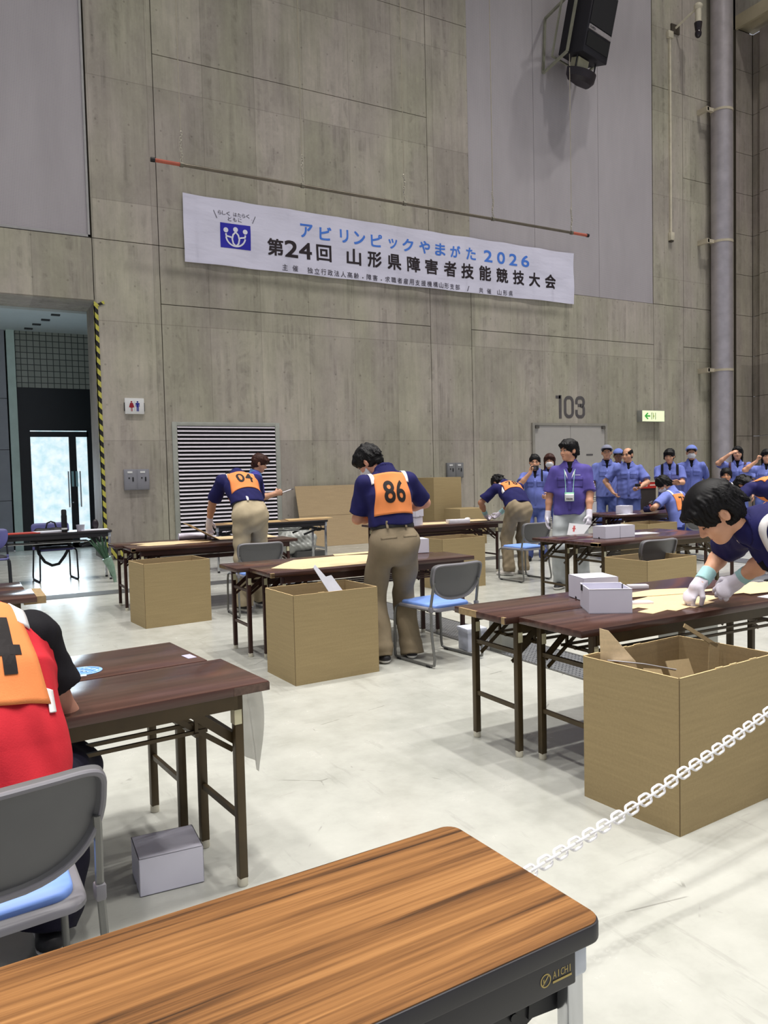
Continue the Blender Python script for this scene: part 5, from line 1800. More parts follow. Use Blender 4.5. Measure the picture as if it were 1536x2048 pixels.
def black_edge_table(label, x0, x1, y0, y1, topm, group, z=TZ):
    t = thing('training_table', label, 'table', ((x0 + x1) / 2, (y0 + y1) / 2, 0), 0, group)
    L, D = x1 - x0, y1 - y0
    def rrect(L_, D_, r_, n=6):
        pts = []
        for k, (sx, sy) in enumerate(((1, 1), (-1, 1), (-1, -1), (1, -1))):
            for i in range(n + 1):
                an = R(k * 90 + 90 * i / n)
                pts.append((sx * (L_ / 2 - r_) + math.cos(an) * r_, sy * (D_ / 2 - r_) + math.sin(an) * r_))
        return pts
    tp = MB().prism(rrect(L - 0.006, D - 0.006, 0.028), z - 0.02, z).build('tabletop', topm, t)
    MB().prism(rrect(L, D, 0.03), z - 0.032, z - 0.0015).build('edge_band', M_BEDGE, t, bevel=0.004)
    fr_ = MB().bb(-L / 2 + 0.05, L / 2 - 0.055, -D / 2 + 0.012, -D / 2 + 0.030, z - 0.090, z - 0.03).bb(-L / 2 + 0.05, L / 2 - 0.055, D / 2 - 0.030, D / 2 - 0.012, z - 0.090, z - 0.03)
    fb = fr_.build('side_rail', M_BEDGE, t, bevel=0.003)
    for ex in (-1, 1):
        lx = ex * (L / 2 - 0.036)
        MB().bar((lx, -D / 2 + 0.06, 0.25), (lx, D / 2 - 0.06, 0.25), 0.02, 0.035).build('leg_crossbar', M_CHROME, t)
        for ey in (-1, 1):
            ly = ey * (D / 2 - 0.045)
            lg = MB().bb(lx - 0.016, lx + 0.016, ly - 0.016, ly + 0.016, 0.02, z - 0.09).build('leg', M_CHROME, t, bevel=0.006, seg=3)
            MB().bb(lx - 0.020, lx + 0.020, ly - 0.020, ly + 0.020, z - 0.095, z - 0.033).build('leg_joint', mat('pale_joint', (198, 204, 216), 0.4), lg, bevel=0.006)
            MB().cyl((lx, ly, 0), (lx, ly, 0.025), 0.019, 12).build('foot_cap', BLK, lg)
            yb = ey * (D / 2 - 0.075)
            br = MB().bar((lx - ex * 0.006, yb, z - 0.148), (lx - ex * 0.07, yb, z - 0.142), 0.024, 0.032)
            br.prism([(0, -0.02), (0.03, -0.034), (0.085, -0.034), (0.12, -0.012), (0.235, 0.036), (0.235, 0.056), (0.05, 0.02), (0, 0.014)], -0.008, 0.008, Matrix.Translation((lx - ex * 0.05, yb, z - 0.138)) @ Matrix.Rotation(R(90), 4, 'X') @ Matrix.Diagonal((-ex, 1, 1, 1)))
            br.tube([(lx - ex * 0.095, yb + ey * 0.004, z - 0.085), (lx - ex * 0.070, yb + ey * 0.004, z - 0.095), (lx - ex * 0.062, yb + ey * 0.004, z - 0.115), (lx - ex * 0.075, yb + ey * 0.004, z - 0.132), (lx - ex * 0.11, yb + ey * 0.004, z - 0.132)], 0.009, 8)
            br.cyl((lx - ex * 0.10, yb - 0.012, z - 0.145), (lx - ex * 0.10, yb + 0.012, z - 0.145), 0.007, 10)
            br.bar((lx - ex * 0.16, yb + ey * 0.010, z - 0.150), (lx - ex * 0.36, yb + ey * 0.010, z - 0.215), 0.012, 0.03)
            bo = br.build('folding_bracket', BLK, t)
            MB().cyl((lx - ex * 0.13, yb + ey * 0.02, z - 0.125), (lx - ex * 0.135, yb + ey * 0.02, z - 0.085), 0.004, 8).build('lock_pin', M_CHROME, bo)
            MB().cyl((lx - ex * 0.12, ly + ey * 0.016, z - 0.06), (lx - ex * 0.12, ly + ey * 0.018, z - 0.06), 0.004, 8).build('rivet', M_CHROME, fb)
    mb = MB()
    for y in (-D / 2 + 0.09, -D / 2 + 0.19, D / 2 - 0.12):
        mb.cyl((-L / 2 + 0.30, y, z - 0.145), (L / 2 - 0.30, y, z - 0.145), 0.008, 8)
    mb.build('wire_shelf', M_CHROME, t)
    return t, fb, L, D
tA, fbA, LA, DA = black_edge_table('teak-look folding table with black edge in the near foreground', -0.965, 0.838, 0.868, 1.270, M_TEAK, None)
tA.location = (-0.055, 1.030, 0)
tA.rotation_euler = (0, 0, R(3.0))
# small gold emblem on the near rail
gold = mat('emblem_gold', (178, 158, 96), 0.4, 0.5)
mb = MB()
ex0, ez0, yf = LA / 2 - 0.118, TZ - 0.063, -DA / 2 + 0.0115
n = 24
for k in range(n):
    a0, a1 = 2 * math.pi * k / n, 2 * math.pi * (k + 1) / n
    mb.add([(ex0 + math.cos(a) * r_, yf, ez0 + math.sin(a) * r_) for a, r_ in ((a0, 0.0085), (a1, 0.0085), (a1, 0.0105), (a0, 0.0105))], [(0, 1, 2, 3)])
stroke(mb, [(ex0 - 0.006, ez0 - 0.006), (ex0 + 0.006, ez0 + 0.007)], 0.0022, yf, yf)
stroke(mb, [(ex0 - 0.004, ez0 + 0.003), (ex0 - 0.004, ez0 - 0.004)], 0.0018, yf, yf)
for i, ch in enumerate('AICHI'):
    put_glyph(mb, ch, (ex0 + 0.018 + 0.008 * i, yf, ez0 + 0.003), 0.011, 0.0068, FRONT, 0.0)
mb.bb(ex0 + 0.014, ex0 + 0.053, yf - 0.0003, yf, ez0 - 0.0095, ez0 - 0.006)
mb.build('maker_emblem', gold, fbA)
tF, _, _, _ = black_edge_table('black-edged table with cardboard sheets by the louvre and wall', 3.26, 5.06, 11.10, 11.70, mat('pale_wood_top', (150, 120, 86), 0.4), 'black-edged back tables')
tJ, _, _, _ = black_edge_table('black-edged table with flask and papers before the glass door', 0.05, 1.87, 11.42, 11.87, wood_mat('dark_top', (40, 26, 24), (58, 36, 32), (72, 46, 40), 0.3), 'black-edged back tables')

# ------------------------------------------------------------------ chairs
M_SEAT = mat('blue_seat_vinyl', (124, 158, 230), 0.5, var=0.04)
M_SHELL = mat('grey_plastic_shell', (98, 98, 100), 0.45, var=0.04)
M_RIM = mat('grey_shell_rim', (124, 122, 128), 0.4, var=0.04)
M_TUBE = mat('grey_tube', (118, 118, 116), 0.35, 0.5)
def back_outline(n=48):
    """shield outline of the back shell in (x,z): wide flat top, rounded lower edge"""
    pts = []
    for k in range(n):
        an = 2 * math.pi * k / n
        cx_, sz = math.cos(an), math.sin(an)
        e = 0.30 if sz > 0 else 0.72
        x = 0.236 * math.copysign(abs(cx_) ** e, cx_)
        z = (0.085 if sz > 0 else 0.185) * math.copysign(abs(sz) ** (0.42 if sz > 0 else 0.95), sz)
        pts.append((x, z))
    return pts
def make_chair(label, tube=None, seatm=None, shell=None, rim=None, group=None):
    """stacking chair facing +y; seat centre above the origin"""
    tube = tube or M_TUBE
    t = thing('stacking_chair', label, 'chair', (0, 0, 0), 0, group)
    # backrest: dished shell with a raised rim
    ol = back_outline()
    n = len(ol)
    tilt = Matrix.Translation((0, -0.215, 0.665)) @ Matrix.Rotation(R(14), 4, 'X')
    def P(x, z, y):
        bow = -0.55 * (0.236 ** 2 - x * x) * 1.0
        return tilt @ Vector((x, y + bow, z))
    vs, fs = [], []
    rings = [(1.0, 0.010), (1.0, -0.014), (0.93, -0.016), (0.905, -0.004), (0.6, -0.002), (0.3, -0.001)]
    for k_, y in rings:
        vs += [P(x * k_, z * k_, y) for x, z in ol]
    for i in range(len(rings) - 1):
        for k in range(n):
            j = (k + 1) % n
            fs.append((i * n + k, i * n + j, (i + 1) * n + j, (i + 1) * n + k))
    vs.append(P(0, 0, -0.001))
    c0 = len(vs) - 1
    fs += [((len(rings) - 1) * n + k, (len(rings) - 1) * n + (k + 1) % n, c0) for k in range(n)]
    o2 = len(vs)
    fr_rings = [(0.97, 0.014), (0.6, 0.016), (0.3, 0.016)]
    for k_, y in fr_rings:
        vs += [P(x * k_, z * k_, y) for x, z in ol]
    for k in range(n):
        j = (k + 1) % n
        fs.append((k, o2 + k, o2 + j, j))
        for i in range(2):
            fs.append((o2 + i * n + k, o2 + (i + 1) * n + k, o2 + (i + 1) * n + j, o2 + i * n + j))
    vs.append(P(0, 0, 0.016))
    c1 = len(vs) - 1
    fs += [(o2 + 2 * n + (k + 1) % n, o2 + 2 * n + k, c1) for k in range(n)]
    bk = MB().add(vs, fs).build('backrest', shell or M_SHELL, t, smooth=True, sharp=60)
    MB().tube([P(x * 0.965, z * 0.965, -0.016) for x, z in ol], 0.008, 8, closed=True).build('backrest_rim', rim or M_RIM, bk, smooth=True)
    # seat pan and blue pad
    def srect(w0, w1, d0, d1, r_):
        pts = []
        for (sx, sy, w_) in ((1, 1, w1), (-1, 1, w1), (-1, -1, w0), (1, -1, w0)):
            k = [(1, 1), (-1, 1), (-1, -1), (1, -1)].index((sx, sy))
            for i in range(6):
                an = R(k * 90 + 90 * i / 5)
                pts.append((sx * (w_ - r_) + math.cos(an) * r_, (d1 - r_ if sy > 0 else d0 + r_) + math.sin(an) * r_))
        return pts
    def slab(poly, z0, z1, dome=0.0):
        mb = MB()
        cx_, cy_ = sum(p[0] for p in poly) / len(poly), sum(p[1] for p in poly) / len(poly)
        m = len(poly)
        vs, fs = [], []
        for k_, zz in ((1.0, z0), (1.0, z1 - 0.008), (0.96, z1), (0.6, z1 + dome), (0.25, z1 + dome)):
            vs += [(cx_ + (x - cx_) * k_, cy_ + (y - cy_) * k_, zz - 0.012 * max(0, (-(cy_ + (y - cy_) * k_) - 0.05) / 0.2)) for x, y in poly]
        for i in range(4):
            for k in range(m):
                j = (k + 1) % m
                fs.append((i * m + k, i * m + j, (i + 1) * m + j, (i + 1) * m + k))
        fs.append(tuple(range(4 * m, 5 * m)))
        fs.append(tuple(range(m - 1, -1, -1)))
        return mb.add(vs, fs)
    st = slab(srect(0.195, 0.225, -0.215, 0.215, 0.05), 0.405, 0.425).build('seat_pan', rim or M_RIM, t, smooth=True, sharp=50)
    slab(srect(0.172, 0.202, -0.185, 0.205, 0.05), 0.424, 0.445, 0.003).build('seat_pad', seatm or M_SEAT, t, smooth=True, sharp=50)
    for e in (-1, 1):
        x = e * 0.222
        pts = [(e * 0.214, -0.222, 0.615), (e * 0.217, -0.214, 0.57), (x, -0.19, 0.44), (x + e * 0.008, -0.205, 0.22), (x + e * 0.012, -0.235, 0.06), (x + e * 0.012, -0.228, 0.022), (x + e * 0.012, -0.19, 0.012),
               (x + e * 0.012, 0.19, 0.012), (x + e * 0.012, 0.225, 0.022), (x + e * 0.010, 0.232, 0.06), (x + e * 0.004, 0.232, 0.34), (x, 0.225, 0.392), (x - e * 0.01, 0.195, 0.408), (x - e * 0.03, -0.10, 0.402)]
        f = MB().tube(pts, 0.0105, 10).build('side_frame', tube, t, smooth=True)
        for y in (-0.17, 0.17):
            MB().bb(x + e * 0.012 - 0.014, x + e * 0.012 + 0.014, y - 0.022, y + 0.022, 0.0, 0.016).build('glide', BLK, f, bevel=0.003)
        MB().bb(x - 0.0125, x + 0.0125, -0.205, -0.172, 0.395, 0.435).build('side_bracket', rim or M_RIM, t, bevel=0.005)
    MB().cyl((-0.2, 0.10, 0.398), (0.2, 0.10, 0.398), 0.009, 8).cyl((-0.2, -0.12, 0.398), (0.2, -0.12, 0.398), 0.009, 8).build('cross_tube', tube, t)
    return t
CG = 'blue-seated stacking chairs'
ch0 = make_chair('grey-backed blue-seated chair with the red-shirted person, front left', group=CG)
ch0.location = (0.012, 2.10, 0)
ch0.rotation_euler = (0, 0, R(7))
dup(ch0, (3.12, 4.92, 0), R(8), 'empty grey-backed blue-seated chair just right of the person numbered 86', CG)
dup(ch0, (6.32, 7.86, 0), R(4), 'empty grey-backed blue-seated chair behind the person numbered 78', CG)
dup(ch0, (5.60, 5.27, 0), R(2), 'empty grey-backed chair between the mid right table and its carton', CG)
dup(ch0, (2.63, 7.62, 0), R(-3), 'grey-backed chair pushed beside the leaning person at back left', CG)
dup(ch0, (9.34, 7.86, 0), R(-8), 'grey-backed chair with the seated person numbered 72', CG)
M_DTUBE = mat('dark_tube', (44, 46, 52), 0.4, 0.4)
chj = make_chair('dark-framed chair with purple back holding the black bag by the glass door', M_DTUBE, mat('dark_seat', (40, 38, 46), 0.6), mat('violet_shell', (84, 84, 140), 0.5), mat('violet_rim', (92, 92, 146), 0.5), 'dark-framed chairs')
chj.location = (1.16, 11.93, 0)
chj.rotation_euler = (0, 0, R(186))
chj.scale = (1.08, 1.05, 1.08)
chj2 = dup(chj, (0.28, 10.95, 0), R(180), 'dark-framed chair cut by the left picture edge', 'dark-framed chairs')
# ------------------------------------------------------------------ cartons, boxes and what lies on the tables
def card_mat(name, c, inner=False):
    m, nt, b = new_mat(name)
    fl = noise(nt, coords(nt, (1, 1, 22)), 3.0, 3, 0.6)
    sp = noise(nt, coords(nt), 90, 2, 0.7)
    f = mth(nt, 'MULTIPLY_ADD', fl, 0.55, mth(nt, 'MULTIPLY', sp, 0.45))
    q = lin(c)
    lk(nt, ramp(nt, f, [(0.34, tuple(v * 0.90 for v in q)), (0.66, tuple(v * 1.08 for v in q))]), b.inputs['Base Color'])
    b.inputs['Roughness'].default_value = 0.85
    b.inputs['Specular IOR Level'].default_value = 0.2
    return m
M_CARD = card_mat('corrugated_card', (162, 143, 106))
M_CARD_IN = card_mat('card_inner', (164, 143, 108))
M_CARD_EDGE = mat('card_cut_edge', (214, 186, 138), 0.9, var=0.08, vscale=40)
M_KRAFT = card_mat('kraft_sheet', (212, 188, 150))
M_SEAM = mat('card_seam', (92, 74, 48), 0.9)
def carton(label, x, y, L, D, Hh, rz=0.0, open_top=True, m=None, group='large open cartons', th=0.006, z=0.0, ragged=0):
    """corrugated carton, near left corner of its base at local origin"""
    t = thing('carton', label, 'cardboard box', (x, y, z), rz, group)
    m = m or M_CARD
    if open_top:
        MB().bb(0, L, 0, th, 0, Hh).bb(0, L, D - th, D, 0, Hh).bb(0, th, th, D - th, 0, Hh).bb(L - th, L, th, D - th, 0, Hh).build('walls', m, t)
        MB().bb(th, L - th, th, D - th, 0.002, 0.012).build('bottom', M_CARD_IN, t)
        MB().bb(th, L - th, th, th + 0.001, 0.012, Hh - 0.004).bb(th, L - th, D - th - 0.001, D - th, 0.012, Hh - 0.004).bb(th, th + 0.001, th, D - th, 0.012, Hh - 0.004).bb(L - th - 0.001, L - th, th, D - th, 0.012, Hh - 0.004).build('lining', M_CARD_IN, t)
        rim = MB()
        rs = random.Random(int(x * 100))
        def edge(a, b, hor):
            n = 14
            for k in range(n):
                q0, q1 = a + (b - a) * k / n, a + (b - a) * (k + 1) / n
                zz = Hh + (0.0016 if rs.random() > 0.3 * ragged else 0.005)
                if hor is not None:
                    rim.bb(q0, q1, hor, hor + th, Hh - 0.002, zz)
        edge(0, L, 0); edge(0, L, D - th)
        for xx in (0, L - th):
            rim.bb(xx, xx + th, 0, D, Hh - 0.002, Hh + 0.0016)
        rim.build('cut_edge', M_CARD_EDGE, t)
    else:
        MB().bb(0, L, 0, D, 0, Hh).build('walls', m, t, bevel=0.003)
        MB().bb(L * 0.02, L * 0.98, D * 0.49, D * 0.51, Hh - 0.001, Hh + 0.001).build('tape_seam', M_SEAM, t)
    MB().bb(-0.0008, 0.0016, -0.0008, 0.0016, 0.004, Hh - 0.004).build('corner_fold', M_SEAM, t)
    return t
CW, CD, CH = 0.65, 0.47, 0.605
b1 = carton('large open cardboard carton at right with scraps inside, white chain before it', 2.335, 2.005, CW, CD, CH, R(5), ragged=1)
carton('large open cardboard carton in front of the table of person numbered 86', 1.91, 4.785, CW, CD, CH, R(3), ragged=1)
carton('large open cardboard carton at back left with nothing showing above its rim', 1.48, 7.42, CW, CD, CH, R(6))
carton('large open cardboard carton under the table of person numbered 78', 4.97, 7.70, CW, CD, CH, R(4))
carton('large open cardboard carton below the mid right table beside a chair back', 5.08, 4.69, CW, CD, CH, R(3))
carton('open cardboard carton at the table of the seated person numbered 72', 8.40, 7.75, CW, CD, CH, R(4))
carton('tall upright closed carton standing against the wall below the outlet box', 8.21, 13.00, 0.66, 0.72, 1.295, R(0), False, group='closed cartons by the wall')
carton('smaller closed carton on floor right of the tall upright carton', 8.35, 12.30, 0.62, 0.55, 0.69, R(0), False, group='closed cartons by the wall')
# flat sheet leaning on the wall
t = thing('cardboard_sheet', 'large flat brown cardboard sheet leaning against the concrete wall', 'cardboard', (6.66, 13.92, 0.0))
t.rotation_euler = (R(-17), 0, R(0))
MB().bb(-0.86, 0.86, -0.006, 0.006, 0.0, 1.24).build('sheet', card_mat('leaning_card', (176, 154, 122)), t)
MB().bb(-0.858, 0.858, -0.0075, -0.006, 0.62, 0.624).build('crease', M_SEAM, t)
# scraps
def scrap(label, pts, loc, rot, m=None, th=0.004, cat='cardboard scrap', name='cardboard_scrap', group=None, fold=None):
    mb = MB().prism(pts, -th / 2, th / 2)
    o = mb.build(name, m or M_CARD_IN, None)
    o.location = loc
    o.rotation_euler = tuple(R(a) for a in rot)
    return tag(o, label, cat, group)

# contents of the right carton
def scrap3(label, P, m, cat, name, th=0.004):
    """flat torn piece given by its corners in the hall"""
    P = [Vector(p) for p in P]
    n_ = (P[1] - P[0]).cross(P[2] - P[0]).normalized() * th
    k = len(P)
    o = MB().add(P + [p + n_ for p in P], [tuple(range(k - 1, -1, -1)), tuple(range(k, 2 * k))] + [(i, (i + 1) % k, k + (i + 1) % k, k + i) for i in range(k)]).build(name, m)
    return tag(o, label, cat)
scrap3('bent pale cardboard flap rising from left corner of the right carton', [(2.325, 2.40, 0.50), (2.44, 2.29, 0.50), (2.425, 2.305, 0.60), (2.345, 2.375, 0.725), (2.318, 2.40, 0.735)], M_KRAFT, 'cardboard scrap', 'cardboard_scrap')
scrap3('white strip lying over left rim of the right carton', [(2.322, 2.36, 0.607), (2.40, 2.235, 0.607), (2.50, 2.16, 0.585), (2.51, 2.175, 0.575), (2.42, 2.27, 0.597), (2.36, 2.36, 0.600)], mat('white_strip', (206, 206, 216), 0.6), 'paper strip', 'paper_strip', 0.002)
scrap('square cardboard piece standing in the middle of the right carton', [(-0.09, -0.20), (0.085, -0.22), (0.10, 0.15), (-0.075, 0.17)], (2.62, 2.20, 0.44), (68, 0, 12))
scrap('darker cardboard piece leaning behind the square one in the right carton', [(-0.13, -0.17), (0.05, -0.19), (0.10, 0.13), (-0.08, 0.14)], (2.58, 2.29, 0.42), (60, 10, 20))
mb = MB().box((0, 0, -0.16), (0.055, 0.006, 0.36)).box((-0.075, 0.0, 0.045), (0.20, 0.006, 0.018), Matrix.Rotation(R(24), 3, 'Y'))
o = mb.build('cardboard_scrap', M_CARD_IN)
o.location = (2.90, 2.30, 0.60); o.rotation_euler = (R(-6), R(8), R(-10))
tag(o, 'narrow bent cardboard strip sticking out at back of the right carton', 'cardboard scrap')
# white card in the carton of 86
scrap('white card corner sticking out of the carton before person numbered 86', [(-0.05, -0.19), (0.06, -0.20), (0.045, 0.03), (0.0, 0.045), (-0.02, 0.16), (-0.045, 0.15)], (2.28, 5.02, 0.64), (72, -26, 14), mat('white_card', (222, 222, 232), 0.6), cat='card', name='white_card')

# white lidded boxes
M_WB = mat('white_board', (220, 218, 232), 0.55, var=0.02)
M_WBE = mat('white_board_edge', (232, 230, 238), 0.6)
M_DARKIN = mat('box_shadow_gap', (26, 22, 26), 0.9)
def notch_poly(w_, h_, r_=0.012, up=0.0):
    """upright rectangle with a half-round thumb notch in its lower edge"""
    pts = [(-w_ / 2, 0), (-r_, 0)]
    for k in range(9):
        a = math.pi - math.pi * k / 8
        pts.append((math.cos(a) * r_, math.sin(a) * r_ * 1.1))
    return pts + [(r_, 0), (w_ / 2, 0), (w_ / 2, h_), (-w_ / 2, h_)]
def white_box(label, x, y, z, rz, w_=0.195, d_=0.175, h_=0.124, group='white lidded boxes'):
    """lidded box; the notched end faces local -x"""
    t = thing('white_box', label, 'box', (x, y, z), R(rz), group)
    MB().bb(-w_ / 2 + 0.003, w_ / 2 - 0.003, -d_ / 2 + 0.003, d_ / 2 - 0.003, 0.001, h_ * 0.94).build('base', mat('white_board_base', (176, 174, 188), 0.6), t)
    lid = MB()
    m1 = Matrix.Translation((-w_ / 2, 0, 0.004)) @ Matrix(((0, 0, 1, 0), (1, 0, 0, 0), (0, 1, 0, 0), (0, 0, 0, 1)))
    lid.prism(notch_poly(d_, h_ - 0.004), 0, 0.002, m1)
    m2 = Matrix.Translation((w_ / 2 - 0.002, 0, 0.004)) @ Matrix(((0, 0, 1, 0), (1, 0, 0, 0), (0, 1, 0, 0), (0, 0, 0, 1)))
    lid.prism(notch_poly(d_, h_ - 0.004), 0, 0.002, m2)
    lid.bb(-w_ / 2, w_ / 2, -d_ / 2, -d_ / 2 + 0.002, 0.004, h_).bb(-w_ / 2, w_ / 2, d_ / 2 - 0.002, d_ / 2, 0.004, h_).bb(-w_ / 2, w_ / 2, -d_ / 2, d_ / 2, h_ - 0.002, h_)
    lo = lid.build('lid', M_WB, t)
    MB().cyl((-w_ / 2 + 0.0022, 0, 0.0), (-w_ / 2 + 0.0030, 0, 0.0), 0.0001).add([(-w_ / 2 + 0.0025, -0.011, 0.002), (-w_ / 2 + 0.0025, 0.011, 0.002), (-w_ / 2 + 0.0025, 0.009, 0.013), (-w_ / 2 + 0.0025, -0.009, 0.013)], [(0, 1, 2, 3)]).build('thumb_notch', M_DARKIN, t)
    return t
white_box('white lidded box on the floor under the front left table', 0.585, 2.722, 0, -3, 0.215, 0.185, 0.13)
white_box('white lidded box on the right table, behind the open white box', 2.985, 3.135, TZ, -18, 0.20, 0.185)
white_box('white lidded box on the mid right table, left one of two side by side', 5.68, 5.77, TZ, -2)
white_box('white lidded box on the mid right table, right one of two side by side', 5.88, 5.765, TZ, -2)
white_box('white lidded box on the table just right of person numbered 86', 3.50, 5.86, TZ, -12)
white_box('white lidded box on the table of the seated person numbered 72', 8.92, 8.68, TZ, -70)
# lid half lifted on a base, two stacked at 78's table
wb2 = white_box('upper white box with the thumb notch on the table of person numbered 78', 5.30, 8.94, TZ + 0.115, -62, 0.24, 0.20, 0.115)
t = thing('white_box', 'lower white box without lid on the table of person numbered 78', 'box', (5.30, 8.94, TZ), R(-62), 'white lidded boxes')
MB().bb(-0.11, 0.11, -0.09, 0.09, 0.001, 0.115).build('base', M_WB, t)
MB().bb(-0.111, -0.109, -0.03, 0.09, 0.0, 0.113).build('tan_side', mat('box_tan', (200, 184, 158), 0.7), t)
# open white box without lid
t = thing('white_box', 'open white box without lid near the left end of the right table', 'box', (2.79, 2.845, TZ), R(-32), 'white lidded boxes')
w_, d_, h_ = 0.205, 0.225, 0.118
mb = MB()
mb.bb(-w_ / 2, w_ / 2, -d_ / 2, -d_ / 2 + 0.006, 0, h_).bb(-w_ / 2, w_ / 2, d_ / 2 - 0.006, d_ / 2, 0, h_)
for e in (-1, 1):
    x0 = e * w_ / 2
    mb.bb(min(x0, x0 - e * 0.006), max(x0, x0 - e * 0.006), -d_ / 2 + 0.006, 0.045, 0, h_).bb(min(x0, x0 - e * 0.006), max(x0, x0 - e * 0.006), 0.075, d_ / 2 - 0.006, 0, h_)
    mb.bb(min(x0, x0 - e * 0.006), max(x0, x0 - e * 0.006), 0.045, 0.075, 0, h_ - 0.03)
mb.bb(-w_ / 2, w_ / 2, -d_ / 2, d_ / 2, 0, 0.004)
mb.build('walls', M_WB, t)
MB().bb(-w_ / 2 - 0.001, w_ / 2 + 0.001, -d_ / 2 - 0.001, -d_ / 2 + 0.007, h_, h_ + 0.0015).bb(-w_ / 2, w_ / 2, d_ / 2 - 0.006, d_ / 2, h_, h_ + 0.0015).build('rim', M_WBE, t)
for e in (-1, 1):
    MB().bb(e * w_ / 2 - 0.004, e * w_ / 2 + 0.004, 0.046, 0.074, h_ - 0.03, h_ - 0.002).build('slot_shadow', M_DARKIN, t)
# small white sleeve boxes
def small_box(name, label, x, y, z, rz, w_, d_, h_, m, cat='box'):
    t = thing(name, label, cat, (x, y, z), R(rz))
    MB().bb(-w_ / 2, w_ / 2, -d_ / 2, d_ / 2, 0, h_).build('body', m, t, bevel=0.002)
    MB().bb(w_ / 2 - 0.006, w_ / 2 + 0.001, -d_ / 2 + 0.004, d_ / 2 - 0.004, 0.003, h_ - 0.003).build('open_end', M_DARKIN, t)
    return t
small_box('sleeve_box', 'small white sleeve box lying on the right table behind the open box', 3.43, 3.24, TZ, -28, 0.115, 0.05, 0.022, mat('white_sleeve', (226, 222, 230), 0.5))
small_box('sleeve_box', 'flat dark ended sleeve box touching the open white box on the right table', 3.05, 2.86, TZ, -25, 0.11, 0.06, 0.014, mat('white_sleeve', (226, 222, 230), 0.5))
small_box('sleeve_box', 'white ring-wrapped packet at left on the table of person numbered 78', 5.98, 8.86, TZ, -10, 0.30, 0.14, 0.05, mat('white_sleeve', (226, 222, 230), 0.5))
t = thing('eraser', 'small white rounded block on the cardboard at table of person numbered 78', 'block', (6.34, 9.15, TZ + 0.008))
MB().ball((0, 0, 0.02), (0.045, 0.03, 0.02)).build('block', WHT, t, smooth=True)
# parcel paper roll behind the leaning person
t = thing('paper_roll', 'white wrapped paper roll with black band on the back left table', 'roll', (2.35, 8.90, TZ + 0.035), R(-3))
MB().cyl((-0.17, 0, 0), (0.12, 0, 0), 0.035, 20).cyl((0.145, 0, 0), (0.2, 0, 0), 0.035, 20).build('roll', mat('roll_white', (214, 208, 224), 0.5), t, smooth=True)
MB().cyl((0.12, 0, 0), (0.145, 0, 0), 0.036, 20).build('band', BLK, t, smooth=True)

# die-cut blanks
def blank(label, x, y, z, rz, pts, th=0.003, m=None, cat='cardboard blank', tilt=(0, 0)):
    o = MB().prism(pts, 0, th).build('carton_blank', m or M_KRAFT)
    o.location = (x, y, z)
    o.rotation_euler = (R(tilt[0]), R(tilt[1]), R(rz))
    return tag(o, label, cat)
CROSS = [(-0.34, -0.10), (-0.20, -0.10), (-0.20, -0.145), (-0.06, -0.145), (-0.06, -0.17), (0.16, -0.17), (0.16, -0.13), (0.34, -0.13), (0.34, -0.045), (0.27, -0.045), (0.27, 0.03), (0.36, 0.03), (0.36, 0.13), (0.17, 0.13), (0.17, 0.165), (-0.05, 0.165), (-0.05, 0.12), (-0.19, 0.12), (-0.19, 0.09), (-0.34, 0.09), (-0.34, 0.04), (-0.23, 0.04), (-0.23, -0.02), (-0.34, -0.02)]
blank('pale die-cut carton blank left of the gloved hands on the right table', 3.18, 2.80, TZ + 0.0006, 14, CROSS)
blank('pale die-cut carton blank right of the gloved hands on the right table', 3.93, 2.84, TZ + 0.0036, -6, CROSS)
blank('small pale blank tucked under the left blank on the right table', 3.36, 3.03, TZ + 0.0040, -10, [(-0.22, -0.06), (0.22, -0.09), (0.25, 0.07), (0.05, 0.11), (-0.16, 0.06)])
blank('large pale carton blank before person numbered 86', 2.62, 5.72, TZ + 0.0008, 3, [(-0.58, -0.13), (-0.42, -0.34), (0.55, -0.36), (0.58, 0.18), (0.30, 0.30), (-0.20, 0.28), (-0.36, 0.12)])
blank('pale carton blank behind person numbered 86 on the farther table', 3.10, 6.10, TZ + 0.0042, 0, [(-0.30, -0.06), (0.32, -0.06), (0.30, 0.06), (-0.26, 0.06)])
blank('pale jagged carton blank on left end of the back left table', 2.03, 8.52, TZ + 0.0008, 4, [(-0.34, -0.22), (-0.08, -0.25), (-0.02, -0.21), (0.32, -0.21), (0.40, -0.10), (0.25, -0.06), (0.42, 0.06), (0.28, 0.20), (0.05, 0.16), (-0.10, 0.22), (-0.42, 0.17), (-0.30, 0.02), (-0.42, -0.08)])
t = thing('carton_blank', 'pale blank with raised left flap under hand of the leaning person', 'cardboard blank', (2.72, 8.62, TZ + 0.012), R(-4))
MB().prism([(-0.20, -0.24), (0.45, -0.30), (0.45, 0.22), (-0.20, 0.20)], -0.002, 0.002).build('sheet', M_KRAFT, t)
MB().prism([(-0.36, -0.22), (0.0, -0.24), (0.0, 0.20), (-0.36, 0.20)], -0.002, 0.002, Matrix.Translation((-0.20, 0, 0)) @ Matrix.Rotation(R(30), 4, 'Y')).build('flap', M_KRAFT, t)
blank('pale blank spread on the left of the table of person numbered 78', 5.75, 9.08, TZ + 0.0008, 0, [(-0.55, -0.22), (-0.1, -0.26), (0.25, -0.20), (0.30, 0.10), (-0.20, 0.20), (-0.55, 0.10)])
blank('pale blank at right end of the table of person numbered 78', 6.40, 9.12, TZ + 0.0044, 5, [(-0.34, -0.16), (0.20, -0.22), (0.22, 0.12), (-0.10, 0.22), (-0.36, 0.12)])
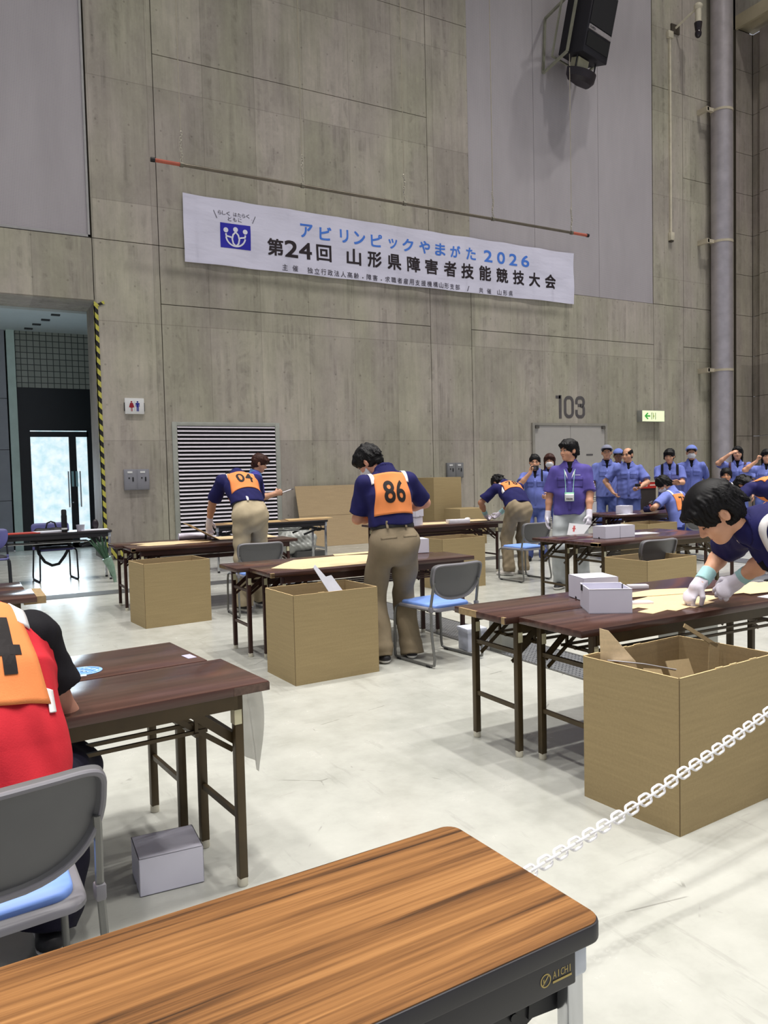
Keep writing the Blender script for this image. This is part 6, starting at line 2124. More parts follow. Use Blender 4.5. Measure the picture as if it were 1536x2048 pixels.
blank('tan cardboard sheet at left on the table by the louvre', 4.02, 11.43, TZ + 0.0005, 0, [(-0.52, -0.16), (0.30, -0.22), (0.42, 0.22), (-0.50, 0.20)], m=card_mat('tan_sheet', (196, 166, 120)))
blank('tan cardboard sheet overhanging right end of the table by the louvre', 4.86, 11.46, TZ + 0.004, 2, [(-0.42, -0.22), (0.40, -0.10), (0.44, 0.20), (-0.30, 0.24)], th=0.006, m=card_mat('tan_sheet2', (206, 176, 130)))
# papers
def paper(label, x, y, z, rz, w_, d_, c=(226, 224, 232), th=0.0012):
    o = MB().bb(-w_ / 2, w_ / 2, -d_ / 2, d_ / 2, 0, th).build('paper_sheet', mat('paper_%d' % c[0], c, 0.6, var=0.02))
    o.location = (x, y, z)
    o.rotation_euler = (0, 0, R(rz))
    return tag(o, label, 'paper')
paper('white paper on the mid right table right of the two white boxes', 6.30, 5.95, TZ + 0.0004, -6, 0.42, 0.20)
paper('white paper at left on the table of the seated person numbered 72', 8.83, 8.55, TZ + 0.0004, 6, 0.30, 0.16)
paper('white paper near right edge of the right table', 3.84, 2.62, TZ + 0.0006, 6, 0.30, 0.10, (206, 206, 214))
paper('white label stuck on the right edge of the front left table', 0.765, 3.03, TZ + 0.0003, 8, 0.035, 0.07, (176, 172, 196))
t = thing('plastic_bag', 'limp clear plastic bag hung from right end of the front left table', 'bag', (0.878, 2.70, 0), R(6))
pbm, nt_, pb_ = new_mat('clear_plastic')
pb_.inputs['Base Color'].default_value = (*lin((176, 172, 156)), 1)
pb_.inputs['Alpha'].default_value = 0.62
pb_.inputs['Roughness'].default_value = 0.3
lk(nt_, noise(nt_, coords(nt_), 9), pb_.inputs['Sheen Weight'])
vs, fs = [], []
for i in range(13):
    for j in range(17):
        u_, v_ = i / 12, j / 16
        vs.append((0.012 * math.sin(u_ * 9 + v_ * 4) + 0.012, -0.115 + 0.20 * u_ * (1 - 0.25 * v_) + 0.02 * v_, 0.665 - 0.31 * v_ + 0.03 * u_ * v_))
for i in range(12):
    for j in range(16):
        a = i * 17 + j
        fs.append((a, a + 1, a + 18, a + 17))
MB().add(vs, fs).build('film', pbm, t, smooth=True)

# round fan lying on the table
t = thing('paper_fan', 'round pale blue paper fan with wavy print lying on the dark table', 'fan', (0.372, 3.02, TZ + 0.0008), R(-8))
MB().cyl((0, 0, 0), (0, 0, 0.0015), 0.067, 40).build('disc', mat('fan_blue', (132, 172, 220), 0.5, var=0.18, vscale=30), t)
mb = MB()
for k in range(-3, 4):
    pts = []
    for i in range(30):
        x = -0.055 + 0.11 * i / 29
        y = k * 0.014 + 0.006 * math.sin(x * 150 + k * 1.7)
        if x * x + y * y < 0.06 ** 2:
            pts.append((x, y, 0.0019))
    if len(pts) > 3:
        mb.tube(pts, 0.0012, 4)
mb.build('wave_print', mat('fan_print', (84, 140, 216), 0.5), t)
mb = MB()
rs_ = random.Random(3)
for k in range(26):
    a, r_ = rs_.uniform(0, 6.28), rs_.uniform(0, 0.055)
    mb.cyl((math.cos(a) * r_, math.sin(a) * r_, 0.0015), (math.cos(a) * r_, math.sin(a) * r_, 0.0022), rs_.uniform(0.003, 0.007), 8)
mb.build('pale_print', mat('fan_pale', (206, 222, 240), 0.5), t)
MB().bb(-0.008, 0.012, -0.084, -0.066, 0, 0.002).build('handle', mat('fan_handle', (224, 226, 232), 0.4), t)

# things on the table before the glass door
t = thing('vacuum_flask', 'tall black vacuum flask standing on the dark table before the glass door', 'flask', (1.255, 11.50, TZ))
MB().lathe((0, 0, 0), [(0.036, 0), (0.038, 0.01), (0.038, 0.22), (0.034, 0.235)], 20).build('body', mat('flask_black', (14, 14, 18), 0.3), t, smooth=True)
MB().lathe((0, 0, 0.235), [(0.034, 0), (0.035, 0.05), (0.030, 0.07), (0.018, 0.075)], 20).build('lid', BLK, t, smooth=True)
MB().lathe((0, 0, 0.035), [(0.0385, 0), (0.0385, 0.022)], 20).build('label_band', WHT, t)
paper('red folder on the dark table before the glass door', 0.72, 11.58, TZ + 0.0005, 8, 0.42, 0.26, (188, 62, 46), 0.012)
paper('loose white papers heaped on the dark table left of the flask', 1.06, 11.62, TZ + 0.0005, 10, 0.36, 0.22, (224, 226, 238), 0.016)
paper('white paper lying at right end of the dark table before the glass door', 1.66, 11.62, TZ + 0.0005, -3, 0.36, 0.26, (230, 232, 240), 0.006)
paper('dark folder at far left on the dark table before the glass door', 0.30, 11.55, TZ + 0.0005, 0, 0.34, 0.22, (46, 40, 44), 0.01)
t = thing('paper_cup', 'short pale cup on the dark table right of the flask', 'cup', (1.47, 11.56, TZ))
MB().lathe((0, 0, 0), [(0.048, 0), (0.058, 0.085), (0.055, 0.085), (0.047, 0.006)], 20).build('cup', mat('cup_grey', (186, 186, 200), 0.5), t, smooth=True)
t = thing('stapler', 'small dark rounded gadget behind the cup on the dark table', 'gadget', (1.70, 11.78, TZ))
MB().ball((0, 0, 0.07), (0.045, 0.035, 0.075)).bb(-0.02, 0.02, -0.03, 0.03, 0, 0.02).build('body', mat('gadget_dark', (34, 26, 34), 0.4), t, smooth=True)
t = thing('cylinder_pot', 'white pot on the table cut by the left edge', 'pot', (0.13, 5.86, TZ))
MB().lathe((0, 0, 0), [(0.05, 0), (0.055, 0.01), (0.055, 0.06), (0.06, 0.065), (0.06, 0.08)], 20).build('pot', WHT, t, smooth=True)
# black bag on the chair
t = thing('shoulder_bag', 'black quilted shoulder bag sitting on the dark chair by the glass door', 'bag', (1.12, 11.86, 0.486), R(6))
rs_ = np.random.RandomState(2)
bagf = rumple(U([s_cone(A((-0.19, 0, 0.10)), A((0.19, 0, 0.10)), 0.095, 0.095), s_cone(A((-0.17, 0, 0.18)), A((0.17, 0, 0.18)), 0.075, 0.075)], 0.05), 0.012, 26, 4)
sdf_object('body', I(bagf, s_plane(A((0, 0, 0.002)), A((0, 0, -1))), 0.01), (-0.33, -0.16, -0.02), (0.33, 0.16, 0.32), 0.009, mat('bag_black', (17, 15, 20), 0.6, var=0.3, vscale=25), t)
MB().tube([(-0.22, -0.10, 0.06), (-0.20, -0.13, -0.08), (-0.13, -0.15, -0.20), (-0.04, -0.16, -0.255), (0.05, -0.16, -0.24), (0.13, -0.15, -0.14), (0.20, -0.13, -0.03), (0.22, -0.10, 0.06)], 0.020, 8, flat=0.18).build('strap', mat('strap_black', (15, 14, 18), 0.6), t, smooth=True)
MB().tube([(-0.07, 0, 0.25), (-0.05, 0, 0.33), (0, 0, 0.35), (0.05, 0, 0.33), (0.07, 0, 0.25)], 0.011, 8).build('handle', mat('strap_black', (15, 14, 18), 0.6), t, smooth=True)
# tall leek-like bunch wrapped in film, leaning under that table
t = thing('leek_bunch', 'green leafy bunch wrapped in clear film leaning under the dark table end', 'plant', (1.80, 11.10, 0.0), R(0))
mb = MB()
rs_ = random.Random(8)
for k in range(16):
    a = rs_.uniform(0, 6.28)
    sp = rs_.uniform(0.03, 0.15)
    mb.tube([(0.012 * math.cos(a), 0.012 * math.sin(a), 0.08), (-0.06 + 0.02 * math.cos(a), 0.02 * math.sin(a), 0.30), (-0.13 + sp * 0.6 * math.cos(a), sp * 0.5 * math.sin(a), 0.48), (-0.17 + sp * math.cos(a), sp * math.sin(a), 0.60 + rs_.uniform(-0.05, 0.05))], [0.010, 0.010, 0.011, 0.003], 6, flat=0.45)
mb.build('leaves', mat('leek_green', (52, 84, 62), 0.6, var=0.3, vscale=20), t, smooth=True)
MB().tube([(0.03, 0, 0.0), (0.02, 0, 0.08), (-0.02, 0, 0.22), (-0.07, 0, 0.34)], [0.02, 0.028, 0.05, 0.065], 12).build('wrapping', mat('wrap_green', (128, 156, 138), 0.35, var=0.2, vscale=20), t, smooth=True)

# crates below the tables in the background
def crate(label, x, y, w_, d_, h_, m, rz=0, name='storage_box', cat='box'):
    t = thing(name, label, cat, (x, y, 0), R(rz))
    MB().bb(-w_ / 2, w_ / 2, -d_ / 2, d_ / 2, 0, h_ - 0.03).build('body', m, t, bevel=0.006)
    MB().bb(-w_ / 2 - 0.008, w_ / 2 + 0.008, -d_ / 2 - 0.008, d_ / 2 + 0.008, h_ - 0.035, h_).build('lid', m, t, bevel=0.006)
    return t
gb = mat('grey_crate', (142, 142, 134), 0.6)
crate('tall grey box on the floor behind legs of the right table', 3.68, 4.85, 0.16, 0.16, 0.30, gb, 0)
crate('white box on the floor left of the tall grey box behind the right table', 3.50, 5.02, 0.16, 0.16, 0.18, mat('white_crate', (206, 210, 226), 0.5), -6)
crate('grey box on the floor at far right behind the right table', 4.42, 3.72, 0.30, 0.26, 0.42, gb, 0)
crate('white and grey box on the floor under the back left table', 2.36, 9.25, 0.42, 0.26, 0.34, mat('pale_crate', (200, 200, 198), 0.5), 0)
t = thing('plastic_wrap', 'crumpled clear plastic bundle on the floor by the leaning cardboard sheet', 'plastic', (5.10, 12.55, 0))
sdf_object('bundle', rumple(s_ell(A((0, 0, 0.28)), np.eye(3), A((0.36, 0.22, 0.30))), 0.05, 12, 9), (-0.5, -0.35, 0.0), (0.5, 0.35, 0.65), 0.02, mat('milky_film', (168, 170, 166), 0.25, var=0.18, vscale=9), t)
MB().bb(-0.10, 0.42, -0.26, -0.02, 0, 0.10).build('dark_foot', mat('film_dark', (72, 72, 72), 0.5), t)

# chain barrier from the near table out to the right
t = thing('plastic_chain', 'white plastic barrier chain slanting up across the right carton', 'chain')
CHM = mat('white_chain', (232, 230, 232), 0.4, var=0.02)
ctrl = [Vector(p) for p in ((0.79, 1.245, 0.52), (0.87, 1.40, 0.39), (1.10, 1.563, 0.315), (1.325, 1.666, 0.284), (1.478, 1.697, 0.293), (1.66, 1.725, 0.31), (1.874, 1.747, 0.342), (2.058, 1.762, 0.381), (2.31, 1.788, 0.428), (2.59, 1.82, 0.484), (2.929, 1.835, 0.581), (3.25, 1.84, 0.72), (3.40, 1.84, 0.80))]
def catmull(P, n=60):
    out = []
    for i in range(len(P) - 1):
        p0, p1, p2, p3 = P[max(i - 1, 0)], P[i], P[i + 1], P[min(i + 2, len(P) - 1)]
        for k in range(n):
            s_ = k / n
            out.append(0.5 * ((2 * p1) + (p2 - p0) * s_ + (2 * p0 - 5 * p1 + 4 * p2 - p3) * s_ ** 2 + (3 * p1 - p0 - 3 * p2 + p3) * s_ ** 3))
    return out + [P[-1]]
cp = catmull(ctrl)
PITCH = 0.0335
pos, acc, last = [cp[0]], 0.0, cp[0]
for p in cp[1:]:
    d = (p - last).length
    while acc + d >= PITCH:
        last = last + (p - last) * ((PITCH - acc) / d)
        pos.append(last)
        d = (p - last).length
        acc = 0.0
    acc += d
    last = p
vis = [(a, b) for a, b in zip(pos[:-1], pos[1:])]
rest = MB()
k0 = max(0, len(vis) - 100 - 12)
for k, (a, b) in enumerate(vis):
    d = (b - a).normalized()
    vw = (a + b) / 2 - Vector((0, 0, 1.4))
    face_n = (vw - d * vw.dot(d)).normalized()
    n_ = face_n if k % 2 else d.cross(face_n)
    if k < k0 or k >= k0 + 100:
        link_ring(rest, (a + b) / 2, d, n_, 0.0505, 0.0300, 0.0043, 18)
    else:
        mb = MB()
        link_ring(mb, (a + b) / 2, d, n_, 0.0505, 0.0300, 0.0043, 18)
        mb.build('link', CHM, t, smooth=True)
o = rest.build('link_run', CHM, t, smooth=True)
o['kind'] = 'stuff'
# barrier stand out of frame to the right that holds the chain
t = thing('barrier_post', 'white barrier post at right holding the plastic chain', 'post', (3.425, 1.84, 0))
MB().cyl((0, 0, 0.02), (0, 0, 0.86), 0.022, 16).ball((0, 0, 0.87), 0.03).build('pole', WHT, t, smooth=True)
MB().lathe((0, 0, 0), [(0.16, 0), (0.16, 0.02), (0.03, 0.06)], 24).build('base', BLK, t, smooth=True)

# taped marks on the floor
mt = mat('floor_tape', (120, 116, 106), 0.7)
for i, (x, y, lab) in enumerate(((0.92, 4.85, 'grey tape mark on the floor left of the back left carton'), (1.42, 5.95, 'grey tape mark on the floor in front of the back left carton'))):
    o = MB().prism([(-0.09, -0.015), (0.0, 0.02), (0.09, 0.0), (0.09, 0.035), (-0.01, 0.05), (-0.09, 0.03)], 0, 0.001).build('floor_mark', mt)
    o.location = (x, y, 0.0005)
    tag(o, lab, 'tape mark')
# ------------------------------------------------------------------ the people in the hall
def toL(loc, facing, p):
    rz = math.atan2(-facing[0], facing[1])
    c, s = math.cos(-rz), math.sin(-rz)
    x, y = p[0] - loc[0], p[1] - loc[1]
    return (c * x - s * y, s * x + c * y, p[2] - (loc[2] if len(loc) > 2 else 0))
def cloth(name, rgb, var=0.10, vs=9, rough=0.85):
    return mat(name, rgb, rough, var=var, vscale=vs, spec=0.25, bmp=0.15, bscale=220)
NAVY = cloth('navy_polo', (31, 30, 82), 0.14)
KHAKI = cloth('khaki_cloth', (136, 122, 100))
KHAKI2 = cloth('pale_khaki_cloth', (172, 158, 132))
ORANGE = cloth('orange_bib', (236, 142, 84), 0.05)
TAPE = cloth('white_tape', (232, 228, 228), 0.03)
PRINT = mat('bib_print', (22, 14, 16), 0.8)
PURPLE = cloth('purple_uniform', (84, 74, 146), 0.12)
UBLUE = cloth('work_blue', (104, 115, 184), 0.10)
UBLUE2 = cloth('work_blue_light', (118, 130, 200), 0.10)
UTRO = cloth('work_blue_trousers', (90, 104, 166), 0.12)
UDARK = cloth('work_navy_trousers', (56, 62, 110), 0.12)
RED = cloth('red_shirt', (200, 42, 54), 0.10)
BLKC = cloth('black_cloth', (18, 16, 22), 0.25)
GREYT = cloth('grey_trousers', (176, 180, 182), 0.08)
GLOVE = cloth('white_glove', (222, 216, 228), 0.04)
CUFF = cloth('mint_cuff', (166, 206, 208), 0.05)
DGLOVE = cloth('navy_glove', (36, 34, 70), 0.15)
MASKM = mat('mask_white', (228, 228, 232), 0.8, var=0.02)
SH_D = mat('dark_shoe', (26, 24, 28), 0.55)
SH_W = mat('white_shoe', (206, 200, 194), 0.55)
SOLE = mat('pale_sole', (206, 204, 200), 0.6)
BELT = mat('belt_black', (24, 22, 24), 0.5)
BROWNH = mat('hair_brown', (56, 28, 22), 0.6, var=0.3, vscale=40, spec=0.25)
UCAP = cloth('cap_blue', (112, 128, 196), 0.06)
UCAPG = cloth('cap_grey', (132, 134, 152), 0.06)
CAPD = mat('cap_dark', (38, 38, 56), 0.7)
PAPER = mat('paper_white', (230, 228, 232), 0.6, var=0.02)

def pocket(fr, m, c, w_=0.10, h_=0.10, back=False, flap=True):
    a, b = c
    p = panel(fr, 'pocket', m, [(a - w_ / 2, b - h_), (a + w_ / 2, b - h_), (a + w_ / 2, b), (a - w_ / 2, b)], back, 8, 0.003, it=1, thick=0.003)
    if flap:
        panel(fr, 'pocket_flap', m, [(a - w_ / 2 - 0.004, b - 0.032), (a + w_ / 2 + 0.004, b - 0.032), (a + w_ / 2 + 0.004, b + 0.008), (a - w_ / 2 - 0.004, b + 0.008)], back, 7, 0.007, it=1, thick=0.003, parent=p)
def placket(fr, m, lo=-0.36, hi=0.05, w_=0.034, buttons=0, bm=None):
    p = panel(fr, 'placket', m, [(-w_ / 2, lo), (w_ / 2, lo), (w_ / 2, hi), (-w_ / 2, hi)], False, 12, 0.004, it=1, thick=0.003)
    for i in range(buttons):
        q = drape(fr, [(0, lo + (hi - lo) * (i + 0.5) / buttons)], False, 0.010)[0]
        MB().ball(q, (0.007, 0.007, 0.007), 8, 6).build('button', bm or TAPE, p, smooth=True)
def uniform(fr, m, badge=True, pk=True):
    if pk:
        pocket(fr, m, (-0.078, 0.035)); pocket(fr, m, (0.078, 0.035))
    placket(fr, m)
def hand_point(rig, k, fwd=0.09, nrm=0.02):
    d, n, _ = rig.hand[k]
    return Vector(rig.W[k] + np.array(d) * fwd + np.array(n) * nrm)

# ---- 86, standing at the middle table, seen from behind
loc, fc = (2.83, 5.05), (0.12, 1)
rg = Rig(sc=0.985, girth=1.05, lean=12, side=-2, hpitch=42, hyaw=38, hroll=-6, neckfwd=0.55, lh=(-0.02, 0.30, 1.06), rh=(0.16, 0.33, 1.10), lpole=(-1, -0.5, -0.45), rpole=(1, -0.35, -0.05),
         lf=(-0.125, -0.02), rf=(0.135, 0.03), lfy=14, rfy=-16, rcurl=1.0, lcurl=1.0)
lk86 = dict(shirt=NAVY, trousers=KHAKI, shoes=SH_D, sole=SOLE, collar=NAVY, belt=BELT, hem=0.098, waistline=0.10, hairstyle='fringe', mask=MASKM, leg_w=1.12, skin=(208, 150, 124), sleeve=0.86, nape=-0.072, leg_end=0.05, tfold=0.012, fold=0.008)
f86 = person('person in navy polo and khaki trousers wearing orange bib 86, standing at table', loc, fc, rg, lk86, h=0.0065)
bib(f86, '86', ORANGE, TAPE, PRINT, 0.165, -0.165, 0.160, taper=0.74)
for a in (-0.09, 0.06):
    panel(f86, 'belt_loop', KHAKI, [(a - 0.008, -0.275), (a + 0.008, -0.275), (a + 0.008, -0.215), (a - 0.008, -0.215)], True, 5, 0.018, key='tbvh', it=0)
for e in (-1, 1):
    panel(f86, 'back_pocket', KHAKI, [(e * 0.085 - 0.06, -0.345), (e * 0.085 + 0.06, -0.345), (e * 0.085 + 0.06, -0.330), (e * 0.085 - 0.06, -0.330)], True, 7, 0.003, key='tbvh', it=0)

# ---- leaning over the back left table
loc, fc = (2.66, 7.86), (0.0, 1)
wl = toL(loc, fc, (2.40, 8.56, 0.80))
rg = Rig(sc=1.06, lean=47, hip=0.975, pel=20, hipoff=(0, -0.06), hpitch=88, hyaw=0, neckfwd=0.9, lh=wl, rh=(0.30, 0.62, 0.80), lpole=(-1, 0.1, 0.3), rpole=(1, -0.1, 0.2), lf=(-0.12, -0.16), rf=(0.13, 0.06), lfy=16,
         lhd=(0.1, 0.5, -0.8), lhn=(0.3, -0.6, -0.3), lcurl=0.5)
lk84 = dict(shirt=NAVY, trousers=KHAKI2, shoes=SH_D, sole=SOLE, collar=NAVY, belt=BELT, hem=0.098, waistline=0.10, hairstyle='short', gloves=GLOVE, leg_w=1.05, tfold=0.012, skin=(186, 134, 104))
f84 = person('person in navy polo and orange bib leaning far over the back left table', loc, fc, rg, lk84, h=0.0075)
bib(f84, '04', ORANGE, TAPE, PRINT, 0.155, -0.15, 0.13)
panel(f84, 'belt_loop', TAPE, [(-0.05, -0.31), (-0.03, -0.31), (-0.03, -0.235), (-0.05, -0.235)], True, 5, 0.016, key='tbvh', it=0)

# ---- official behind that table, writing on a clipboard
loc, fc = (3.55, 10.30), (0.95, -0.30)
rg = Rig(sc=1.0, lean=6, hpitch=22, hyaw=0, rh=(0.16, 0.30, 1.16), lh=(-0.06, 0.33, 1.15), rcurl=1.0, lcurl=0.8, rhd=(-0.2, 0.9, 0.25))
lkq = dict(shirt=cloth('violet_blue_uniform', (74, 72, 160)), trousers=UDARK, shoes=SH_D, collar=cloth('collar_cyan', (90, 130, 190)), hairstyle='fringe', hair=BROWNH, skin=(196, 146, 118), hvol=0.016)
f = person('person in violet uniform with brown hair writing on a clipboard before the louvre', loc, fc, rg, lkq, h=0.008)
t = thing('clipboard', 'dark clipboard with white paper held by the brown-haired person', 'clipboard', (0, 0, 0))
q = f['root'].matrix_basis if False else None
rzv = math.atan2(-fc[0], fc[1])
def toW(loc, fc, p):
    rz = math.atan2(-fc[0], fc[1])
    c, s = math.cos(rz), math.sin(rz)
    return Vector((loc[0] + c * p[0] - s * p[1], loc[1] + s * p[0] + c * p[1], p[2]))
t.location = toW(loc, fc, (0.03, 0.40, 1.165))
t.rotation_euler = (R(18), 0, rzv)
MB().bb(-0.12, 0.12, -0.13, 0.17, -0.004, 0.0).build('board', mat('clip_brown', (58, 36, 34), 0.5), t)
MB().bb(-0.105, 0.105, -0.12, 0.14, 0.0, 0.003).build('paper', PAPER, t)
MB().bb(-0.05, 0.05, 0.14, 0.165, 0.0, 0.012).build('clip', STEEL, t)

# ---- 78
loc, fc = (6.52, 8.28), (0.22, 1)
rg = Rig(sc=0.98, lean=56, pel=30, hipoff=(0.02, -0.05), hpitch=76, hyaw=14, lh=(-0.22, 0.50, 0.80), rh=(0.02, 0.56, 0.80), lpole=(-1, -0.4, 0.3), rpole=(0.8, 0, 0.3), lf=(-0.13, -0.02), rf=(0.12, 0.03), lfy=30, lcurl=0.8, rcurl=0.8)
lk78 = dict(shirt=NAVY, trousers=KHAKI, shoes=SH_W, sole=SOLE, collar=NAVY, hem=0.03, waistline=0.10, hairstyle='short', gloves=GLOVE, cuff=CUFF, leg_w=1.06, tfold=0.012, skin=(170, 120, 92))
f78 = person('person in navy polo and khaki trousers wearing orange bib 78, bent over table', loc, fc, rg, lk78, h=0.0085)
bib(f78, '78', ORANGE, TAPE, PRINT, 0.140, -0.10, 0.12)
sl = f78['rig']
strap(f78, 'side_tape', TAPE, -0.155, -4, 46, 0.022, uc=-0.10)

# ---- official in purple with lanyard
loc, fc = (6.29, 6.96), (-0.72, -0.69)
rg = Rig(sc=1.015, girth=1.03, hyaw=-46, hpitch=2, lean=-3, lh=(-0.22, 0.15, 0.80), rh=(0.27, 0.03, 0.81), lcurl=0.6, rcurl=0.35, lf=(-0.13, 0), rf=(0.13, 0), lhn=(0.8, -0.5, 0))
lkp = dict(shirt=PURPLE, trousers=GREYT, shoes=SH_D, sole=SOLE, collar=PURPLE, tee=BLKC, open=True, vdepth=0.14, hem=-0.075, gloves=GLOVE, hairstyle='fringe', fringe=0.040, hvol=0.018, belly=0.02, skin=(208, 152, 122), leg_w=1.12, sleeve=0.88, slw=1.12, fold=0.010)
fp = person('person in purple uniform with mint lanyard and white gloves behind mid right table', loc, fc, rg, lkp, h=0.0065)
pocket(fp, PURPLE, (-0.085, 0.02), 0.115, 0.115); pocket(fp, PURPLE, (0.085, 0.02), 0.115, 0.115)
placket(fp, PURPLE, -0.36, -0.03, 0.036)
for e in (-1, 1):
    panel(fp, 'lapel', mat('lapel_white', (214, 210, 216), 0.7), [(e * 0.020, 0.000), (e * 0.052, 0.062), (e * 0.064, 0.118), (e * 0.040, 0.075)], False, 8, 0.007, it=0)
LAN = mat('lanyard_mint', (150, 200, 196), 0.6)
for e in (-1, 1):
    P = drape(fp, [(e * (0.062 - 0.022 * (i / 13) ** 0.6), 0.11 - 0.27 * i / 13) for i in range(14)], False, 0.013)
    MB().tube(P, 0.0038, 6).build('lanyard', LAN, fp['root'], smooth=True)
bd = panel(fp, 'name_badge', mat('badge_green', (120, 190, 150), 0.5), [(-0.052, -0.255), (0.052, -0.255), (0.052, -0.155), (-0.052, -0.155)], False, 6, 0.016, it=0)
panel(fp, 'badge_card', PAPER, [(-0.050, -0.253), (0.050, -0.253), (0.050, -0.172), (-0.050, -0.172)], False, 6, 0.0205, it=0, parent=bd)
for i in range(4):
    panel(fp, 'badge_print', PRINT, [(-0.034 + 0.018 * i, -0.236), (-0.022 + 0.018 * i, -0.236), (-0.022 + 0.018 * i, -0.222), (-0.034 + 0.018 * i, -0.222)], False, 2, 0.0262, it=0, parent=bd)
MB().bb(0, 0, 0, 0, 0, 0) if False else None
# breast lettering and sleeve emblem
for i in range(7):
    panel(fp, 'breast_lettering', mat('emb_white', (196, 192, 220), 0.7), [(-0.118 + 0.0085 * i, 0.040), (-0.112 + 0.0085 * i, 0.040), (-0.112 + 0.0085 * i, 0.047), (-0.118 + 0.0085 * i, 0.047)], False, 2, 0.012, it=0)
S_, E_ = rg.S['l'], rg.E['l']
for k_, (dz, w_) in enumerate(((0.50, 0.030), (0.62, 0.018), (0.70, 0.024))):
    c_ = S_ + (E_ - S_) * dz
    hit = fp['bvh'].ray_cast(Vector(c_ + np.array([-0.30, 0.12, 0])), Vector((0.93, -0.37, 0)), 0.6)
    if hit[0] is not None:
        MB().ball(hit[0], (0.004, w_ / 2, 0.010 if k_ != 1 else 0.016), 10, 6).build('sleeve_emblem', mat('emb_white', (196, 192, 220), 0.7), fp['root'], smooth=True)
t = thing('leaflet', 'white leaflet with small red print held by the person in purple', 'paper', toW(loc, fc, (-0.115, 0.215, 0.715)), math.atan2(-fc[0], fc[1]))
t.rotation_euler = (R(14), R(-6), math.atan2(-fc[0], fc[1]))
MB().prism([(-0.115, 0.055), (0.125, 0.055), (0.135, -0.085), (-0.04, -0.07)], -0.001, 0.001, Matrix.Rotation(R(90), 4, 'X')).build('sheet', PAPER, t)
MB().bb(0.055, 0.075, 0.001, 0.0016, -0.04, 0.03).bb(0.045, 0.085, 0.001, 0.0016, -0.01, 0.002).build('red_print', mat('print_red', (206, 90, 90), 0.6), t)

# ---- spectators along the wall
def spect(label, loc, rig, look, fc=None, uni=True, h=0.010):
    fc = fc or (-loc[0], -loc[1])
    base = dict(shirt=UBLUE, trousers=UTRO, shoes=SH_D, collar=UBLUE, hairstyle='fringe', skin=(206, 154, 124), tee=BLKC, open=True, hem=-0.07, belly=0.0, hh=0.008, fold=0.013, slw=1.1)
    base.update(look)
    f = person(label, loc, fc, rig, base, h)
    if uni:
        uniform(f, base['shirt'])
    return f
def shoulder_bag(f, m=None):
    for e in (-1, 1):
        strap(f, 'backpack_strap', m or BLKC, e * 0.125, 60, 188, 0.040, off=0.010)
    b = f['rig']
    c = b.chest - b.cf * 0.21
    o, _ = sdf_object('backpack', s_ell(c, [b.cr, b.cf, b.cu], A((0.15, 0.09, 0.21))), c - 0.26, c + 0.26, 0.012, m or BLKC, f['root'])

# woman with a compact camera
loc = (7.80, 9.42)
rg = Rig(sc=0.955, lh=(-0.20, 0.24, 1.02), rh=(0.07, 0.28, 1.36), rpole=(0.7, -0.2, -0.8), lpole=(-0.8, -0.3, -0.3), rcurl=0.9, lcurl=0.8, hpitch=6, rhd=(-0.3, 0.2, 0.9), rhn=(-0.6, -0.7, 0))
f = spect('person in blue work clothes raising a small black camera to the mouth', loc, rg, dict(hairstyle='short', hairline=0.066, hvol=0.010, belly=0.02))
strap(f, 'bag_strap', BLKC, -0.11, 60, 180, 0.028)
t = thing('compact_camera', 'small black camera held up by the person left of the double door', 'camera', toW(loc, (-loc[0], -loc[1]), (0.0, 0.30, 1.43)), math.atan2(loc[0], -loc[1]))
MB().bb(-0.055, 0.055, -0.015, 0.015, -0.03, 0.035).build('body', BLK, t, bevel=0.006)
MB().cyl((0, 0.012, 0), (0, 0.04, 0), 0.022, 14).build('lens', mat('lens_grey', (90, 90, 96), 0.3), t, smooth=True)
# masked figure half hidden behind the purple uniform
loc = (8.35, 9.72)
f = spect('person in dark top with mask half hidden behind the purple uniform', loc, Rig(sc=0.96, lh=(-0.26, 0.08, 0.78), rh=(0.26, 0.08, 0.78)), dict(shirt=cloth('dark_blue_top', (62, 66, 122)), trousers=UTRO, mask=MASKM, hairstyle='long', hair=BROWNH, collar=None), uni=False)
shoulder_bag(f)
# smiling man in a grey cap
loc = (10.02, 10.15)
rg = Rig(sc=1.05, hpitch=-4, lh=(-0.16, 0.02, 0.86), rh=(0.27, 0.08, 0.80), rcurl=0.8)
f = spect('smiling person in grey cap and light blue work clothes right of the double door', loc, rg, dict(cap=UCAPG, brim=CAPD, hairstyle='short', smile=1, shirt=UBLUE2))
t = thing('document', 'pale paper held low by the smiling person in grey cap', 'paper', toW(loc, (-loc[0], -loc[1]), (0.27, 0.14, 0.70)), math.atan2(loc[0], -loc[1]))
MB().bb(-0.09, 0.09, -0.002, 0.002, -0.15, 0.12).build('sheet', PAPER, t)
# hidden one in a blue cap
loc = (10.72, 10.57)
f = spect('person in blue cap mostly hidden behind the two spectators right of the door', loc, Rig(sc=1.02, hpitch=8), dict(cap=UCAP, brim=CAPD, hairstyle='short', skin=(150, 108, 86)))
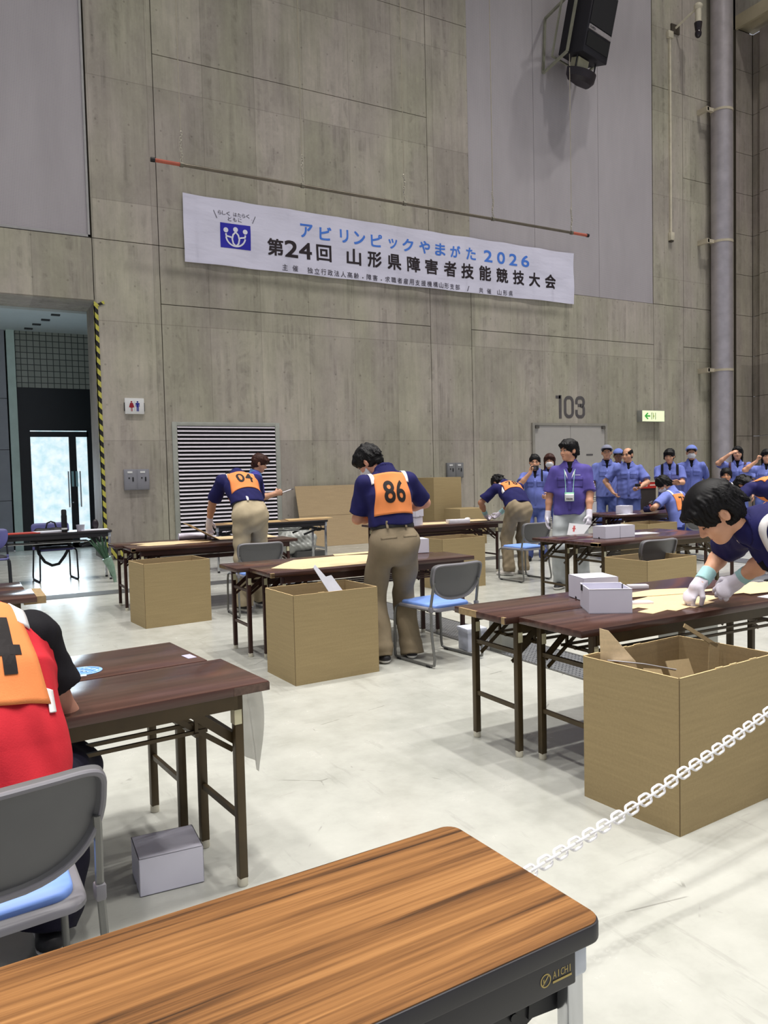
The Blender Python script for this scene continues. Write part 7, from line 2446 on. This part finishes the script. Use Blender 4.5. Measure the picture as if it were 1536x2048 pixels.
# man with hand on hip and phone
loc = (9.99, 9.62)
rg = Rig(sc=1.015, girth=1.05, hyaw=-30, hpitch=4, lean=-2, lh=(-0.16, 0.30, 1.06), rh=(0.25, 0.06, 0.98), rpole=(1, -0.3, 0), lpole=(-1, -0.5, -0.3), lcurl=0.9, rcurl=0.4, lhn=(0.3, 0, 0.9), rhd=(-0.6, 0.2, -0.6))
f = spect('person with high forehead, hand on hip and dark phone, in blue work clothes', loc, rg, dict(hairstyle='bald', hairline=0.075, hvol=0.006, belly=0.01))
t = thing('phone', 'dark phone held at the waist by the person with a hand on hip', 'phone', toW(loc, (-loc[0], -loc[1]), (-0.145, 0.37, 1.105)), math.atan2(loc[0], -loc[1]))
MB().bb(-0.045, 0.045, -0.03, 0.03, -0.02, 0.03).build('body', BLK, t, bevel=0.008)
# arms crossed with backpack
loc = (10.85, 9.50)
rg = Rig(sc=0.995, lh=(0.03, 0.235, 1.12), rh=(-0.03, 0.275, 1.145), lpole=(-1, 0.1, -0.55), rpole=(1, 0.1, -0.55), lhd=(1, 0.0, 0.15), rhd=(-1, 0.05, 0.1), lcurl=0.5, rcurl=0.5, hpitch=8, hyaw=-10)
f = spect('person with crossed arms and black backpack straps in blue work clothes', loc, rg, dict(hvol=0.016))
shoulder_bag(f)
# cap and mask
loc = (11.46, 9.55)
rg = Rig(sc=1.03, lh=(-0.12, -0.16, 0.92), rh=(0.12, -0.16, 0.92), lpole=(-1, -0.5, 0), rpole=(1, -0.5, 0))
f = spect('person in blue cap and white mask with hands behind back, in blue work clothes', loc, rg, dict(cap=UCAP, brim=CAPD, mask=MASKM, hairstyle='short', trousers=UDARK))
# woman shading her eyes
loc = (12.50, 9.40)
rg = Rig(sc=1.01, rh=(0.13, 0.26, 1.60), lh=(-0.25, 0.10, 0.86), rpole=(1, 0.2, -0.6), rhd=(-0.8, 0.0, 0.45), rhn=(0, -0.5, -0.8), rcurl=0.3, hpitch=-4)
f = spect('person with dark bobbed hair raising a hand to the eyes, by the large duct', loc, rg, dict(hairstyle='long', smile=1, shirt=UBLUE2))
shoulder_bag(f, cloth('brown_strap', (86, 62, 72)))
# long-haired woman at the edge
loc = (12.33, 8.70)
rg = Rig(sc=0.965, rh=(0.15, 0.22, 1.46), lh=(-0.25, 0.10, 0.80), rpole=(1, 0.1, -0.7), rhd=(-0.3, 0, 0.95), rcurl=1.1, hpitch=0, hyaw=8)
f = spect('smiling person with long dark hair touching the hair, at the right picture edge', loc, rg, dict(hairstyle='long', smile=1, shirt=UBLUE2))
# smiling seated contestant with bib
loc = (11.66, 8.99)
rg = Rig(sc=1.0, girth=1.08, hip=0.56, lf=(-0.16, 0.42), rf=(0.16, 0.42), lean=4, lh=(-0.16, 0.42, 0.66), rh=(0.16, 0.42, 0.66), lpole=(-1, -0.3, -0.3), rpole=(1, -0.3, -0.3))
f = spect('smiling broad-faced seated person with orange bib over light blue shirt', loc, rg, dict(hairstyle='short', smile=1, shirt=cloth('pale_blue_shirt', (150, 164, 222)), skin=(196, 138, 104), belly=0.02), uni=False)
panel(f, 'bib_front', ORANGE, [(-0.12, -0.20), (0.12, -0.20), (0.085, 0.03), (-0.085, 0.03)], False, 14)
for e in (-1, 1):
    strap(f, 'shoulder_strap', TAPE, e * 0.10, 40, 165, 0.034)
stl = dup(ch0, (11.62, 9.02, 0), math.atan2(11.62, -9.0), 'chair under the smiling seated person by the large duct', CG)

# ---- 72 seated with back to us
loc, fc = (9.38, 8.00), (-0.10, 1)
rg = Rig(sc=1.0, hip=0.555, lean=20, pel=8, hpitch=46, hyaw=36, hroll=-6, lf=(-0.14, 0.42), rf=(0.14, 0.44), lh=(-0.26, 0.34, 0.765), rh=(0.10, 0.44, 0.78), lpole=(-1, -0.8, 0), rpole=(1, -0.6, 0), lcurl=0.8, rcurl=0.8, lhd=(-0.3, 0.9, 0))
f72 = person('seated person in light blue shirt wearing orange bib 72, back turned, dark gloves', loc, fc, rg, dict(shirt=UBLUE2, trousers=UDARK, shoes=SH_D, collar=UBLUE2, hem=-0.06, hairstyle='short', mask=MASKM, gloves=DGLOVE, hvol=0.015, skin=(206, 154, 124)), h=0.008)
bib(f72, '72', ORANGE, TAPE, PRINT, 0.140, -0.16, 0.10)

# ---- bent figure at the right edge
loc, fc = (8.36, 5.64), (0.10, 1)
rg = Rig(sc=1.05, lean=78, pel=50, hip=0.96, hipoff=(0.03, -0.06), hpitch=75, lh=(-0.30, 0.50, 0.76), rh=(0.2, 0.6, 0.8), lpole=(-1, -0.6, 0.6), rpole=(1, 0, 0.3))
fe = person('person in navy polo and pale khaki trousers bent double at the right picture edge', loc, fc, rg, dict(shirt=NAVY, trousers=KHAKI2, shoes=SH_D, sole=SOLE, collar=NAVY, hem=0.02, waistline=0.09, hairstyle='short', skin=(176, 124, 96)), h=0.0085)
bib(fe, '70', ORANGE, TAPE, PRINT, 0.145, -0.06, 0.13)

# ---- contestant with mint-cuffed gloves in the right foreground
loc, fc = (3.58, 2.10), (-0.93, 0.36)
lw = toL(loc, fc, (3.375, 2.575, 0.795))
rw = toL(loc, fc, (3.235, 2.645, 0.815))
rg = Rig(sc=1.05, lean=80, pel=50, hip=0.965, hipoff=(0, -0.02), hpitch=44, hyaw=-16, hroll=0, neckfwd=0.15, lh=lw, rh=rw, lpole=(-0.35, -1, 0.15), rpole=(0.25, -0.4, 0.3),
         lf=(-0.13, -0.02), rf=(0.13, 0.10), lcurl=(0.85, 0.85, 0.9, 0.95, 0.9), rcurl=(0.85, 0.85, 0.9, 0.95, 0.8), lhd=(0.12, 0.80, -0.58), rhd=(0.12, 0.62, -0.78), lhn=(0.75, -0.15, -0.6), rhn=(0.25, -0.75, -0.6), rsh=(0, 0.03, -0.01))
lkf = dict(shirt=NAVY, trousers=KHAKI, shoes=SH_D, sole=SOLE, collar=NAVY, hem=0.04, waistline=0.10, hairstyle='fringe', fringe=0.042, hvol=0.028, gloves=GLOVE, cuff=CUFF, skin=(222, 166, 134), sleeve=0.84, hb=0.0042, hs=0.0065, hg=0.0038, hh=0.0045, hairline=0.068, slw=1.15, ear=1.2, gfat=0.97, closed=True)
ff = person('person in navy polo with white mint-cuffed gloves bending over the right table', loc, fc, rg, lkf, h=0.006)
bf = bib(ff, '', ORANGE, TAPE, PRINT, 0.130, -0.20, 0.035, front=False)
# the front of the bib hangs loose from the chest
o_, r_, f_, u_ = ff['o'], ff['r'], ff['f'], ff['u']
P = []
for i in range(12):
    t_ = i / 11
    for j in range(12):
        q_ = j / 11
        a = -0.13 + 0.26 * t_
        b = -0.20 + 0.27 * q_
        out = 0.165 + 0.055 * math.sin(q_ * math.pi) + 0.012 * math.sin(t_ * 9 + q_ * 3)
        P.append(Vector(o_ + r_ * a + u_ * b + f_ * out))
grid_mesh('bib_front', P, 12, 12, ORANGE, bf, 0.003, 1)
pk = panel(ff, 'button_placket', BLKC, [(-0.020, 0.0), (0.020, 0.0), (0.020, 0.13), (-0.020, 0.13)], False, 8, 0.004, it=0)
for i in range(2):
    q = drape(ff, [(-0.006, 0.055 + 0.045 * i)], False, 0.011)[0]
    MB().ball(q, (0.0065, 0.0065, 0.0065), 10, 8).build('button', TAPE, pk, smooth=True)

# ---- red-shirted contestant seated in the left foreground
loc, fc = (0.0, 2.25), (-0.06, 1)
rg = Rig(sc=1.02, girth=1.22, hip=0.545, lean=27, pel=10, twist=4, hpitch=50, hyaw=22, lf=(-0.17, 0.40), rf=(0.20, 0.24), lk=(-0.25, 1, 0), rk=(0.45, 0.9, 0), lh=(-0.12, 0.44, 0.775), rh=(0.10, 0.44, 0.775), lpole=(-1, -0.7, -0.8), rpole=(1, -0.7, -0.9), lcurl=0.8, rcurl=0.8, rfy=-10)
lkr = dict(shirt_w=1.08, shirt=RED, trousers=cloth('navy_trousers', (24, 22, 40), 0.2), shoes=SH_D, sole=SOLE, hem=-0.09, hairstyle='short', skin=(186, 134, 112), hb=0.005, hs=0.0065, ht=0.0065, sleeve=0.5, fold=0.011, leg_w=1.12)
fr_ = person('seated person in red shirt with black sleeves and orange bib, front left edge', loc, fc, rg, lkr, h=0.0065)
for k in 'lr':      # black raglan sleeves over the red body
    S_, E_ = rg.S[k], rg.E[k]
    e_ = S_ + (E_ - S_) * 0.62
    ctr = rg.nb - rg.cu * 0.05
    sf = rumple(U([s_cone(S_ + (ctr - S_) * 0.42, S_, 0.060, 0.072), I(s_cone(S_, e_ + (e_ - S_) * 0.3, 0.073, 0.086), s_plane(e_, e_ - S_), 0.004)], 0.03), 0.006, 16, 5)
    lo_, hi_ = rg.bounds([S_, e_, ctr], 0.14)
    sdf_object('sleeve', sf, lo_, hi_, 0.006, BLKC, fr_['root'])
br = bib(fr_, '74', ORANGE, TAPE, PRINT, 0.185, -0.13, 0.19, taper=0.74, nw=1.35)
strap(fr_, 'side_tie', TAPE, 0.188, -12, 20, 0.018, uc=-0.13)
for i, a in enumerate((0.175, 0.205)):
    q = drape(fr_, [(a, -0.365)], True, 0.006)[0]
    em = MB().ball(q, (0.016, 0.006, 0.018), 12, 8).build('embroidered_patch', TAPE, fr_['root'], smooth=True)
    MB().ball(q + Vector((0, -0.005, 0.0)), (0.005, 0.004, 0.006), 10, 6).build('patch_centre', mat('patch_orange', (196, 130, 70), 0.7), em, smooth=True)
    MB().tube([q + Vector((-0.012, -0.004, 0.022)), q + Vector((0, -0.005, 0.018)), q + Vector((0.012, -0.004, 0.022))], 0.003, 6).build('patch_leaf', mat('patch_green', (130, 120, 50), 0.7), em, smooth=True)
